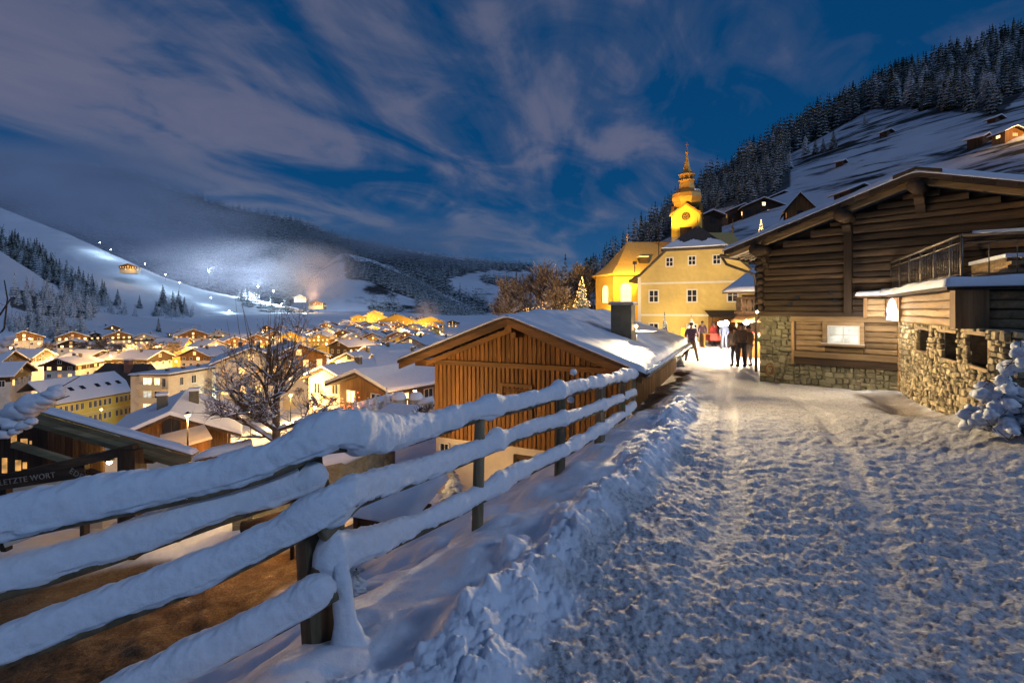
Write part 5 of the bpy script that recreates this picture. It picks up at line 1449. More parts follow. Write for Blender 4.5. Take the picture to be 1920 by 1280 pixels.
for k in range(nr_):
    a_ = 2 * PI * k / nr_; vs += [(.2 * math.cos(a_), -TW - .08, 11.15 + .2 * math.sin(a_)), (.225 * math.cos(a_), -TW - .08, 11.15 + .225 * math.sin(a_))]
mb.add(vs, [(2 * k, 2 * k + 1, 2 * ((k + 1) % nr_) + 1, 2 * ((k + 1) % nr_)) for k in range(nr_)])
tb(mb).build('clock_hands', M['copper'], cf)
on = [(1.35, 11.3), (1.12, 11.75), (.98, 12.3), (.93, 12.75), (1.12, 12.92), (1.40, 13.25), (1.52, 13.7), (1.44, 14.12), (1.14, 14.42), (.86, 14.62), (.76, 14.95), (.72, 15.3), (.74, 15.42), (.86, 15.46), (.86, 15.52), (.7, 15.56)]
mb = MB(); mb.lathe([(r_, z_ - .55) for r_, z_ in on], 8, rot=PI / 8 + trot, c=(TX, TY, 0), smooth=False); od = mb.build('onion_dome', M['copper'], chu)
mb = MB(); mb.lathe([(.70, 15.0), (.68, 15.48), (.82, 15.52), (.84, 15.6), (.7, 15.68), (.5, 15.85), (.3, 16.4), (.2, 16.9), (.1, 17.5), (.06, 17.8)], 8, rot=PI / 8 + trot, c=(TX, TY, -.05), smooth=False)
mb.build('lantern', M['copper'], chu)
mb = MB()
for k in range(8):
    a_ = PI / 8 * 2 * k + trot; mb.box(-.15, .15, -.02, .02, 15.05, 15.35, M=Matrix.Translation((TX + .655 * math.cos(a_), TY + .655 * math.sin(a_), -.05)) @ Matrix.Rotation(a_ + PI / 2, 4, 'Z'))
mb.build('lantern_opening', M['dark_v'], chu)
mb = MB(); mb.lathe([(.06, 17.75), (.05, 17.95), (.17, 18.08), (.17, 18.2), (.04, 18.32), (.025, 18.5), (.022, 19.2), (0, 19.3)], 10, c=(TX, TY, -.35)); mb.box(TX - .16, TX + .16, TY - .02, TY + .02, 18.55, 18.6); mb.build('spire_cross', M['copper'], chu)
mb = MB(); mb.lathe([(1.28, 13.55), (1.1, 13.83), (.98, 13.98), (1.2, 13.9), (1.37, 13.5)], 10, c=(TX + .05, TY - .02, 0)); 
mb.v = [v_ for v_ in mb.v]
snw = MB()
for k in range(9):
    a_ = R(-70) + k * R(14)
    r_ = 1.12
    snw.lathe([(0, .12), (.14, .08), (.2, 0), (0, -.08)], 8, c=(TX + r_ * math.cos(a_), TY + r_ * math.sin(a_), 13.82))
snw.build('snow', M['snow_roof'], od)
bpy.data.objects.remove(tw)
# golden chapel roof right of the parish house
cr_ = thing('chapel', 'golden shingled chapel roof with finial behind the parish house', 'chapel', (0, 0, 0))
mb = MB(); cx0, cx1 = cp(1336, 57), cp(1374, 57)
z0, z1 = EYE + (HOR - 472) / F * 57, EYE + (HOR - 436) / F * 57
mb.add([(cx0 - 2, 55, z0 - 1), (cx1 + 1.2, 55, z0 - 1), (cx1, 57, z1), (cx0 - 2, 57, z1), (cx0 - 2, 60, z0 - 1), (cx1 + 1.6, 60, z0 - 1), (cx1 + .55, 55.9, z0 + .7)], [(0, 1, 6, 2, 3), (3, 2, 5, 4), (1, 5, 2, 6)])
mb.build('roof', M['tile_gold'], cr_)
mb = MB(); mb.box(cx0 - 2, cx1 + 1, 55.3, 59.7, -1, z0 - 1); mb.build('wall', M['plaster_o'], cr_)
mb = MB(); mb.lathe([(.05, 0), (.07, .3), (.22, .5), (.06, .7), (.03, .8), (.02, 1.6), (0, 1.65)], 8, c=(cx1, 57, z1)); mb.build('finial', M['copper'], cr_)
# church floodlights standing on the terrace and on the parish house eave; the parish front one is added fill
for i, (loc, tgt, pw, ang_, lab) in enumerate((((5.2, 43.5, -.3), (10, 47.5, 3.6), 800, 95, 'small church floodlight on the ground left of the apse'), ((7.2, 40.2, -.4), (12, 49, 7.5), 1500, 70, 'small church floodlight on the ground before the apse'), ((11.7, 36.4, -.4), (14.8, 40, 4.2), 700, 125, 'added small floodlight brightening the parish house front'), ((10.45, 42.25, 5.75), (10.6, 49.5, 6.6), 2300, 110, 'floodlight on the parish house eave shining on the nave roof'))):
    fl = thing('floodlight', lab, 'floodlight', loc, group='church floodlights')
    mb = MB(); mb.box(-.15, .15, -.1, .1, .1, .35); mb.box(-.03, .03, -.03, .03, -.6, .1); mb.build('housing', M['metal'], fl)
    mb = MB(); mb.box(-.13, .13, .101, .11, .12, .33); mb.build('lens', M['bulb_w'], fl)
    l_ = lamp('flood_light', (0, .25, .3), pw, (1, .57, .09) if ang_ != 125 else (1, .70, .30), .15, None, 'SPOT', spot_size=R(ang_), spot_blend=.6); l_.location = Vector(loc) + Vector((0, .25, .35)); aim(l_, tgt)
l_ = lamp('tower_light', (cp(1240, 45.0), 46.0, 9.6), 3000, (1, .6, .10), .2, None, 'SPOT', spot_size=R(60), spot_blend=.5); aim(l_, (TX, TY, 13.2))
fl = thing('floodlight', 'small tower floodlight mounted on the nave roof', 'floodlight', tuple(l_.location), group='church floodlights')
mb = MB(); mb.box(-.12, .12, -.3, -.06, -.35, -.1); mb.box(-.03, .03, -.2, -.14, -3.2, -.35); mb.build('housing', M['metal'], fl)
# ---------- spruces ----------
def spruce_mesh(seed, whorls=15, per=9, h=1.0, r=.19, snow=False):
    """unit-height spruce crown: drooping needle fans in whorls round the stem"""
    g = random.Random(seed); mb = MB()
    for i in range(whorls):
        f = i / (whorls - 1); z = .10 + .86 * f
        rad_ = r * (1 - f) ** .85 * g.uniform(.85, 1.12) + .012
        for k in range(max(4, int(per * (1 - .5 * f)))):
            a = 2 * PI * k / max(4, int(per * (1 - .5 * f))) + g.uniform(-.3, .3) + i * .7
            l = rad_ * g.uniform(.7, 1.2); w_ = l * g.uniform(.26, .4) + .006
            dr = l * g.uniform(.25, .55)
            c_, s_ = math.cos(a), math.sin(a)
            def p(u_, v2, zz): return (c_ * u_ - s_ * v2, s_ * u_ + c_ * v2, z + zz)
            rn = g.random()
            mb.add([p(0, 0, .03), p(l * .55, w_, -dr * .35), p(l, 0, -dr), p(l * .55, -w_, -dr * .35), p(l * .5, 0, -dr * .12 + .012)], [(0, 1, 4), (1, 2, 4), (2, 3, 4), (3, 0, 4)], 0, rn)
            mb.add([p(l * .35, w_ * .7, -dr * .3), p(l * .85, w_ * .5, -dr * 1.0), p(l * .6, 0, -dr * 1.25), p(l * .85, -w_ * .5, -dr * 1.0), p(l * .35, -w_ * .7, -dr * .3)], [(0, 1, 2), (2, 3, 4), (0, 2, 4)], 0, rn * .6)
    mb.add([(-.012, 0, .9), (.012, 0, .9), (0, 0, 1.0), (0, .012, .9)], [(0, 1, 2), (1, 3, 2), (3, 0, 2)], 0, .4)
    return mb
def spruce_proto(name, seed, mat, **kw):
    mb = spruce_mesh(seed, **kw); o = mb.build(name, mat); me = o.data; bpy.data.objects.remove(o); return me
CROWN = [spruce_proto('crown', 10 + k, M['needle'], r=.15 + .025 * k) for k in range(3)] + [spruce_proto('crown', 20 + k, M['needle_s'], r=.16 + .03 * k) for k in range(3)]
mb = MB(); mb.tube([(0, 0, -.06), (0, 0, .3), (0, 0, .9)], [.016, .012, .003], 6); _o = mb.build('trunk', M['bark']); TRUNK = _o.data; bpy.data.objects.remove(_o)
def spruce(loc, h, kind, label, group=None, wide=1.0):
    o = thing('spruce_tree', label, 'spruce', tuple(loc), random.uniform(0, 6.28), group)
    o.scale = (h * wide, h * wide, h)
    link('crown', CROWN[kind], o); link('trunk', TRUNK, o)
    return o
def merged_trees(name, pts, hs, mat, seed=0, label=None, whorls=6, per=7, wide=1.0):
    """one object for a far wood that nobody could count: small spruces merged into a single mesh"""
    vars_ = []
    for k in range(4):
        mb = spruce_mesh(seed + k, whorls, per, r=.20); vs = np.array(mb.v); tr = []
        for f_ in mb.f: tr += [(f_[0], f_[i], f_[i + 1]) for i in range(1, len(f_) - 1)]
        vars_.append((vs, np.array(tr), np.array(mb.r)))
    V = []; T = []; Rn = []; n = 0
    g = np.random.default_rng(seed)
    for p, h_ in zip(pts, hs):
        vs, tr, rn = vars_[g.integers(4)]
        a = g.random() * 6.28; ca, sa = math.cos(a), math.sin(a); w_ = h_ * wide * g.uniform(.85, 1.2)
        q = np.stack([(vs[:, 0] * ca - vs[:, 1] * sa) * w_, (vs[:, 0] * sa + vs[:, 1] * ca) * w_, vs[:, 2] * h_], -1) + p
        V.append(q); T.append(tr + n); Rn.append(np.clip(rn * .6 + g.random() * .4, 0, 1)); n += len(vs)
    o = np_mesh(name, np.concatenate(V), np.concatenate(T), mat, rnd=np.concatenate(Rn))
    return stuff(o, label, 'forest')
def size_px(p, h): return h / p[:, 1]
# right hill
pr1 = scatter('F', [polyR[0]], 620, 5); pr2 = scatter('F', [polyR[1]], 520, 6); pr3 = scatter('F', [polyR[2]], 520, 7)
allp = np.concatenate([pr1, pr2, pr3]); zone = np.r_[np.zeros(len(pr1)), np.ones(len(pr2)), np.full(len(pr3), 2)]
hh = RNG.uniform(14, 26, len(allp)) * np.where(zone == 2, .62, np.where(zone == 1, .85, 1.0)) * np.clip(allp[:, 1] / 320, .25, 1.05)
order = np.argsort(-size_px(allp, hh)); ind = order[:195]; rest = order[195:]
for i in ind:
    z_ = int(zone[i])
    lab = ['tall dark spruce of the dense wood on the upper right hillside', 'dark spruce of the wooded ridge line above the church tower', 'frosted spruce of the snowy wood on the slope behind the church'][z_]
    spruce(allp[i] - np.array([0, 0, .6]), hh[i], random.choice([0, 1, 2, 2]) if z_ < 2 and random.random() < .45 else random.choice([3, 4, 5]), lab, ['spruces of the upper right wood', 'spruces of the ridge wood', 'spruces of the wood behind the church'][z_])
merged_trees('forest', allp[rest] - np.array([0, 0, .6]), hh[rest], M['needle'], 40, 'dark snowy spruce forest massed over the right hillside', 9, 8)
# meadow singles on the right
for px, py, h_, lab in ((1620, 232, 7.5, 'lone dark spruce in the snowy meadow below the wood edge'), (1508, 290, 11, 'broad spruce at the left end of the meadow row'), (1545, 285, 7, 'second small spruce of the meadow row'), (1563, 280, 9, 'slim spruce near the right end of the meadow row'), (1527, 288, 8, 'middle spruce of the meadow row'), (1478, 318, 10, 'dark spruce at the lower left corner of the meadow')):
    V = HILL['F']; qx, qy = project(V[..., 0], V[..., 1], V[..., 2]); d_ = (qx - px) ** 2 + (qy - py) ** 2; j_ = np.unravel_index(np.argmin(d_), d_.shape)
    spruce(V[j_] - np.array([0, 0, .4]), h_, random.choice([1, 2, 4]), lab, 'spruces in the right meadow', 1.15)
def on_hill(hn, px, py):
    V = HILL[hn]; qx, qy = project(V[..., 0], V[..., 1], V[..., 2]); d_ = (qx - px) ** 2 + (qy - py) ** 2; return Vector(V[np.unravel_index(np.argmin(d_), d_.shape)])
# left hills
pl1 = scatter('B', [polyL1], 230, 11); pl2 = scatter('A', [polyL2], 80, 12); pl3 = scatter('A', [polyL3], 90, 13)
if len(pl2) < 10: pl2 = scatter('B', [polyL2], 80, 12)
if len(pl3) < 10: pl3 = scatter('B', [polyL3], 90, 13)
pl4 = scatter('B', [polyL4], 60, 14); pl5 = scatter('B', [polyL5], 60, 15)
al = np.concatenate([pl1, pl2, pl3, pl4, pl5]); zl = np.r_[np.zeros(len(pl1)), np.ones(len(pl2)), np.full(len(pl3), 2), np.ones(len(pl4) + len(pl5))]
hl = RNG.uniform(.8, 1.2, len(al)) * np.where(zl == 0, 26, np.where(zl == 1, 12, 11)) * np.clip(al[:, 1] / np.where(zl == 0, 620, 330), .7, 1.3)
order = np.argsort(-size_px(al, hl)); ind = order[:84]; rest = order[84:]
for i in ind:
    z_ = int(zl[i])
    spruce(al[i] - np.array([0, 0, .5]), hl[i], random.choice([3, 4, 5]) if z_ == 2 or random.random() < .3 else random.choice([0, 1, 2]), ['tall spruce of the wooded strip descending the left snow slope', 'dark spruce of the lower wood strip on the left slope', 'snow laden spruce of the hedge-like row above the left chalets'][z_], ['spruces of the left wood strip', 'spruces of the lower left strip', 'spruces of the snowy left row'][z_])
merged_trees('forest', al[rest] - np.array([0, 0, .5]), hl[rest], M['needle_s'], 60, 'spruce wood strips on the left snow slope', 9, 8)
for px, py, h_, lab in ((222, 572, 11, 'pointed spruce alone on the ski slope, leftmost of three'), (262, 578, 9, 'pointed spruce alone on the ski slope, middle of three'), (196, 560, 12, 'pointed spruce at the right end of the left wood strip'), (304, 575, 16, 'tallest spruce of the clump beside the piste'), (324, 585, 15, 'second spruce of the clump beside the piste'), (336, 583, 15, 'third spruce of the clump beside the piste'), (346, 588, 12, 'small spruce of the clump beside the piste'), (292, 595, 10, 'low spruce at the foot of the piste clump'), (372, 617, 8, 'small dark spruce above the chalets at the piste foot'), (297, 622, 9, 'round dark spruce between the hillside chalets'), (108, 665, 13, 'big spruce among the left chalets')):
    spruce(on_hill('B' if py < 600 else 'A', px, py) - Vector((0, 0, .4)), h_ * (1.9 if py < 600 else 1.2), random.choice([0, 1, 2]), lab, None, 1.2)
# far wooded mountain sides
pc = scatter('C', polyC, 9000, 21)
merged_trees('forest', pc, RNG.uniform(24, 44, len(pc)), M['needle'], 80, 'far dark forest covering the misty mountain side across the valley', 4, 6, 1.3)
pd_ = scatter('D', polyD, 1500, 22)
merged_trees('forest', pd_, RNG.uniform(16, 28, len(pd_)), M['needle'], 90, 'dark forest tongue running down to the lit valley town', 4, 6, 1.2)
pb = scatter('B', [[(445, 555), (480, 560), (520, 575), (600, 592), (600, 600), (500, 586), (450, 572)]], 90, 23)
merged_trees('forest', pb, RNG.uniform(12, 20, len(pb)), M['needle'], 95, 'dark copse across the foot of the piste', 5, 6, 1.2)

# ---------- bare deciduous trees ----------
def bare_tree(seed, h, spread, levels=4, split=(3, 5), trunk_r=.12, up=.35, snow=.5, min_r=.006, first=.28, sides=(8, 5, 4, 3, 3), ratio=(.55, .85)):
    g = random.Random(seed); tw = MB(); sn = MB()
    def grow(p, d, l, r, lev):
        n_ = 5 if lev < 2 else 4; pts = [p]; q = p.copy(); dd = d.copy()
        for k in range(n_):
            dd = (dd + Vector((g.uniform(-1, 1), g.uniform(-1, 1), g.uniform(-.5, 1) * up)) * .22).normalized(); q = q + dd * l / n_; pts.append(q.copy())
        rs = [max(min_r, r * (1 - .55 * k / n_)) for k in range(n_ + 1)]
        tw.tube(pts, rs, sides[min(lev, 4)], cap=False)
        if lev >= 1 and g.random() < snow:
            for k in range(n_):
                a_, b_ = pts[k], pts[k + 1]; t_ = (b_ - a_)
                if abs(t_.normalized().z) > .8: continue
                s_ = t_.cross(Vector((0, 0, 1))).normalized() * max(rs[k] * 1.25, .010); o_ = Vector((0, 0, rs[k] * .75)); hh_ = Vector((0, 0, max(rs[k] * 1.3, .018)))
                sn.add([a_ + o_ - s_, a_ + o_ + s_, b_ + o_ + s_, b_ + o_ - s_, a_ + o_ + hh_, b_ + o_ + hh_], [(0, 4, 5, 3), (1, 2, 5, 4), (0, 1, 4), (3, 5, 2)], 0, .5, False)
        if lev >= levels: return
        c_ = g.randint(*split) + (1 if lev == 1 else 0)
        for i in range(c_):
            t = g.uniform(.35 if lev else .55, 1); k = min(n_ - 1, int(t * n_)); bp = pts[k].lerp(pts[k + 1], t * n_ - k)
            a_ = g.uniform(0, 2 * PI); tilt = g.uniform(.4, 1.0) * spread
            ax_ = dd.orthogonal().normalized(); ax_.rotate(Matrix.Rotation(a_, 3, dd)); nd = dd.copy(); nd.rotate(Matrix.Rotation(tilt, 3, ax_))
            nd = (nd + Vector((0, 0, up * .5))).normalized()
            grow(bp, nd, l * g.uniform(*ratio), max(min_r, rs[k] * g.uniform(.5, .7)), lev + 1)
    grow(Vector((0, 0, -.2)), Vector((0, 0, 1)), h * first, trunk_r, 0)
    return tw, sn
def plant_tree(name, label, loc, seed, h, spread, group=None, tmat='twig', **kw):
    tw, sn = bare_tree(seed, h, spread, **kw)
    o = thing(name, label, 'tree', tuple(loc), 0, group); tw.build('branches', M[tmat], o)
    if sn.f: sn.build('snow', M['snow_fine'], o)
    return o
def orchard_tree(name, label, loc, seed, h, wd):
    """old fruit tree: short trunk, spreading limbs, dense fine twigs and long upright shoots, snow on everything"""
    g = random.Random(seed); tw = MB(); sn = MB()
    def seg(p, d, l, r0, r1, n_, wob, up):
        pts = [p.copy()]; q = p.copy(); dd = d.copy()
        for k in range(n_):
            dd = (dd + Vector((g.uniform(-1, 1), g.uniform(-1, 1), g.uniform(-1, 1))) * wob + Vector((0, 0, up))).normalized(); q = q + dd * l / n_; pts.append(q.copy())
        rs = [r0 + (r1 - r0) * k / n_ for k in range(n_ + 1)]
        return pts, rs, dd
    def snow_on(pts, rs, pr):
        for k in range(len(pts) - 1):
            a_, b_ = pts[k], pts[k + 1]; t_ = b_ - a_
            if g.random() > pr or abs(t_.normalized().z) > .85: continue
            s_ = t_.cross(Vector((0, 0, 1))).normalized() * max(rs[k] * 1.3, .013); o_ = Vector((0, 0, rs[k] * .7)); hh_ = Vector((0, 0, max(rs[k] * 1.6, .026)))
            sn.add([a_ + o_ - s_, a_ + o_ + s_, b_ + o_ + s_, b_ + o_ - s_, a_ + o_ + hh_, b_ + o_ + hh_], [(0, 4, 5, 3), (1, 2, 5, 4), (0, 1, 4), (3, 5, 2)])
    def limb(p, d, l, r, lev):
        pts, rs, dd = seg(p, d, l, r, r * .5, 6 if lev < 2 else 4, .2 if lev < 2 else .26, .04)
        tw.tube(pts, rs, (8, 6, 4, 3, 3)[lev], cap=False); snow_on(pts, rs, (.6, .7, .55, .35, .18)[lev])
        if lev == 4: return
        for i in range((6, 6, 5, 3)[lev]):
            t = g.uniform(.2, 1.0); k = min(len(pts) - 2, int(t * (len(pts) - 1))); bp = pts[k].lerp(pts[k + 1], g.random())
            nd = (dd + Vector((g.uniform(-1, 1), g.uniform(-1, 1), g.uniform(-.55, .75))) * 1.0).normalized()
            limb(bp, nd, l * g.uniform(.42, .72), max(.008, rs[k] * .6), lev + 1)
    tpts, trs, _ = seg(Vector((0, 0, -.6)), Vector((.03, 0, 1)), h * .30 + .6, .17, .13, 6, .06, .1); tw.tube(tpts, trs, 9, cap=False)
    for k in range(10):
        a_ = k * 2.4 + g.uniform(-.4, .4); tilt = (.25, .65, 1.05, 1.4, 1.2)[k % 5]
        limb(tpts[(5, 4, 3, 2, 4, 6)[k % 6]], Vector((math.cos(a_) * math.sin(tilt), math.sin(a_) * math.sin(tilt), math.cos(tilt))), wd * g.uniform(.5, .68), .085, 0 if k < 5 else 1)
    for k in range(22):
        p = Vector((g.gauss(0, wd * .17), g.gauss(0, wd * .17), h * g.uniform(.42, .6))); d_ = Vector((p.x * .12, p.y * .12, 1)).normalized()
        pts, rs, _ = seg(p, d_, h * g.uniform(.18, .36), .016, .005, 6, .10, .04); tw.tube(pts, rs, 4, cap=False)
    o = thing(name, label, 'tree', tuple(loc)); tw.build('branches', M['twig_warm'], o); sn.build('snow', M['snow_fine'], o); return o
p = P(518, 842, 20); orchard_tree('bare_tree', 'big bare tree with snow on its branches in the lower garden', p, 3, 7.0, 3.5)
p = P(610, 775, 26); plant_tree('bare_tree', 'low bare shrub tree right of the big tree', p, 9, 2.6, 1.1, levels=4, split=(3, 5), trunk_r=.08, up=.4, snow=.6, min_r=.012)
p = P(800, 790, 17.5); plant_tree('snowy_shrub', 'snow dusted shrub against the left corner of the larch barn', p, 12, 1.5, 1.1, levels=3, split=(4, 6), trunk_r=.04, up=.5, snow=.8, min_r=.009)
# foreground snowy branches entering at the left edge, bending over the bar hut roof
fb = thing('snowy_branches', 'thin dark branches carrying pillows of snow at the left edge over the hut roof', 'branch', (0, 0, 0))
tw = MB(); sn = MB(); g = random.Random(4)
for pts in ([(-60, 815, 9.6), (10, 790, 9.6), (60, 770, 9.6), (90, 745, 9.6), (110, 728, 9.6), (150, 705, 9.6)], [(-60, 830, 9.5), (0, 810, 9.5), (40, 800, 9.5), (62, 790, 9.5)], [(60, 770, 9.6), (100, 752, 9.6), (130, 742, 9.6)], [(-60, 700, 9), (-10, 640, 9), (8, 615, 9), (14, 560, 9), (8, 525, 9)], [(-40, 620, 9), (0, 590, 9), (20, 560, 9)], [(-60, 660, 9), (-10, 650, 9), (15, 640, 9)]):
    q = [P(*t) for t in pts]; tw.tube(q, [.022 * (1 - .8 * k / len(q)) for k in range(len(q))], 6)
def blob(px, py, d, r, sx=1.5):
    snow_blob(sn, P(px, py, d), r * .85, sx, 0, px * .37, 22, 14); return
    c_ = P(px, py, d)
    vs = []; fs = []; nu, nv = 14, 9
    for j in range(nv + 1):
        th = PI * j / nv
        for i in range(nu):
            a_ = 2 * PI * i / nu; rr_ = r * (1 + .28 * g.uniform(-1, 1) * math.sin(th))
            vs.append(c_ + Vector((math.cos(a_) * math.sin(th) * rr_ * sx, math.sin(a_) * math.sin(th) * rr_, math.cos(th) * rr_ * (.75 if th < PI / 2 else .5))))
    for j in range(nv):
        for i in range(nu): fs.append((j * nu + i, j * nu + (i + 1) % nu, (j + 1) * nu + (i + 1) % nu, (j + 1) * nu + i))
    sn.add(vs, fs, 0, .5, True)
for t in ((12, 785, 9.6, .20), (38, 772, 9.6, .24), (62, 758, 9.6, .26), (84, 750, 9.6, .17), (100, 738, 9.6, .15), (106, 730, 9.6, .12), (20, 797, 9.5, .13), (45, 797, 9.5, .12), (60, 790, 9.5, .09), (5, 815, 9.5, .13), (28, 808, 9.5, .1), (2, 640, 9, .16), (12, 632, 9, .12), (-8, 655, 9, .14), (6, 570, 9, .04)): blob(*t)
tw.build('branch', M['twig'], fb); sn.build('snow', M['snow_roof'], fb)
# wooded knoll between the barn and the church
kn = [(952, 592, 5.0), (970, 590, 7.2), (990, 588, 8.6), (1008, 588, 9.2), (1026, 588, 8.8), (1044, 588, 8.4), (1060, 588, 8.0), (1078, 586, 8.4), (1098, 584, 8.6), (1118, 582, 8.0), (980, 590, 5.0), (1015, 590, 5.4), (1050, 590, 5.2), (1085, 588, 5.4), (1000, 590, 4.0), (1035, 590, 4.2), (1070, 590, 4.0), (962, 590, 3.6)]
for i, (px, py, h_) in enumerate(kn):
    p = P(px, py, 56 + 2.2 * ((i * 5) % 4) - (5 if i > 9 else 0)); p.z -= 1.4
    plant_tree('bare_tree', ['pale frosted bare bush tree at the left end of the thicket beside the church', 'frosted bare tree of the brown thicket between barn roof and church'][min(i, 1)], p, 30 + i, h_ * 1.22 + 1.0, .95, None if i == 0 else 'bare trees of the church thicket', 'twig_frost', levels=4, split=(4, 6), trunk_r=.12, up=.7, snow=.5, min_r=.028, first=.25, sides=(6, 4, 3, 3, 3))
spruce(P(1060, 588, 62), 7.6, 3, 'slim dark spruce rising above the brown thicket beside the church', None, 1.0)
spruce(P(968, 590, 64), 5.6, 1, 'short dark spruce inside the left side of the church thicket', None, 1.1)
spruce(P(1030, 590, 66), 5.4, 2, 'half hidden spruce in the middle of the church thicket', None, 1.2)

# brown thickets between the chalets: one bush mesh, copied
tw, sn = bare_tree(55, 1.0, 1.25, levels=3, split=(6, 8), trunk_r=.03, up=.5, snow=.4, min_r=.011, first=.42)
BT = tw.build('branches', M['twig_frost']); BS_ = sn.build('snow', M['snow_fine']); bt_me, bs_me = BT.data, BS_.data; bpy.data.objects.remove(BT); bpy.data.objects.remove(BS_)
g = random.Random(31)
for k in range(64):
    px, py, d = g.choice([(g.uniform(0, 130), g.uniform(655, 690), 195), (g.uniform(130, 300), g.uniform(650, 680), 215), (g.uniform(180, 330), g.uniform(655, 672), 205), (g.uniform(300, 480), g.uniform(655, 690), 185), (g.uniform(560, 800), g.uniform(665, 690), 170), (g.uniform(560, 680), g.uniform(700, 730), 85)])
    p = P(px, py, d); o = thing('bare_bush', 'bare brown bush in the thickets between the village houses', 'bush', (p.x, p.y, p.z - 2), g.uniform(0, 6), 'bare bushes of the village'); h_ = g.uniform(4, 8) * d / 200; o.scale = (h_ * 1.2, h_ * 1.2, h_)
    link('branches', bt_me, o); link('snow', bs_me, o)
# ---------- village ----------
def shared(name, fn, mat):
    o = fn().build(name, mat); me = o.data; bpy.data.objects.remove(o); return me
def _wf():
    m_ = MB()
    for a0, a1, z0, z1 in ((-.5, -.42, 0, 1), (.42, .5, 0, 1), (-.42, .42, 0, .07), (-.42, .42, .93, 1), (-.03, .03, .07, .93)): m_.box(a0, a1, -.06, 0, z0, z1)
    return m_
WF = {k: shared('window', _wf, M[k]) for k in ('trim_w', 'dark_v')}
WP = {k: shared('pane', lambda: MB().box(-.45, .45, -.03, -.01, .04, .96), M[k]) for k in ('glass', 'warm', 'warm_dim', 'warm_hot', 'cool')}
def win(parent, x, y, z, w_, h_, rz, pane, frame='trim_w'):
    f_ = link('window', WF[frame], parent, (x, y, z), rz); f_.scale = (w_, 1, h_); p_ = link('pane', WP[pane], f_)
    return f_
def pick(lit, g):
    r_ = g.random()
    return ('warm_hot' if r_ < lit * .3 else 'warm' if r_ < lit * .8 else 'warm_dim') if r_ < lit else 'glass'
def house(name, label, loc, w_, l_, h_, pitch=.42, rz=0, wall='plaster_w', gable='plaster_w', roof='dark_y', lit=.4, floors=2, over=.7, balcony=False, group=None, snow=.25, chim=1, seed=0, down=3.5, fr='trim_w', sides=(1, 1, 1), wsp=2.6, ridge='y', cat='house', snowm='snow_roof'):
    """gabled house; local y is the ridge direction, its near gable looks to local -y"""
    g = random.Random(seed * 13 + 5)
    o = thing(name, label, cat, tuple(loc), rz, group)
    mb = MB(); mb.box(-w_ / 2, w_ / 2, 0, l_, -down, h_ * .62 if gable != wall else h_, rnd=.5)
    if gable == wall: mb.prism([(-w_ / 2, h_), (w_ / 2, h_), (0, h_ + w_ / 2 * pitch)], 0, l_, rnd=.5)
    mb.build('wall', M[wall], o)
    if gable != wall:
        mb = MB(); mb.prism([(-w_ / 2 - .03, h_ * .62), (w_ / 2 + .03, h_ * .62), (w_ / 2 + .03, h_), (0, h_ + w_ / 2 * pitch), (-w_ / 2 - .03, h_)], -.03, l_ + .03, rnd=.5); mb.build('gable', M[gable], o)
    hw = w_ / 2 + over; rzz = h_ + w_ / 2 * pitch + .12
    mb = MB()
    for sx in (-1, 1): mb.prism([(0, rzz + .15), (sx * hw, rzz - hw * pitch + .15), (sx * hw, rzz - hw * pitch - .05), (0, rzz - .05)][::sx], -over, l_ + over, rnd=.5)
    rf = mb.build('roof', M[roof], o)
    if snow:
        mb = MB(); e_ = .12
        for sx in (-1, 1):
            a_ = [(0, rzz + .16), (sx * (hw - .02), rzz - hw * pitch + .16), (sx * (hw + .03), rzz - hw * pitch + .16 + snow * .5), (sx * (hw - .1), rzz - hw * pitch + .16 + snow), (0, rzz + .16 + snow)]
            mb.prism(a_[::sx], -over - .05, l_ + over + .05, rnd=.5)
        mb.build('snow', M[snowm], rf)
    for k in range(chim):
        cx = g.choice([-1, 1]) * w_ * .14; cy = l_ * g.uniform(.3, .8)
        mb = MB(); mb.box(cx - .3, cx + .3, cy - .3, cy + .3, rzz - .8, rzz + .9); c_ = mb.build('chimney', M['chim'], o)
        mb = MB(); mb.box(cx - .36, cx + .36, cy - .36, cy + .36, rzz + .902, rzz + 1.08); mb.build('snow', M['snow_roof'], c_)
    fh = h_ / floors
    for fl in range(floors):
        z = fl * fh + fh * .32
        n_ = max(1, int(w_ / wsp))
        if sides[0]:
            for k in range(n_): win(o, -w_ / 2 + w_ * (k + .5) / n_, -.04, z, 1.05, min(1.35, fh * .5), 0, pick(lit, g), fr)
        n_ = max(1, int(l_ / wsp))
        if sides[1]:
            for k in range(n_): win(o, w_ / 2 + .04, l_ * (k + .5) / n_, z, 1.05, min(1.35, fh * .5), PI / 2, pick(lit, g), fr)
        if sides[2]:
            for k in range(n_): win(o, -w_ / 2 - .04, l_ * (k + .5) / n_, z, 1.05, min(1.35, fh * .5), -PI / 2, pick(lit, g), fr)
    if sides[0] and w_ > 6: win(o, 0, -.05, h_ + .25, 1.0, 1.1, 0, pick(lit, g), fr)
    if balcony:
        mb = MB(); z = fh; mb.box(-w_ / 2 - .3, w_ / 2 + .3, -1.1, -.05, z - .12, z); mb.box(-w_ / 2 - .3, w_ / 2 + .3, -1.12, -1.02, z + .25, z + .95)
        for k in range(int(w_ / .5) + 1): mb.box(-w_ / 2 - .25 + k * .5, -w_ / 2 - .17 + k * .5, -1.08, -1.04, z, z + .9)
        mb.build('balcony', M['dark_h'], o)
    return o
def hloc(px, py, d): return P(px, py, d)
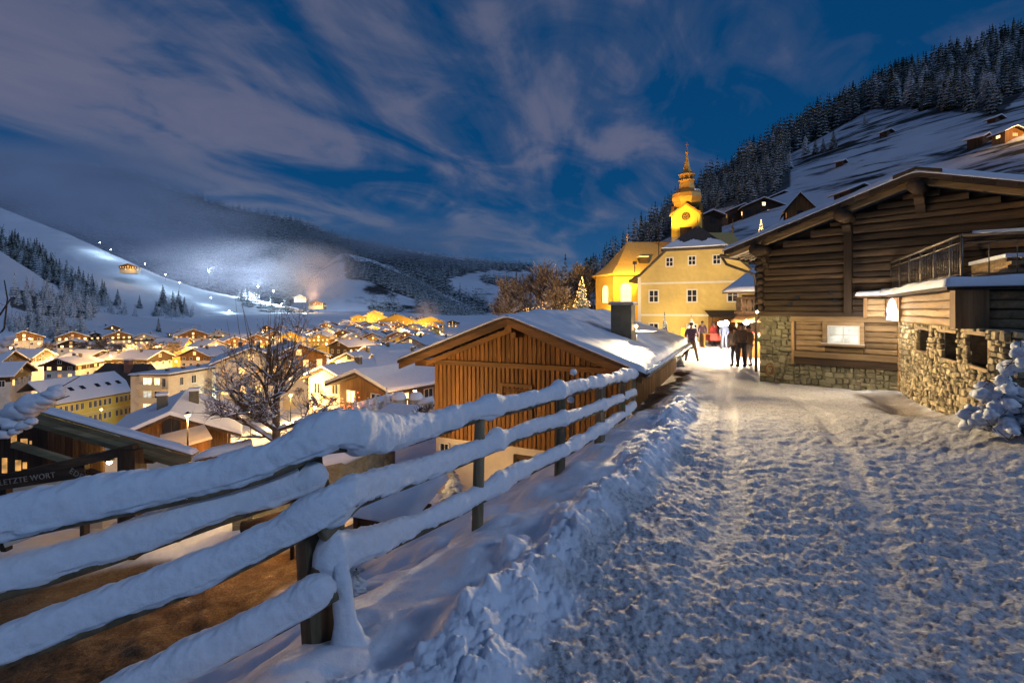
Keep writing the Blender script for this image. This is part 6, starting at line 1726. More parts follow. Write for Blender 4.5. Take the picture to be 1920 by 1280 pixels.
# --- the white apartment block and the yellow school
ab = thing('apartment_block', 'cream white four storey apartment block with flat snowy roof and lit balcony bays', 'apartment block', tuple(P(262, 778, 105)), 0)
Wb, Lb, Hb = 6.8, 27, 8.4
a_ = math.atan2(127 - 105, (-.545 * 127) - (-.688 * 105)); ab.rotation_euler = (0, 0, a_ - PI / 2)
mb = MB(); mb.box(0, Wb, 0, Lb, -4, Hb, rnd=.5); mb.box(-3.4, 0, 1.2, 14, -4, Hb - .3, rnd=.5); mb.build('wall', M['plaster_c'], ab)
mb = MB(); mb.box(-.25, Wb + .35, -.35, Lb + .3, Hb + .002, Hb + .22); mb.box(-3.7, -.26, .8, 14, Hb - .29, Hb - .06); rf = mb.build('roof', M['dark_h'], ab)
snow_slab('snow', rf, -.3, Wb + .4, -.4, Lb + .3, lambda X, Y: Hb + .222 + .02 * X, .3, M['snow_roof'], 30, 50, seed=1, over=0)
snow_slab('snow', rf, -3.75, -.32, .75, 14, lambda X, Y: Hb - .058 + 0 * X, .28, M['snow_roof'], 20, 30, seed=2, over=0)
for k in range(5):
    mb = MB(); mb.box(3.2, 3.8, 3 + k * 4.4, 3.6 + k * 4.4, Hb, Hb + 1.0); mb.build('chimney', M['chim'], ab)
for fl in range(3):
    z = .3 + fl * 2.75
    # balcony bays on the end wall
    mb = MB(); mb.box(.3, 6.4, -1.3, -.02, z - .18, z); mb.box(.3, 6.4, -1.32, -1.26, z + .0, z + .95); mb.build('balcony', M['concrete'], ab)
    win(ab, 1.9, -.04, z + .2, 2.2, 2.0, 0, ['warm_hot', 'cool', 'warm_hot'][fl]); win(ab, 4.2, -.04, z + .2, 1.4, 2.0, 0, ['warm', 'glass', 'warm_hot'][fl]); win(ab, 5.8, -.04, z + .2, .9, 2.0, 0, 'glass')
    for y_, w_, pn in ((3.4, 1.0, 'glass'), (6.8, 1.5, 'glass' if fl else 'warm_hot'), (12.2, 1.2, 'cool'), (14.6, 1.4, 'cool'), (17.5, 2.4, ['cool', 'warm', 'glass'][fl]), (22, 1.8, ['glass', 'warm_dim', 'glass'][fl]), (25, 1.6, 'glass')): win(ab, Wb + .04, y_, z + .1, w_, 1.9, PI / 2, pn)
mb = MB(); mb.box(Wb + .02, Wb + 1.4, 10.8, 13.4, -3, Hb + .1); mb.build('stair_tower', M['plaster_c'], ab)
for fl in range(4): win(ab, Wb + 1.44, 12.1, -.6 + fl * 2.4, 1.7, 1.7, PI / 2, 'cool')
lamp('entrance_light', (Wb + 3.2, 12, 1.2), 900, (.7, 1.0, .85), .3, ab)

sw = thing('school_wing', 'long yellow school wing with rows of white windows and snowy roof with skylights', 'school', (-92, 100, 0), math.atan2(16, 3) - PI / 2)
Ls, Hs = 17.5, 0
zb, ze = -25.5, -17.2
mb = MB(); mb.box(-8, 0, 0, Ls, zb, ze, rnd=.5); mb.build('wall', M['school'], sw)
mb = MB(); mb.prism([(.5, ze - .1), (.5, ze + .1), (-6.2, ze + 4.3), (-9, ze + 2.4), (-9, ze + 2.2), (-6.2, ze + 4.1)], -.6, Ls, rnd=.4); rfs = mb.build('roof', M['tile_dark'], sw)
mb = MB(); mb.prism([(.52, ze + .105), (.56, ze + .25), (-6.2, ze + 4.55), (-6.2, ze + 4.31)], -.65, Ls - .01, rnd=.4); mb.build('snow', M['snow_roof'], rfs)
for k in range(6):
    y_ = 2.4 + k * 2.4 + (.8 if k > 2 else 0); mb = MB(); m4 = Matrix.Translation((-2.6, y_, ze + 2.12)) @ Matrix.Rotation(R(32), 4, 'Y'); mb.box(-.55, .55, -.4, .4, .22, .34, M=m4); mb.build('skylight', M['glass'], rfs)
for fl in range(2):
    for grp in range(3):
        for k in range(5): win(sw, .04, .9 + grp * 5.9 + k * 1.06, ze - 2.0 - fl * 3.0, .62, 1.5, PI / 2, 'glass')
mb = MB(); mb.box(.005, .06, 0, Ls, ze - 3.05, ze - 2.95); mb.build('string_course', M['trim_w'], sw)
sb = thing('school_hall', 'taller yellow school house with steep dark hipped roof and brick chimney', 'school', (-96, 117, 0), -R(6))
mb = MB(); mb.prism([(-7, -25), (7.3, -25), (7.3, -16.6), (7.3, -16.6), (0, -16.6), (-7, -16.6)], 0, 9, rnd=.5)
mb.prism([(0, -16.6), (9, -16.6), (4.5, -11.6)], 7.05, 7.29, axis='x', rnd=.5); mb.build('wall', M['school'], sb)
mb = MB(); e_ = -16.8; mb.add([(-7.6, -.7, e_), (7.9, -.7, e_), (7.9, 9.7, e_), (-7.6, 9.7, e_), (-4.4, 4.5, -11.2), (7.9, 4.5, -11.2)], [(0, 1, 5, 4), (1, 2, 5), (2, 3, 4, 5), (3, 0, 4), (0, 3, 2, 1)], 0, .4); r_ = mb.build('roof', M['tile_dark'], sb)
mb = MB(); mb.box(2.3, 3.7, 2.6, 3.8, -14, -10.2); c_ = mb.build('chimney', M['brick'], sb); mb = MB(); mb.box(2.2, 3.8, 2.5, 3.9, -10.198, -9.95); mb.build('snow', M['snow_roof'], c_)
for k in range(3): win(sb, 7.33, 1.8 + k * 2.7, -19.5, .9, 1.6, PI / 2, 'glass')

# --- near chalets below the road
house('chalet', 'timber chalet with broad blue snowy roof and orange gable behind the bar hut', P(322, 872, 33) , 6.4, 8, 1.9, .42, R(28), 'honey', 'honey', lit=.15, floors=1, over=.9, seed=3, down=6, fr='dark_v', sides=(1, 1, 0), chim=2)
lean = thing('lean_to', 'orange lit canvas lean-to roof in front of the timber chalet', 'lean-to', (0, 0, 0))
mb = MB(); quad_slab(mb, P(300, 846, 27), P(397, 818, 28), P(383, 795, 30), P(300, 815, 29), .15); mb.build('roof', M['plaster_c'], lean)
mb = MB(); quad_slab(mb, P(300, 880, 27.2), P(395, 880, 28.2), P(395, 821, 28.2), P(300, 849, 27.2), .1); mb.build('wall', M['honey'], lean)
gw = thing('garden_wall', 'plank garden wall with snow drift running toward the bare tree', 'wall', (0, 0, 0))
mb = MB(); quad_slab(mb, P(365, 905, 19), P(470, 872, 20), P(470, 832, 20), P(365, 862, 19), .2); mb.build('boards', M['honey'], gw)
mb = MB(); mb.tube([P(360, 862, 19), P(400, 848, 19.3), P(440, 838, 19.6), P(472, 828, 20)], [.14, .22, .2, .15], 10); mb.build('snow', M['snow_roof'], gw)
house('chalet', 'glowing orange larch chalet with long snowy roof next to the larch barn', P(682, 774, 37), 5.6, 13, 1.95, .32, -R(34), 'honey', 'honey', lit=.35, floors=1, over=.8, seed=4, down=5, fr='trim_w', chim=0, sides=(1, 1, 1))
gwl = thing('stone_fence_wall', 'grey garden wall with rounded snow capped pillars before the orange chalet', 'wall', (0, 0, 0))
for k, (a_, b_, c_) in enumerate((((670, 765, 29), (740, 745, 30), 24), ((782, 760, 29), (812, 752, 29), 26))):
    mb = MB(); quad_slab(mb, P(a_[0], a_[1] + 10, a_[2]), P(b_[0], b_[1] + 14, b_[2]), P(*b_), P(*a_), .3); mb.build('wall', M['concrete'], gwl)
    mb = MB(); mb.tube([P(*a_) + Vector((0, .15, .05)), P(*b_) + Vector((0, .15, .05))], [.28, .25], 10); mb.build('snow', M['snow_roof'], gwl)
for px in (748, 780):
    p = P(px, 762, 29.3); mb = MB(); mb.lathe([(.42, -1.3), (.42, .45), (.3, .6), (0, .66)], 16, c=tuple(p)); pl_ = mb.build('pillar', M['concrete'], gwl)
    mb = MB(); mb.lathe([(.46, .46), (.44, .62), (.28, .82), (0, .88)], 16, c=tuple(p)); mb.build('snow', M['snow_roof'], pl_)
mb = MB()
for k in range(9): p = P(752 + k * 3.4, 757, 29.5); mb.box(p.x - .03, p.x + .03, p.y, p.y + .05, p.z - .7, p.z + .3)
a_, b_ = P(750, 748, 29.5), P(780, 748, 29.5); mb.box(a_.x, b_.x, a_.y - .06, a_.y - .005, a_.z - .06, a_.z + .05); mb.build('gate', M['dark_h'], gwl)
kio = thing('market_kiosk', 'small glowing wooden kiosk with snowy pent roof below the orange chalet', 'kiosk', tuple(P(728, 822, 24)), -R(25)); kio.scale = (.82, .82, .82)
mb = MB(); mb.box(-1.0, 1.0, 0, .06, -.8, .9); mb.box(-1, -.94, .06, 1.6, -.8, .9); mb.box(.94, 1.0, .06, 1.6, -.8, .9); mb.box(-.94, .94, 1.54, 1.6, -.8, .9); mb.build('wall', M['log_light'], kio)
mb = MB(); quad_slab(mb, (-1.4, -.5, .95), (1.3, -.5, .95), (1.3, 2.0, 1.5), (-1.4, 2.0, 1.5), .06); r_ = mb.build('roof', M['log_light'], kio)
snow_slab('snow', r_, -1.42, 1.32, -.52, 2.0, lambda X, Y: .955 + (Y + .5) * .22, .25, M['snow_roof'], 26, 26, seed=6, over=0)
mb = MB(); mb.box(.25, .85, -.03, -.005, -.3, .75); mb.build('hatch', M['warm_hot'], kio)
lamp('kiosk_light', (-.3, -.9, .7), 110, (1, .55, .18), .1, kio)
# red lit shrub and small garden trees
rb_ = thing('lit_shrub', 'shrub wrapped in glowing red fairy lights in the snowy garden', 'shrub', tuple(P(648, 800, 25)))
tw, sn = bare_tree(77, 2.0, 1.1, levels=3, split=(4, 6), trunk_r=.05, up=.4, snow=.5, min_r=.012); tw.build('branches', M['twig'], rb_); sn.build('snow', M['snow_fine'], rb_)
mb = MB(); g = random.Random(2)
for k in range(110): c_ = (g.gauss(0, .42), g.gauss(0, .35), abs(g.gauss(.75, .45))); mb.lathe([(0, -.025), (.028, 0), (0, .025)], 5, c=c_)
mb.build('red_lights', M['fairy_r'], rb_)
lamp('red_glow', (0, -.5, .6), 45, (1, .12, .05), .3, rb_)
for i, (px, py, d, h_, lab) in enumerate(((665, 790, 26, 1.4, 'small snowy conifer right of the red lit shrub'), (690, 800, 25, 1.6, 'taller snowy conifer left of the kiosk'), (705, 775, 27, 1.2, 'low snowy conifer under the grey garden wall'), (725, 770, 27, 1.3, 'dark young conifer above the kiosk roof'), (675, 812, 24, 1.1, 'low bushy conifer below the red lit shrub'))):
    spruce(P(px, py, d), h_, 3 + i % 3, lab, None, 1.6)
for i, (px, py, d, h_, lab) in enumerate(((722, 870, 13.5, .5, 'snowy dwarf pine on the lit bank behind the shed'), (655, 1030, 6.8, .5, 'little spruce tip poking up by the near fence post'), (850, 925, 11.5, .9, 'dark low pine bush below the larch barn wall'), (668, 1095, 4.6, .35, 'dark heather tuft under the near fence post'))):
    p = P(px, py, d); spruce((p.x, p.y, ground_z(p.x, p.y) - .05), h_ if i != 2 else 1.0, 1 + 3 * (i == 0), lab, None, 2.6)
# lower walls behind the shed
lw = thing('concrete_wall', 'pale low concrete wall beside the dark garden shed', 'wall', (0, 0, 0))
mb = MB(); quad_slab(mb, P(640, 1055, 9.4), P(705, 1040, 9.6), P(705, 955, 9.6), P(640, 985, 9.4), .15); mb.build('wall', M['plaster_c'], lw)

# --- mid distance village houses: px, py of base, depth, width, length, wall height, turn, wall, gable, lit, label
HS = [
 (45, 650, 215, 15, 11, 4.5, 10, 'plaster_w', 'honey', .75, 'chalet with lit windows at the far left foot of the slope'),
 (136, 648, 250, 15, 11, 4.8, 8, 'plaster_w', 'honey', .9, 'bright orange gabled chalet beside the big spruce'),
 (133, 662, 215, 11, 9, 4.2, -8, 'plaster_w', 'dark_h', .35, 'white chalet with dark gable just below the bright orange chalet'),
 (178, 645, 280, 13, 10, 4.6, 20, 'plaster_w', 'dark_h', .5, 'dark gabled chalet left of the balcony chalet on the slope'),
 (210, 628, 320, 14, 9, 4.2, 30, 'plaster_c', 'honey', .9, 'upper chalet with a lit row of windows on the snow slope'),
 (222, 645, 275, 15, 11, 5.0, 12, 'plaster_w', 'honey', .85, 'wide balcony chalet with brightly lit front on the slope'),
 (270, 646, 290, 13, 9, 4.5, -15, 'plaster_w', 'plaster_w', .6, 'white house with warm lights right of the balcony chalet'),
 (362, 647, 265, 17, 12, 6.0, 15, 'plaster_c', 'honey', .55, 'tall timber hotel chalet at the piste foot'),
 (338, 636, 330, 12, 9, 4.5, 22, 'plaster_w', 'dark_h', .2, 'dark house above the timber hotel chalet'),
 (410, 640, 330, 15, 9, 5.2, 4, 'plaster_c', 'plaster_c', .8, 'square cream house with lit balcony beside the piste light'),
 (20, 706, 128, 16, 12, 4.0, 70, 'plaster_w', 'dark_h', .2, 'long low snowy roofed house at the left frame edge'),
 (112, 712, 128, 9, 10, 4.2, -30, 'plaster_w', 'dark_h', .4, 'green tinted gable house with lit lower windows left of the school'),
 (80, 690, 160, 12, 14, 4.2, 62, 'plaster_w', 'dark_h', .2, 'broad blue snowy roof behind the green gable house'),
 (40, 728, 105, 12, 14, 3.6, 75, 'plaster_w', 'dark_h', .1, 'snowy roof nearest the left edge above the branches'),
 (190, 690, 175, 12, 12, 4.4, 40, 'plaster_c', 'dark_h', .25, 'cream house with snowy roof behind the dark school roof'),
 (248, 690, 178, 11, 11, 4.0, 60, 'plaster_w', 'dark_h', .15, 'snow roofed house above the brick chimney'),
 (300, 690, 172, 13, 13, 4.0, 50, 'plaster_w', 'dark_h', .2, 'snow roofed house behind the apartment block left end'),
 (365, 690, 155, 12, 13, 4.2, -35, 'plaster_c', 'honey', .3, 'brown gabled house above the apartment roof'),
 (352, 668, 215, 18, 12, 5.0, 75, 'plaster_o', 'plaster_o', .9, 'brilliant yellow lit hall between the village roofs'),
 (405, 668, 205, 14, 10, 4.5, 35, 'plaster_w', 'plaster_w', .35, 'white house with little windows beside the yellow hall'),
 (440, 660, 240, 16, 12, 5, 20, 'plaster_c', 'honey', .7, 'amber lit guest house left of the bare tree top'),
 (480, 655, 260, 16, 12, 5.5, 10, 'plaster_o', 'honey', .85, 'amber lit hotel directly behind the bare tree top'),
 (545, 652, 270, 18, 12, 6.0, -10, 'plaster_o', 'plaster_o', .9, 'golden lit hotel just right of the bare tree top'),
 (597, 650, 290, 15, 12, 5.5, 5, 'plaster_o', 'plaster_o', .8, 'golden church-like gabled house right of the golden hotel'),
 (500, 705, 118, 12, 12, 4.5, 25, 'plaster_w', 'dark_h', .4, 'house hidden behind the bare tree crown'),
 (612, 752, 62, 7, 10, 3.2, -40, 'plaster_c', 'plaster_c', .15, 'pale house wall with dark shutters left of the orange chalet'),
 (560, 728, 90, 12, 10, 6.4, 15, 'plaster_c', 'honey', 1.0, 'amber house glowing through the bare tree branches'),
 (470, 748, 80, 12, 10, 6.6, 5, 'plaster_c', 'plaster_c', 1.0, 'yellowish house with bright windows behind the left twigs'),
 (635, 668, 180, 11, 15, 4.0, -40, 'dark_v', 'dark_h', .15, 'dark gabled house with blue snow roof on the valley floor'),
 (690, 690, 118, 10, 13, 3.6, -55, 'plaster_c', 'honey', .5, 'honey gabled house with snowy roof below the lit town'),
 (655, 706, 95, 8, 11, 3.2, -35, 'plaster_c', 'plaster_c', .3, 'peach gabled house at the foot of the honey house'),
 (735, 700, 112, 9, 12, 3.6, -60, 'plaster_c', 'plaster_c', .35, 'cream gabled house right of the honey gabled house'),
 (710, 722, 72, 9, 16, 3.0, -75, 'honey', 'honey', .9, 'low red timber house with a lit window row behind the orange chalet'),
 (770, 690, 140, 11, 11, 7.5, -30, 'plaster_c', 'plaster_c', .3, 'tall pale house with greenish lit stairwell left of the barn roof'),
 (800, 662, 210, 14, 14, 5.0, -70, 'plaster_c', 'plaster_c', .15, 'big pale roofed barn house touching the larch barn eave'),
 (725, 668, 200, 9, 9, 4.0, -20, 'plaster_w', 'plaster_w', .5, 'small teal tinted house in the middle of the valley floor'),
 (700, 660, 230, 9, 8, 3.5, -20, 'dark_v', 'dark_h', .4, 'dark low house with red lights at the edge of the lit town'),
]
for i, (px, py, d, w_, l_, h_, rot, wl, gb, lit, lab) in enumerate(HS):
    p = P(px, py, d); house('chalet' if 'honey' in gb or 'dark' in gb else 'house', lab, (p.x, p.y, p.z), w_ * .8, l_ * .9, h_ * .9, .42, R(rot) + math.atan2(-p.x, p.y) * .9, wl, gb, lit=lit, floors=1 if h_ < 4.1 else 2, over=.9, seed=i, down=9, balcony=('balcony' in lab), chim=1 + i % 2, wsp=2.4, cat='house')
# lit farm high on the ski slope, lit hut groups
for px, py, d, w_, l_, h_, rot, lit, lab in ((240, 507, 700, 20, 16, 5.5, 20, 1.0, 'golden floodlit farmhouse high on the ski slope'), (592, 575, 800, 24, 14, 5.5, 0, 1.0, 'glowing golden inn on the slope above the valley town'), (563, 562, 830, 20, 10, 4, 0, .9, 'dim golden inn half in the mist above the valley town')):
    p = P(px, py, d); o = house('farmhouse', lab, p, w_, l_, h_, .4, R(rot), 'plaster_c', 'honey', lit=lit * .7, floors=2, over=1.6, seed=px, down=4, wsp=2.6, balcony=True)
    lamp('house_light', (4, -9, 2), 3500 if px < 300 else 9000, (1, .6, .18), 1.0, o)
    if px > 580: l_ = lamp('plume_fill', (0, -14, 9), 120000, (1, .55, .30), 1.0, o, 'SPOT', spot_size=R(120), spot_blend=.6); l_.rotation_euler = (R(170), 0, 0)  # upward spot without a fixture, added to colour the smoke plume
# barns and chalets on the right meadow
for px, py, w_, l_, h_, rot, lit, lab in ((1668, 252, 5, 5, 2, 15, 0, 'tiny hay hut at the upper meadow below the spruce wood'), (1874, 228, 6, 5, 2, 10, 0, 'tiny hay hut on the meadow at the upper right edge'), (1848, 268, 11, 8, 3, 25, 0, 'dark low farm barn on the right meadow'), (1582, 308, 4, 4, 2, 30, 0, 'tiny lower hay hut in the meadow above the barn roof'),
        (1905, 258, 13, 9, 4, 0, 1, 'lit orange farmhouse at the right frame edge of the meadow')):
    p = on_hill('F', px, py); k_ = p.y / 330; w_, l_, h_ = w_ * k_, l_ * k_, h_ * k_; o = house('hut' if w_ < 10 else 'farm', lab, p, w_, l_, h_, .45, R(rot), 'honey' if lit else 'dark_v', 'honey' if lit else 'dark_v', lit=lit, floors=1, over=.6, seed=px, down=5, chim=0, sides=(lit, lit, lit), cat='hut' if w_ < 10 else 'farm')
    if lit: lamp('house_light', (0, -6, 3), 2600, (1, .55, .18), .4, o)
for px, py, d, w_, l_, h_, rot, lit, lab in ((1395, 412, 150, 9, 9, 2.6, -10, .25, 'left brown hillside chalet above the chapel roof'), (1432, 408, 145, 11, 10, 3.2, -12, .5, 'middle brown hillside chalet with one lit lamp'), (1470, 392, 160, 11, 10, 3.2, -15, .6, 'upper brown hillside chalet with two lit windows'), (1336, 424, 120, 4.4, 5, 2.6, -5, .0, 'grey timber house just right of the church tower'), (1500, 412, 105, 5, 8, 2.4, -25, .1, 'narrow steep gabled cottage behind the log barn roof'), (1615, 372, 95, 4, 5, 1.6, 0, 0, 'small chimney-like hut peeking above the log barn roof')):
    p = P(px, py, d); house('chalet', lab, p, w_, l_, h_, .42 if px != 1500 else 1.2, R(rot), 'dark_v' if px != 1500 else 'honey', 'dark_h' if px != 1500 else 'honey', lit=lit, floors=1, over=.8, seed=px, down=7, chim=0, fr='dark_v')
# far bright town
g = random.Random(9)
hot = [(745, 622, 560, 44, 16, 12, 'large golden hotel front in the middle of the far lit town'), (700, 612, 640, 34, 14, 12, 'long golden hotel left of the large hotel in the far town'), (806, 628, 520, 30, 14, 14, 'square pale lit hotel at the right end of the far town'), (703, 598, 760, 24, 14, 9, 'upper amber hotel on the rise of the far town'), (672, 620, 600, 18, 12, 16, 'slim amber tower house in the far town')]
for px, py, d, w_, l_, h_, lab in hot:
    o = house('hotel', lab, P(px, py, d), w_, l_, h_, .35, math.atan2(-P(px, py, d).x, d) * .8, 'plaster_o', 'plaster_o', lit=.85, floors=4, over=1.2, seed=px, down=6, wsp=4.2, sides=(1, 1, 0), chim=0, cat='hotel'); lamp('house_light', (-w_ * .25, -12, 7), 6000, (1, .55, .14), 1.0, o); lamp('house_light', (w_ * .3, -12, 7), 6000, (1, .55, .14), 1.0, o)  # point lights without fixtures, added to brighten the hotel fronts
far_protos = []
for k in range(6):
    o = house('far_house', 'x', (0, 0, -500), g.uniform(9, 14), g.uniform(9, 13), g.uniform(4, 7), .4, 0, ['plaster_o', 'plaster_c', 'honey'][k % 3], ['plaster_o', 'honey', 'plaster_c'][k % 3], lit=.8, floors=2, over=.9, seed=200 + k, down=5, chim=0, wsp=3.6, sides=(1, 0, 0))
    kids = [(c_, [q for q in bpy.data.objects if q.parent is c_]) for c_ in [q for q in bpy.data.objects if q.parent is o]]
    far_protos.append((o, kids))
spots = []
for k in range(170):
    px = g.triangular(470, 860, 690); lo = 652 - abs(px - 690) * .03; hi = 596 + abs(px - 720) * .08
    py = g.uniform(hi, lo) if px < 840 else g.uniform(612, 626)
    if px < 600: py = g.uniform(628, 648)
    zf = -20.5; d = 22.5 * F / (py - HOR) if py > 618 else 560 + (618 - py) * 12
    spots.append((px, py, min(d, 980)))
used_ = set()
for k, (px, py, d) in enumerate(spots):
    i = k % 6; o, kids = far_protos[i]
    if i in used_: o = copy_fast(o, kids)
    used_.add(i)
    p = P(px, py, d); o.location = p; o.rotation_euler = (0, 0, g.uniform(-.6, .6) + math.atan2(-p.x, p.y) * .7)
    o['label'] = 'small lit house among the golden lights of the far valley town'; o['group'] = 'lit houses of the far valley town'
# town street lamps: real lamps between the houses
lmb = MB(); lmb.tube([(0, 0, -1), (0, 0, 5.6)], [.09, .06], 6); LP = lmb.build('pole', M['metal']).data
lmb = MB(); lmb.lathe([(0, -.32), (.3, -.1), (.34, .1), (0, .3)], 8, c=(0, 0, 5.9)); LB = lmb.build('bulb', M['bulb']).data
lmb = MB(); lmb.lathe([(0, -.32), (.3, -.1), (.34, .1), (0, .3)], 8, c=(0, 0, 5.9)); LBW = lmb.build('bulb', M['bulb_w']).data
for o in [q for q in bpy.data.objects if q.data in (LP, LB, LBW)]: bpy.data.objects.remove(o)
def town_lamp(p, power, col, label, group, bulb=None, s=1.0):
    o = thing('street_lamp', label, 'street lamp', tuple(p), 0, group); o.scale = (s, s, s); link('pole', LP, o); link('bulb', bulb or LB, o)
    if power: lamp('lamp_light', (0, 0, 6.6), power, col, .5, o)
    return o
for k in range(84):
    px = g.triangular(480, 850, 700); py = g.uniform(604, 650) if px > 600 else g.uniform(630, 655)
    d = 22.5 * F / (py - HOR) if py > 618 else 560 + (618 - py) * 12; p = P(px, py, min(d, 950)); p.z = max(p.z, -23)
    town_lamp(p, 9500 if k % 3 != 0 else 0, (1, .54, .14) if g.random() < .85 else (1, .75, .5), 'tiny bright street lamp in the far golden valley town', 'street lamps of the far valley town', LB if g.random() < .9 else LBW, 1.0)
for px, py, d, pw, lab in ((245, 672, 200, 5200, 'bright yellow street lamp left of the village middle'), (293, 664, 205, 5200, 'bright yellow street lamp near the white house row'), (316, 667, 205, 3200, 'second street lamp of the close pair in the village'), (330, 690, 170, 2400, 'orange lamp between the trees behind the apartment block'), (55, 645, 205, 2200, 'lamp by the left chalet at the slope foot'), (145, 655, 225, 2800, 'lamp before the bright orange chalet'), (225, 655, 250, 3600, 'lamp before the balcony chalet'), (372, 655, 245, 2600, 'lamp before the timber hotel chalet'), (350, 678, 200, 3000, 'lamp beside the yellow hall'), (460, 665, 225, 4200, 'lamp left of the bare tree top'), (520, 662, 240, 5200, 'lamp behind the bare tree top'), (575, 660, 250, 5200, 'lamp right of the bare tree top'), (545, 745, 60, 2600, 'street lamp glowing through the bare tree'), (590, 770, 40, 800, 'white tube lamp right of the bare tree trunk'), (470, 775, 52, 1100, 'lamp glowing left of the bare tree trunk'), (660, 720, 75, 1300, 'lamp by the peach gabled house'), (190, 770, 92, 900, 'lamp lighting the yellow school wall'), (715, 735, 60, 380, 'lamp by the red timber house'), (640, 690, 115, 3000, 'peach lamp between the roofs left of the honey house'), (720, 690, 125, 3000, 'peach lamp behind the honey gabled house'), (760, 705, 95, 2200, 'peach lamp under the larch barn eave side of the village'), (690, 665, 190, 3600, 'lamp on the valley floor before the golden town'), (780, 650, 260, 5200, 'lamp beside the big pale barn house'), (610, 700, 95, 2600, 'lamp behind the pale wall house'), (575, 700, 105, 3500, 'lamp above the amber house behind the tree'), (440, 700, 120, 3500, 'lamp at the far corner of the apartment block'), (405, 745, 88, 2600, 'lamp on the square before the apartment block'), (110, 690, 165, 2200, 'lamp between the blue snowy roofs'), (60, 685, 165, 1800, 'lamp near the left frame edge roofs'), (425, 790, 42, 500, 'lamp in the garden left of the bare tree trunk'), (560, 800, 30, 220, 'low garden lamp behind the bare tree trunk')):
    p = P(px, py, d); town_lamp((p.x, p.y, p.z - 3), pw * 2.4, (1, .58, .18), lab, None, LB, .55 if d < 150 else .9)
street_lamp('yard_lamp', 'added lamp post brightening the lean-to and the timber chalet', tuple(P(352, 862, 24.5)), 2.2, 1500, (1, .50, .13))  # lamp added to light the lean-to roof and chalet gable
street_lamp('yard_lamp', 'garden lamp lighting the orange chalet side wall', tuple(P(778, 792, 31.5)), 2.0, 900, (1, .48, .10))
g = random.Random(77)
for k in range(26):
    px, py, d = [(g.uniform(0, 260), g.uniform(668, 712), g.uniform(130, 175)), (g.uniform(250, 480), g.uniform(665, 690), g.uniform(170, 215)), (g.uniform(560, 830), g.uniform(655, 690), g.uniform(140, 230))][k % 3]
    p = P(px, py, d); town_lamp((p.x, p.y, p.z - 2.5), 4200, (1, .52, .13), 'small orange street lamp between the snowy roofs of the near village', 'street lamps of the near village', LB, .8)
# ski slope floodlights
for px, py, d, pw, hx, lab in ((188, 455, 800, 9000, 9, 'small blue white piste lamp, topmost on the left slope'), (208, 468, 790, 9000, 9, 'second small piste lamp from the top on the left slope'), (272, 495, 760, 8333, 9, 'piste lamp above the golden farmhouse'), (310, 515, 740, 8333, 9, 'piste lamp right of the golden farmhouse'), (337, 530, 730, 8333, 9, 'piste lamp further down from the golden farmhouse'), (392, 509, 790, 90000, 22, 'glaring round piste floodlight in the mist, left of three'), (484, 537, 790, 90000, 22, 'glaring round piste floodlight in the mist, middle of three'), (513, 546, 790, 80000, 22, 'glaring round piste floodlight in the mist, right of three'), (430, 583, 700, 11666, 9, 'blue piste lamp at the slope middle'), (396, 558, 720, 8333, 9, 'blue piste lamp below the mist floodlights'), (528, 570, 760, 10000, 9, 'blue piste lamp above the valley town left'), (572, 588, 760, 10000, 9, 'blue piste lamp above the valley town right'), (505, 610, 620, 8333, 9, 'low blue piste lamp near the town roofs'), (448, 632, 420, 11666, 10, 'piste foot floodlight shining down the run')):
    p = P(px, py, d); q = on_hill('B', px, py + 6); o = thing('piste_floodlight', lab, 'floodlight', (p.x, p.y, p.z)); o['group'] = 'floodlights along the ski piste'
    r_ = d / 900 * (1.3 if pw > 1e5 else .8)
    mb = MB(); mb.tube([(0, 0, -hx), (0, 0, 0)], .12, 6); mb.build('mast', M['metal'], o)
    mb = MB(); mb.lathe([(0, -r_), (r_ * .7, -r_ * .7), (r_, 0), (r_ * .7, r_ * .7), (0, r_)], 12, c=(0, -.2, .3)); mb.build('lamp_face', M['bulb_b'], o)
    if pw > 50000: l_ = lamp('flood_light', (0, -3, .5), pw * 8, (.72, .82, 1.0), .8, o, 'SPOT', spot_size=R(150), spot_blend=.5); l_.rotation_euler = (R(115), 0, R(20))
    lamp('flood_light', (0, -3, .5), min(pw, 14000), (.55, .78, 1.0), .8, o)
# ---------- square before the church: stalls, lamps, trees, people ----------
GZ0 = -.5
def gp(px, py): 
    d = 2.5 * F / (py - HOR); return P(px, py, d)
# christmas tree with lights
xt = thing('christmas_tree', 'conical Christmas tree covered with glowing fairy lights left of the church', 'christmas tree', tuple(P(1091, 586, 46)))
xt.location.z = P(0, 586, 46).z - .6
cme = link('crown', CROWN[1], xt); cme.scale = (4.6, 4.6, 4.0)
mb = MB(); g = random.Random(6)
for k in range(130):
    f = g.random() ** 1.2; a_ = g.uniform(0, 6.28); r_ = (1 - f) * .95 + .03; r_ *= g.uniform(.8, 1.05); mb.lathe([(0, -.03), (.032, 0), (0, .03)], 5, c=(r_ * math.cos(a_), r_ * math.sin(a_), .55 + f * 3.4))
mb.build('fairy_lights', M['fairy'], xt); lamp('tree_glow', (0, -1.4, 1.2), 25, (1, .55, .18), .5, xt)
lh = thing('lit_hedge', 'low hedge sprinkled with fairy lights under the brown thicket', 'hedge', tuple(P(1020, 588, 48)))
tw, sn = bare_tree(5, 1.2, 1.2, levels=3, split=(5, 6), trunk_r=.05, snow=.4, min_r=.015)
mb = MB()
for k in range(90): mb.lathe([(0, -.025), (.027, 0), (0, .025)], 5, c=(g.uniform(-2.2, 2.4), g.uniform(-.4, .4), abs(g.gauss(.0, .45)) - .1))
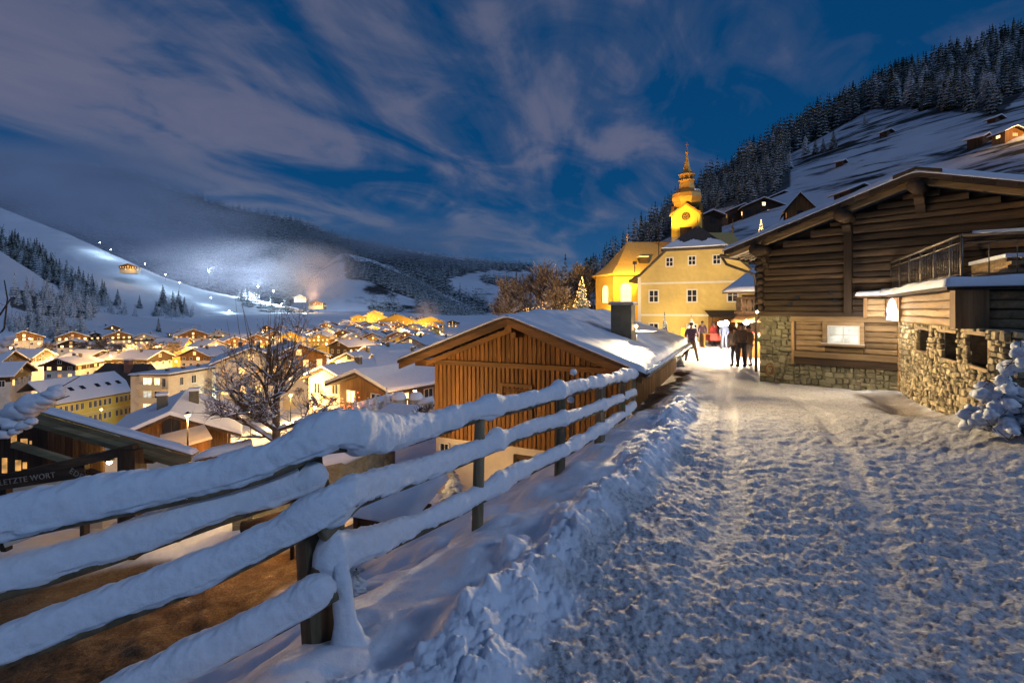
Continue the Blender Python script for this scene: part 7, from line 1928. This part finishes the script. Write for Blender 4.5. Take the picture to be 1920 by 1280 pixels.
tw.build('branches', M['twig'], lh); mb.build('fairy_lights', M['fairy'], lh); lamp('hedge_glow', (0, -3.5, 1.4), 300, (1, .55, .2), .8, lh)
lt = thing('lit_cone_tree', 'tiny cone of fairy lights above the log barn eave', 'christmas tree', tuple(P(1427, 436, 62)))
mb = MB()
for k in range(60): f = g.random(); r_ = .3 * (1 - f); a_ = g.uniform(0, 6.28); mb.lathe([(0, -.04), (.045, 0), (0, .04)], 5, c=(r_ * math.cos(a_), r_ * math.sin(a_), f * 1.6))
mb.build('fairy_lights', M['fairy'], lt); c_ = link('crown', CROWN[0], lt); c_.scale = (1.9, 1.9, 1.8); c_.location = (0, 0, -.1)
mb = MB(); mb.tube([(0, 0, -9), (0, 0, .1)], .06, 6); mb.build('pole', M['bark'], lt)
for i, (px, py, d, h_, w_, lab) in enumerate(((1246, 632, 34, 2.4, 1.3, 'small snowy conifer before the parish house, left one'), (1296, 632, 32, 2.2, 1.4, 'small snowy conifer before the parish house, right one'), (1262, 640, 30, 1.2, 2.0, 'low snowy juniper glowing white between the conifers'), (1222, 636, 33, 1.0, 2.2, 'low snowy shrub left of the conifers'), (1275, 672, 20.5, .62, 2.0, 'dark green snowy shrub at the far end of the barn gutter'))):
    p = P(px, py, d); p.z = ground_z(p.x, p.y); spruce(p, h_, 3 + i % 3, lab, None, w_)
yb = thing('yellow_banner', 'bright yellow banner standing beside the man at the square', 'banner', tuple(gp(1280, 640) + Vector((0, 0, 0))))
yb.location = P(1280, 640, 26); yb.location.z = P(0, 640, 26).z
mb = MB(); mb.box(-.11, .11, -.02, .02, .05, .72); mb.build('cloth', M['cloth_yellow'], yb); mb = MB(); mb.tube([(-.12, 0, -.75), (-.12, 0, .8)], .015, 6); mb.build('pole', M['steel'], yb)
# wooden balcony house behind the log barn with the stall under it
bh = thing('balcony_house', 'brown timber balcony house squeezed behind the log barn corner', 'house', tuple(P(1382, 645, 27)), -R(40))
mb = MB(); mb.box(0, 4, .9, 6, -.3, 2.7); mb.box(0, 4, .02, .9, 1.55, 1.65); mb.build('wall', M['dark_v'], bh)
mb = MB(); mb.box(-.1, 4, -.12, -.04, 1.66, 1.8); mb.box(-.1, 4, -.12, -.04, 2.45, 2.55)
for k in range(14): mb.prism([(k * .28, 1.8), (k * .28 + .2, 1.8), (k * .28 + .24, 2.1), (k * .28 + .2, 2.45), (k * .28, 2.45), (k * .28 - .04, 2.1)], -.1, -.06)
mb.build('balcony', M['dark_v'], bh)
mb = MB(); quad_slab(mb, (-.6, -.6, 2.85), (4, -.6, 2.85), (4, 6, 4.6), (-.6, 6, 4.6), .12); r_ = mb.build('roof', M['dark_h'], bh)
snow_slab('snow', r_, -.62, 4, -.62, 6, lambda X, Y: 2.855 + (Y + .6) * .265, .2, M['snow_roof'], 20, 20, seed=2, over=0)
stl = thing('market_stall', 'orange lit market stall with awning under the timber balcony', 'market stall', tuple(P(1384, 668, 24.5)), -R(38))
mb = MB(); quad_slab(mb, (-.2, -.6, 1.75), (2.2, -.6, 1.75), (2.2, .6, 2.05), (-.2, .6, 2.05), .05); mb.build('awning', M['honey'], stl)
mb = MB(); mb.box(0, 2.0, -.1, .02, 0, .95); mb.box(-.06, 2.06, -.2, .5, .952, 1.0); mb.build('counter', M['honey'], stl)
mb = MB(); mb.box(-.02, .05, -.5, -.43, 0, 1.72); mb.box(1.95, 2.02, -.5, -.43, 0, 1.72); mb.build('post', M['dark_v'], stl)
mb = MB()
for k in range(9): mb.lathe([(0, 0), (.09, .02), (.12, .1), (.07, .2), (0, .22)], 8, c=(.2 + k * .2, .1, 1.0))
mb.build('goods', M['cloth_red'], stl)
mb = MB()
for k in range(26): a_ = g.uniform(0, 2); mb.lathe([(0, -.1), (.12, 0), (.05, .14), (0, .16)], 6, c=(1.0 + a_ * .5, -.35, .75 + g.uniform(0, .25)))
mb.build('greenery', M['needle'], stl)
# second stall with red cloth further back
s2 = thing('market_table', 'low market table with red cloth glowing under the floodlight', 'table', tuple(P(1318, 648, 33)), 0)
s2.location.z = ground_z(s2.location.x, s2.location.y)
mb = MB(); mb.box(0, 2.2, 0, .8, .86, .92); mb.build('table_top', M['honey'], s2)
mb = MB(); mb.box(.5, 1.4, -.02, .82, .45, .925); mb.build('red_cloth', M['cloth_red'], s2)
for x_ in (.1, 2.0): mb = MB(); mb.box(x_, x_ + .08, .1, .7, 0, .86); mb.build('leg', M['honey'], s2)
s3 = thing('market_stall', 'market stall with shingle roof and open lit front at the back of the square', 'market stall', tuple(P(1335, 646, 36)), -R(10))
s3.location.z = ground_z(s3.location.x, s3.location.y)
mb = MB(); mb.box(0, 2.6, 1.2, 1.3, 0, 2.1); mb.box(0, .08, 0, 1.2, 0, 2.0); mb.box(2.52, 2.6, 0, 1.2, 0, 2.0); mb.build('wall', M['honey'], s3)
mb = MB(); mb.box(.08, 2.52, .0, .1, 0, .95); mb.box(.0, 2.6, -.15, .4, .952, 1.0); mb.build('counter', M['honey'], s3)
mb = MB(); quad_slab(mb, (-.2, -.5, 2.05), (2.8, -.5, 2.05), (2.8, 1.5, 2.5), (-.2, 1.5, 2.5), .06); r_ = mb.build('roof', M['dark_h'], s3)
# bright floodlights over the square
for px, py, d, pw, r_, lab in ((1352, 607, 30, 4200, .17, 'dazzling white double floodlight hanging over the market square'), (1399, 604, 24, 2400, .13, 'dazzling white lamp at the stall beside the log barn')):
    p = P(px, py, d); o = thing('market_lamp', lab, 'floodlight', tuple(p))
    mb = MB(); mb.lathe([(0, -r_), (r_ * .8, -r_ * .6), (r_, 0), (r_ * .8, r_ * .6), (0, r_)], 14); 
    if px < 1380: mb.lathe([(0, -r_), (r_ * .8, -r_ * .6), (r_, 0), (r_ * .8, r_ * .6), (0, r_)], 14, c=(.34, .1, .04))
    mb.build('lamp_face', M['bulb_w'], o)
    mb = MB(); mb.tube([(.1, .25, -(p.z - ground_z(p.x, p.y))), (.1, .25, .1), (0, .05, .1)], .03, 6); mb.build('stand', M['metal'], o)
    l_ = lamp('flood_light', (0, -.35, 0), pw, (1.0, .74, .46), .18, o)

# ---------- people ----------
def person(label, loc, rz, h=1.75, jacket='cloth_dark', trousers='cloth_dark', hairm='hair', stance=.12, arms=((.05, .0), (.05, .0)), lean=0, cap=None):
    o = thing('person', label, 'person', tuple(loc), rz); s = h / 1.75
    def skin(name, pts, edges, radii, mat, parent, root=0):
        me = bpy.data.meshes.new(name); me.from_pydata([tuple(Vector(p) * s) for p in pts], edges, [])
        ob = link(name, me, parent); me.materials.append(M[mat])
        m_ = ob.modifiers.new('skin', 'SKIN'); m_.use_smooth_shade = True
        for i, r_ in enumerate(radii):
            sv = me.skin_vertices[0].data[i]; sv.radius = (r_[0] * s, r_[1] * s) if hasattr(r_, '__len__') else (r_ * s, r_ * s); sv.use_root = i == root
        sub = ob.modifiers.new('sub', 'SUBSURF'); sub.levels = 1; sub.render_levels = 2
        return ob
    st_ = stance
    # joints
    pel = (0, 0, .93); wst = (0, lean * .3, 1.08); chs = (0, lean * .8, 1.30); nk = (0, lean, 1.47); hd0 = (0, lean + .01, 1.57); hd1 = (0, lean + .0, 1.66); hd2 = (0, lean - .005, 1.73)
    A = []
    for sd, (fx, fy) in zip((-1, 1), arms):
        sh = (sd * .185, lean * .9, 1.41); el = (sd * (.22 + fx), lean * .9 - .02 - fy * .4, 1.14 + fy * .15); wr = (sd * (.21 + fx * .7), lean * .9 - .06 - fy, .90 + fy * .75); hn = (sd * (.205 + fx * .6), lean * .9 - .09 - fy * 1.15, .82 + fy * .95)
        A.append((sh, el, wr, hn))
    Lg = []
    for sd in (-1, 1): Lg.append(((sd * .095, 0, .88), (sd * (.09 + st_ * .5), -.02, .49), (sd * (.085 + st_), .02, .09), (sd * (.09 + st_ * 1.05), -.15, .04)))
    pts = [pel, wst, chs, nk, hd0, hd1, hd2]; ed = [(i, i + 1) for i in range(6)]; rad_ = [(.15, .11), (.135, .10), (.165, .11), .058, (.07, .082), (.078, .095), (.05, .06)]
    for a_ in A:
        k = len(pts); pts += list(a_); ed += [(2, k), (k, k + 1), (k + 1, k + 2), (k + 2, k + 3)]; rad_ += [.06, .045, .034, .036]
    for l_ in Lg:
        k = len(pts); pts += list(l_); ed += [(0, k), (k, k + 1), (k + 1, k + 2), (k + 2, k + 3)]; rad_ += [.085, .06, .042, .038]
    skin('body', pts, ed, rad_, 'skin', o)
    # jacket
    pts = [(0, 0, .86), wst, chs, (0, lean, 1.45)]; ed = [(0, 1), (1, 2), (2, 3)]; rad_ = [(.185, .14), (.17, .13), (.195, .14), .085]
    for a_ in A:
        k = len(pts); pts += [a_[0], a_[1], a_[2]]; ed += [(2, k), (k, k + 1), (k + 1, k + 2)]; rad_ += [.085, .068, .052]
    skin('jacket', pts, ed, rad_, jacket, o)
    pts = [(0, 0, .93)]; ed = []; rad_ = [(.16, .125)]
    for l_ in Lg:
        k = len(pts); pts += [l_[0], l_[1], l_[2]]; ed += [(0, k), (k, k + 1), (k + 1, k + 2)]; rad_ += [.105, .08, .062]
    skin('trousers', pts, ed, rad_, trousers, o)
    for l_ in Lg:
        skin('boot', [(l_[2][0], l_[2][1], .14), (l_[2][0], l_[2][1] + .01, .055), l_[3]], [(0, 1), (1, 2)], [.058, .06, .05], 'cloth_dark', o)
    mb = MB(); c_ = Vector(hd1) * s; c_.z += .012 * s
    mb.lathe([(.093 * s, -.03 * s), (.098 * s, .02 * s), (.085 * s, .065 * s), (.045 * s, .095 * s), (0, .102 * s)], 14, c=(c_.x, c_.y + .012 * s, c_.z)); mb.build('hat' if cap else 'hair', M[cap or hairm], o)
    # face: nose, eyes, mouth, ears on the side it looks (-y)
    mb = MB(); mb.lathe([(0, .02), (.012, 0), (.014, -.016), (0, -.02)], 8, c=(c_.x, c_.y - .098 * s, c_.z - .035 * s)); 
    for sd in (-1, 1): mb.lathe([(0, .03), (.014, .015), (.012, -.02), (0, -.028)], 8, c=(c_.x + sd * .082 * s, c_.y + .005, c_.z - .03 * s))
    mb.build('nose_and_ears', M['skin'], o)
    mb = MB()
    for sd in (-1, 1): mb.lathe([(0, .007), (.009, 0), (0, -.007)], 8, c=(c_.x + sd * .032 * s, c_.y - .088 * s, c_.z - .012 * s))
    mb.box(c_.x - .022, c_.x + .022, c_.y - .090 * s, c_.y - .08 * s, c_.z - .078 * s, c_.z - .070 * s); mb.build('eyes_and_mouth', M['hair'], o)
    # hands: five fingers each
    for sd, a_ in zip((-1, 1), A):
        mb = MB(); hn = Vector(a_[3]) * s; d_ = (Vector(a_[3]) - Vector(a_[2])).normalized(); sdv = Vector((0, 1, 0)).cross(d_).normalized() if abs(d_.y) < .9 else Vector((1, 0, 0))
        for f_, (o_, l_) in enumerate(((-.027, .058), (-.009, .07), (.009, .066), (.026, .052))):
            b_ = hn + Vector((0, o_ * s, 0)) + d_ * .02; mb.tube([b_, b_ + d_ * l_ * .5 * s, b_ + d_ * l_ * s + Vector((-sd * .014, 0, 0))], [.0095, .009, .007], 7)
        b_ = hn + Vector((0, -.036 * s, 0)); mb.tube([b_, b_ + d_ * .025 + Vector((-sd * .008, -.016, 0)), b_ + d_ * .055 + Vector((-sd * .012, -.02, 0))], [.011, .010, .008], 7)
        mb.build('fingers', M['skin'], o)
    return o
def ground_p(px, d): x = (px - 960) / F * d; return Vector((x, d, ground_z(x, d)))
person('man standing with legs apart in violet jacket and tan trousers on the snowy square', ground_p(1297, 23.3), R(160), 1.8, 'cloth_violet', 'cloth_tan', stance=.17, arms=((.06, .28), (.05, .25)))
person('person in pale coat and dark skirt leftmost of the trio by the log barn', ground_p(1378, 20.8), R(190), 1.62, 'cloth_white', 'cloth_dark', stance=.05, cap='cloth_dark')
person('tall person in dark brown coat in the middle of the trio by the log barn', ground_p(1390, 20.3), R(170), 1.8, 'cloth_tan', 'cloth_dark', stance=.04, arms=((.04, .1), (.04, .05)))
person('person in pale trousers rightmost of the trio by the log barn', ground_p(1403, 20.6), R(200), 1.68, 'cloth_tan', 'cloth_white', stance=.06, cap='hair')
person('person in blue jeans and blue jacket walking away under the market floodlight', ground_p(1358, 32), R(180), 1.75, 'cloth_blue', 'cloth_blue', stance=.05)
person('person in red jacket behind the red market table', ground_p(1338, 34.6), R(20), 1.7, 'cloth_red', 'cloth_dark', stance=.05)
person('small distant person in dark coat left of the market table', ground_p(1317, 35.5), R(-20), 1.72, 'cloth_violet', 'cloth_dark', stance=.05)
# parked car by the apartment entrance
car = thing('parked_car', 'dark parked car by the pale apartment entrance', 'car', tuple(P(357, 768, 100)), R(20))
mb = MB(); side = [(-2.1, .3), (2.1, .3), (2.15, .75), (1.5, .9), (.9, 1.4), (-1.2, 1.42), (-1.9, .95), (-2.15, .85)]; mb.prism(side, -.85, .85); mb.build('body', M['metal'], car)
mb = MB()
for s_ in (-1, 1): mb.prism([(.85, 1.3), (1.3, .95), (-1.5, .95), (-1.15, 1.34)], s_ * .86 - .005, s_ * .86 + .005)
mb.build('side_window', M['glass'], car)
for x_ in (-1.35, 1.35):
    for s_ in (-1, 1):
        mb = MB(); mb.prism([(x_ + .33 * math.cos(t), .33 + .33 * math.sin(t)) for t in np.linspace(0, 2 * PI, 15)[:-1]], s_ * .8 - .1, s_ * .8 + .1); mb.build('wheel', M['cloth_dark'], car)
# ---------- mist and smoke ----------
def mist(name, label, c, size, dens, col=(.8, .84, .92), nscale=2.2, seed=0.0, thr=.42, rot=(0, 0, 0), warm=0):
    mb = MB(); mb.box(-1, 1, -1, 1, -1, 1)
    m, nt, b = _new(name); nt.nodes.remove(b)
    out = [n for n in nt.nodes if n.type == 'OUTPUT_MATERIAL'][0]
    pv = nt.nodes.new('ShaderNodeVolumePrincipled'); pv.inputs['Color'].default_value = (*col, 1); pv.inputs['Anisotropy'].default_value = .2
    tc = nt.nodes.new('ShaderNodeTexCoord'); ln = nt.nodes.new('ShaderNodeVectorMath'); ln.operation = 'LENGTH'; L(nt, tc.outputs['Object'], ln.inputs[0])
    fall = ramp(nt, ln.outputs['Value'], [(.15, 1), (.95, 0)]); fall.color_ramp.interpolation = 'EASE'
    mp = nt.nodes.new('ShaderNodeMapping'); mp.inputs['Location'].default_value = (seed, seed * 2, 0); L(nt, tc.outputs['Object'], mp.inputs['Vector'])
    n = N(nt, 'ShaderNodeTexNoise', Scale=nscale, Detail=4.0, Roughness=.6, Distortion=.5); L(nt, mp.outputs[0], n.inputs['Vector'])
    r = ramp(nt, n.outputs[0], [(thr - .1, 0), (thr + .22, 1)])
    d = math_(nt, 'MULTIPLY', math_(nt, 'MULTIPLY', r.outputs[0], fall.outputs[0]), dens)
    L(nt, d, pv.inputs['Density']); L(nt, pv.outputs[0], out.inputs['Volume'])
    o = mb.build(name, m); o.location = c; o.scale = size; o.rotation_euler = rot
    return stuff(o, label, 'mist' if 'mist' in name else 'smoke')
mist('mist', 'bank of pale mist drifting over the left mountain slope', P(200, 405, 1150), (600, 190, 180), .015, thr=.47, seed=1.3, rot=(0, R(10), 0))
mist('mist', 'pale cloud bank lying over the ridge at the far left', P(60, 330, 1750), (900, 300, 190), .009, seed=2.6, thr=.40)
mist('mist', 'lower veil of mist hanging over the floodlit piste', P(430, 505, 900), (300, 130, 75), .009, seed=5.1)
mist('mist', 'thin far mist along the valley end mountain', P(780, 460, 2300), (900, 500, 150), .003, seed=8.4)
mist('smoke', 'pinkish smoke plume rising over the lit slope', P(590, 515, 760), (95, 70, 62), .030, (.97, .86, .76), 2.8, 3.3, .44)
mist('smoke', 'small warm steam plume at the right end of the town', P(802, 588, 640), (26, 26, 22), .03, (.9, .84, .78), 1.8, 6.3, .38)
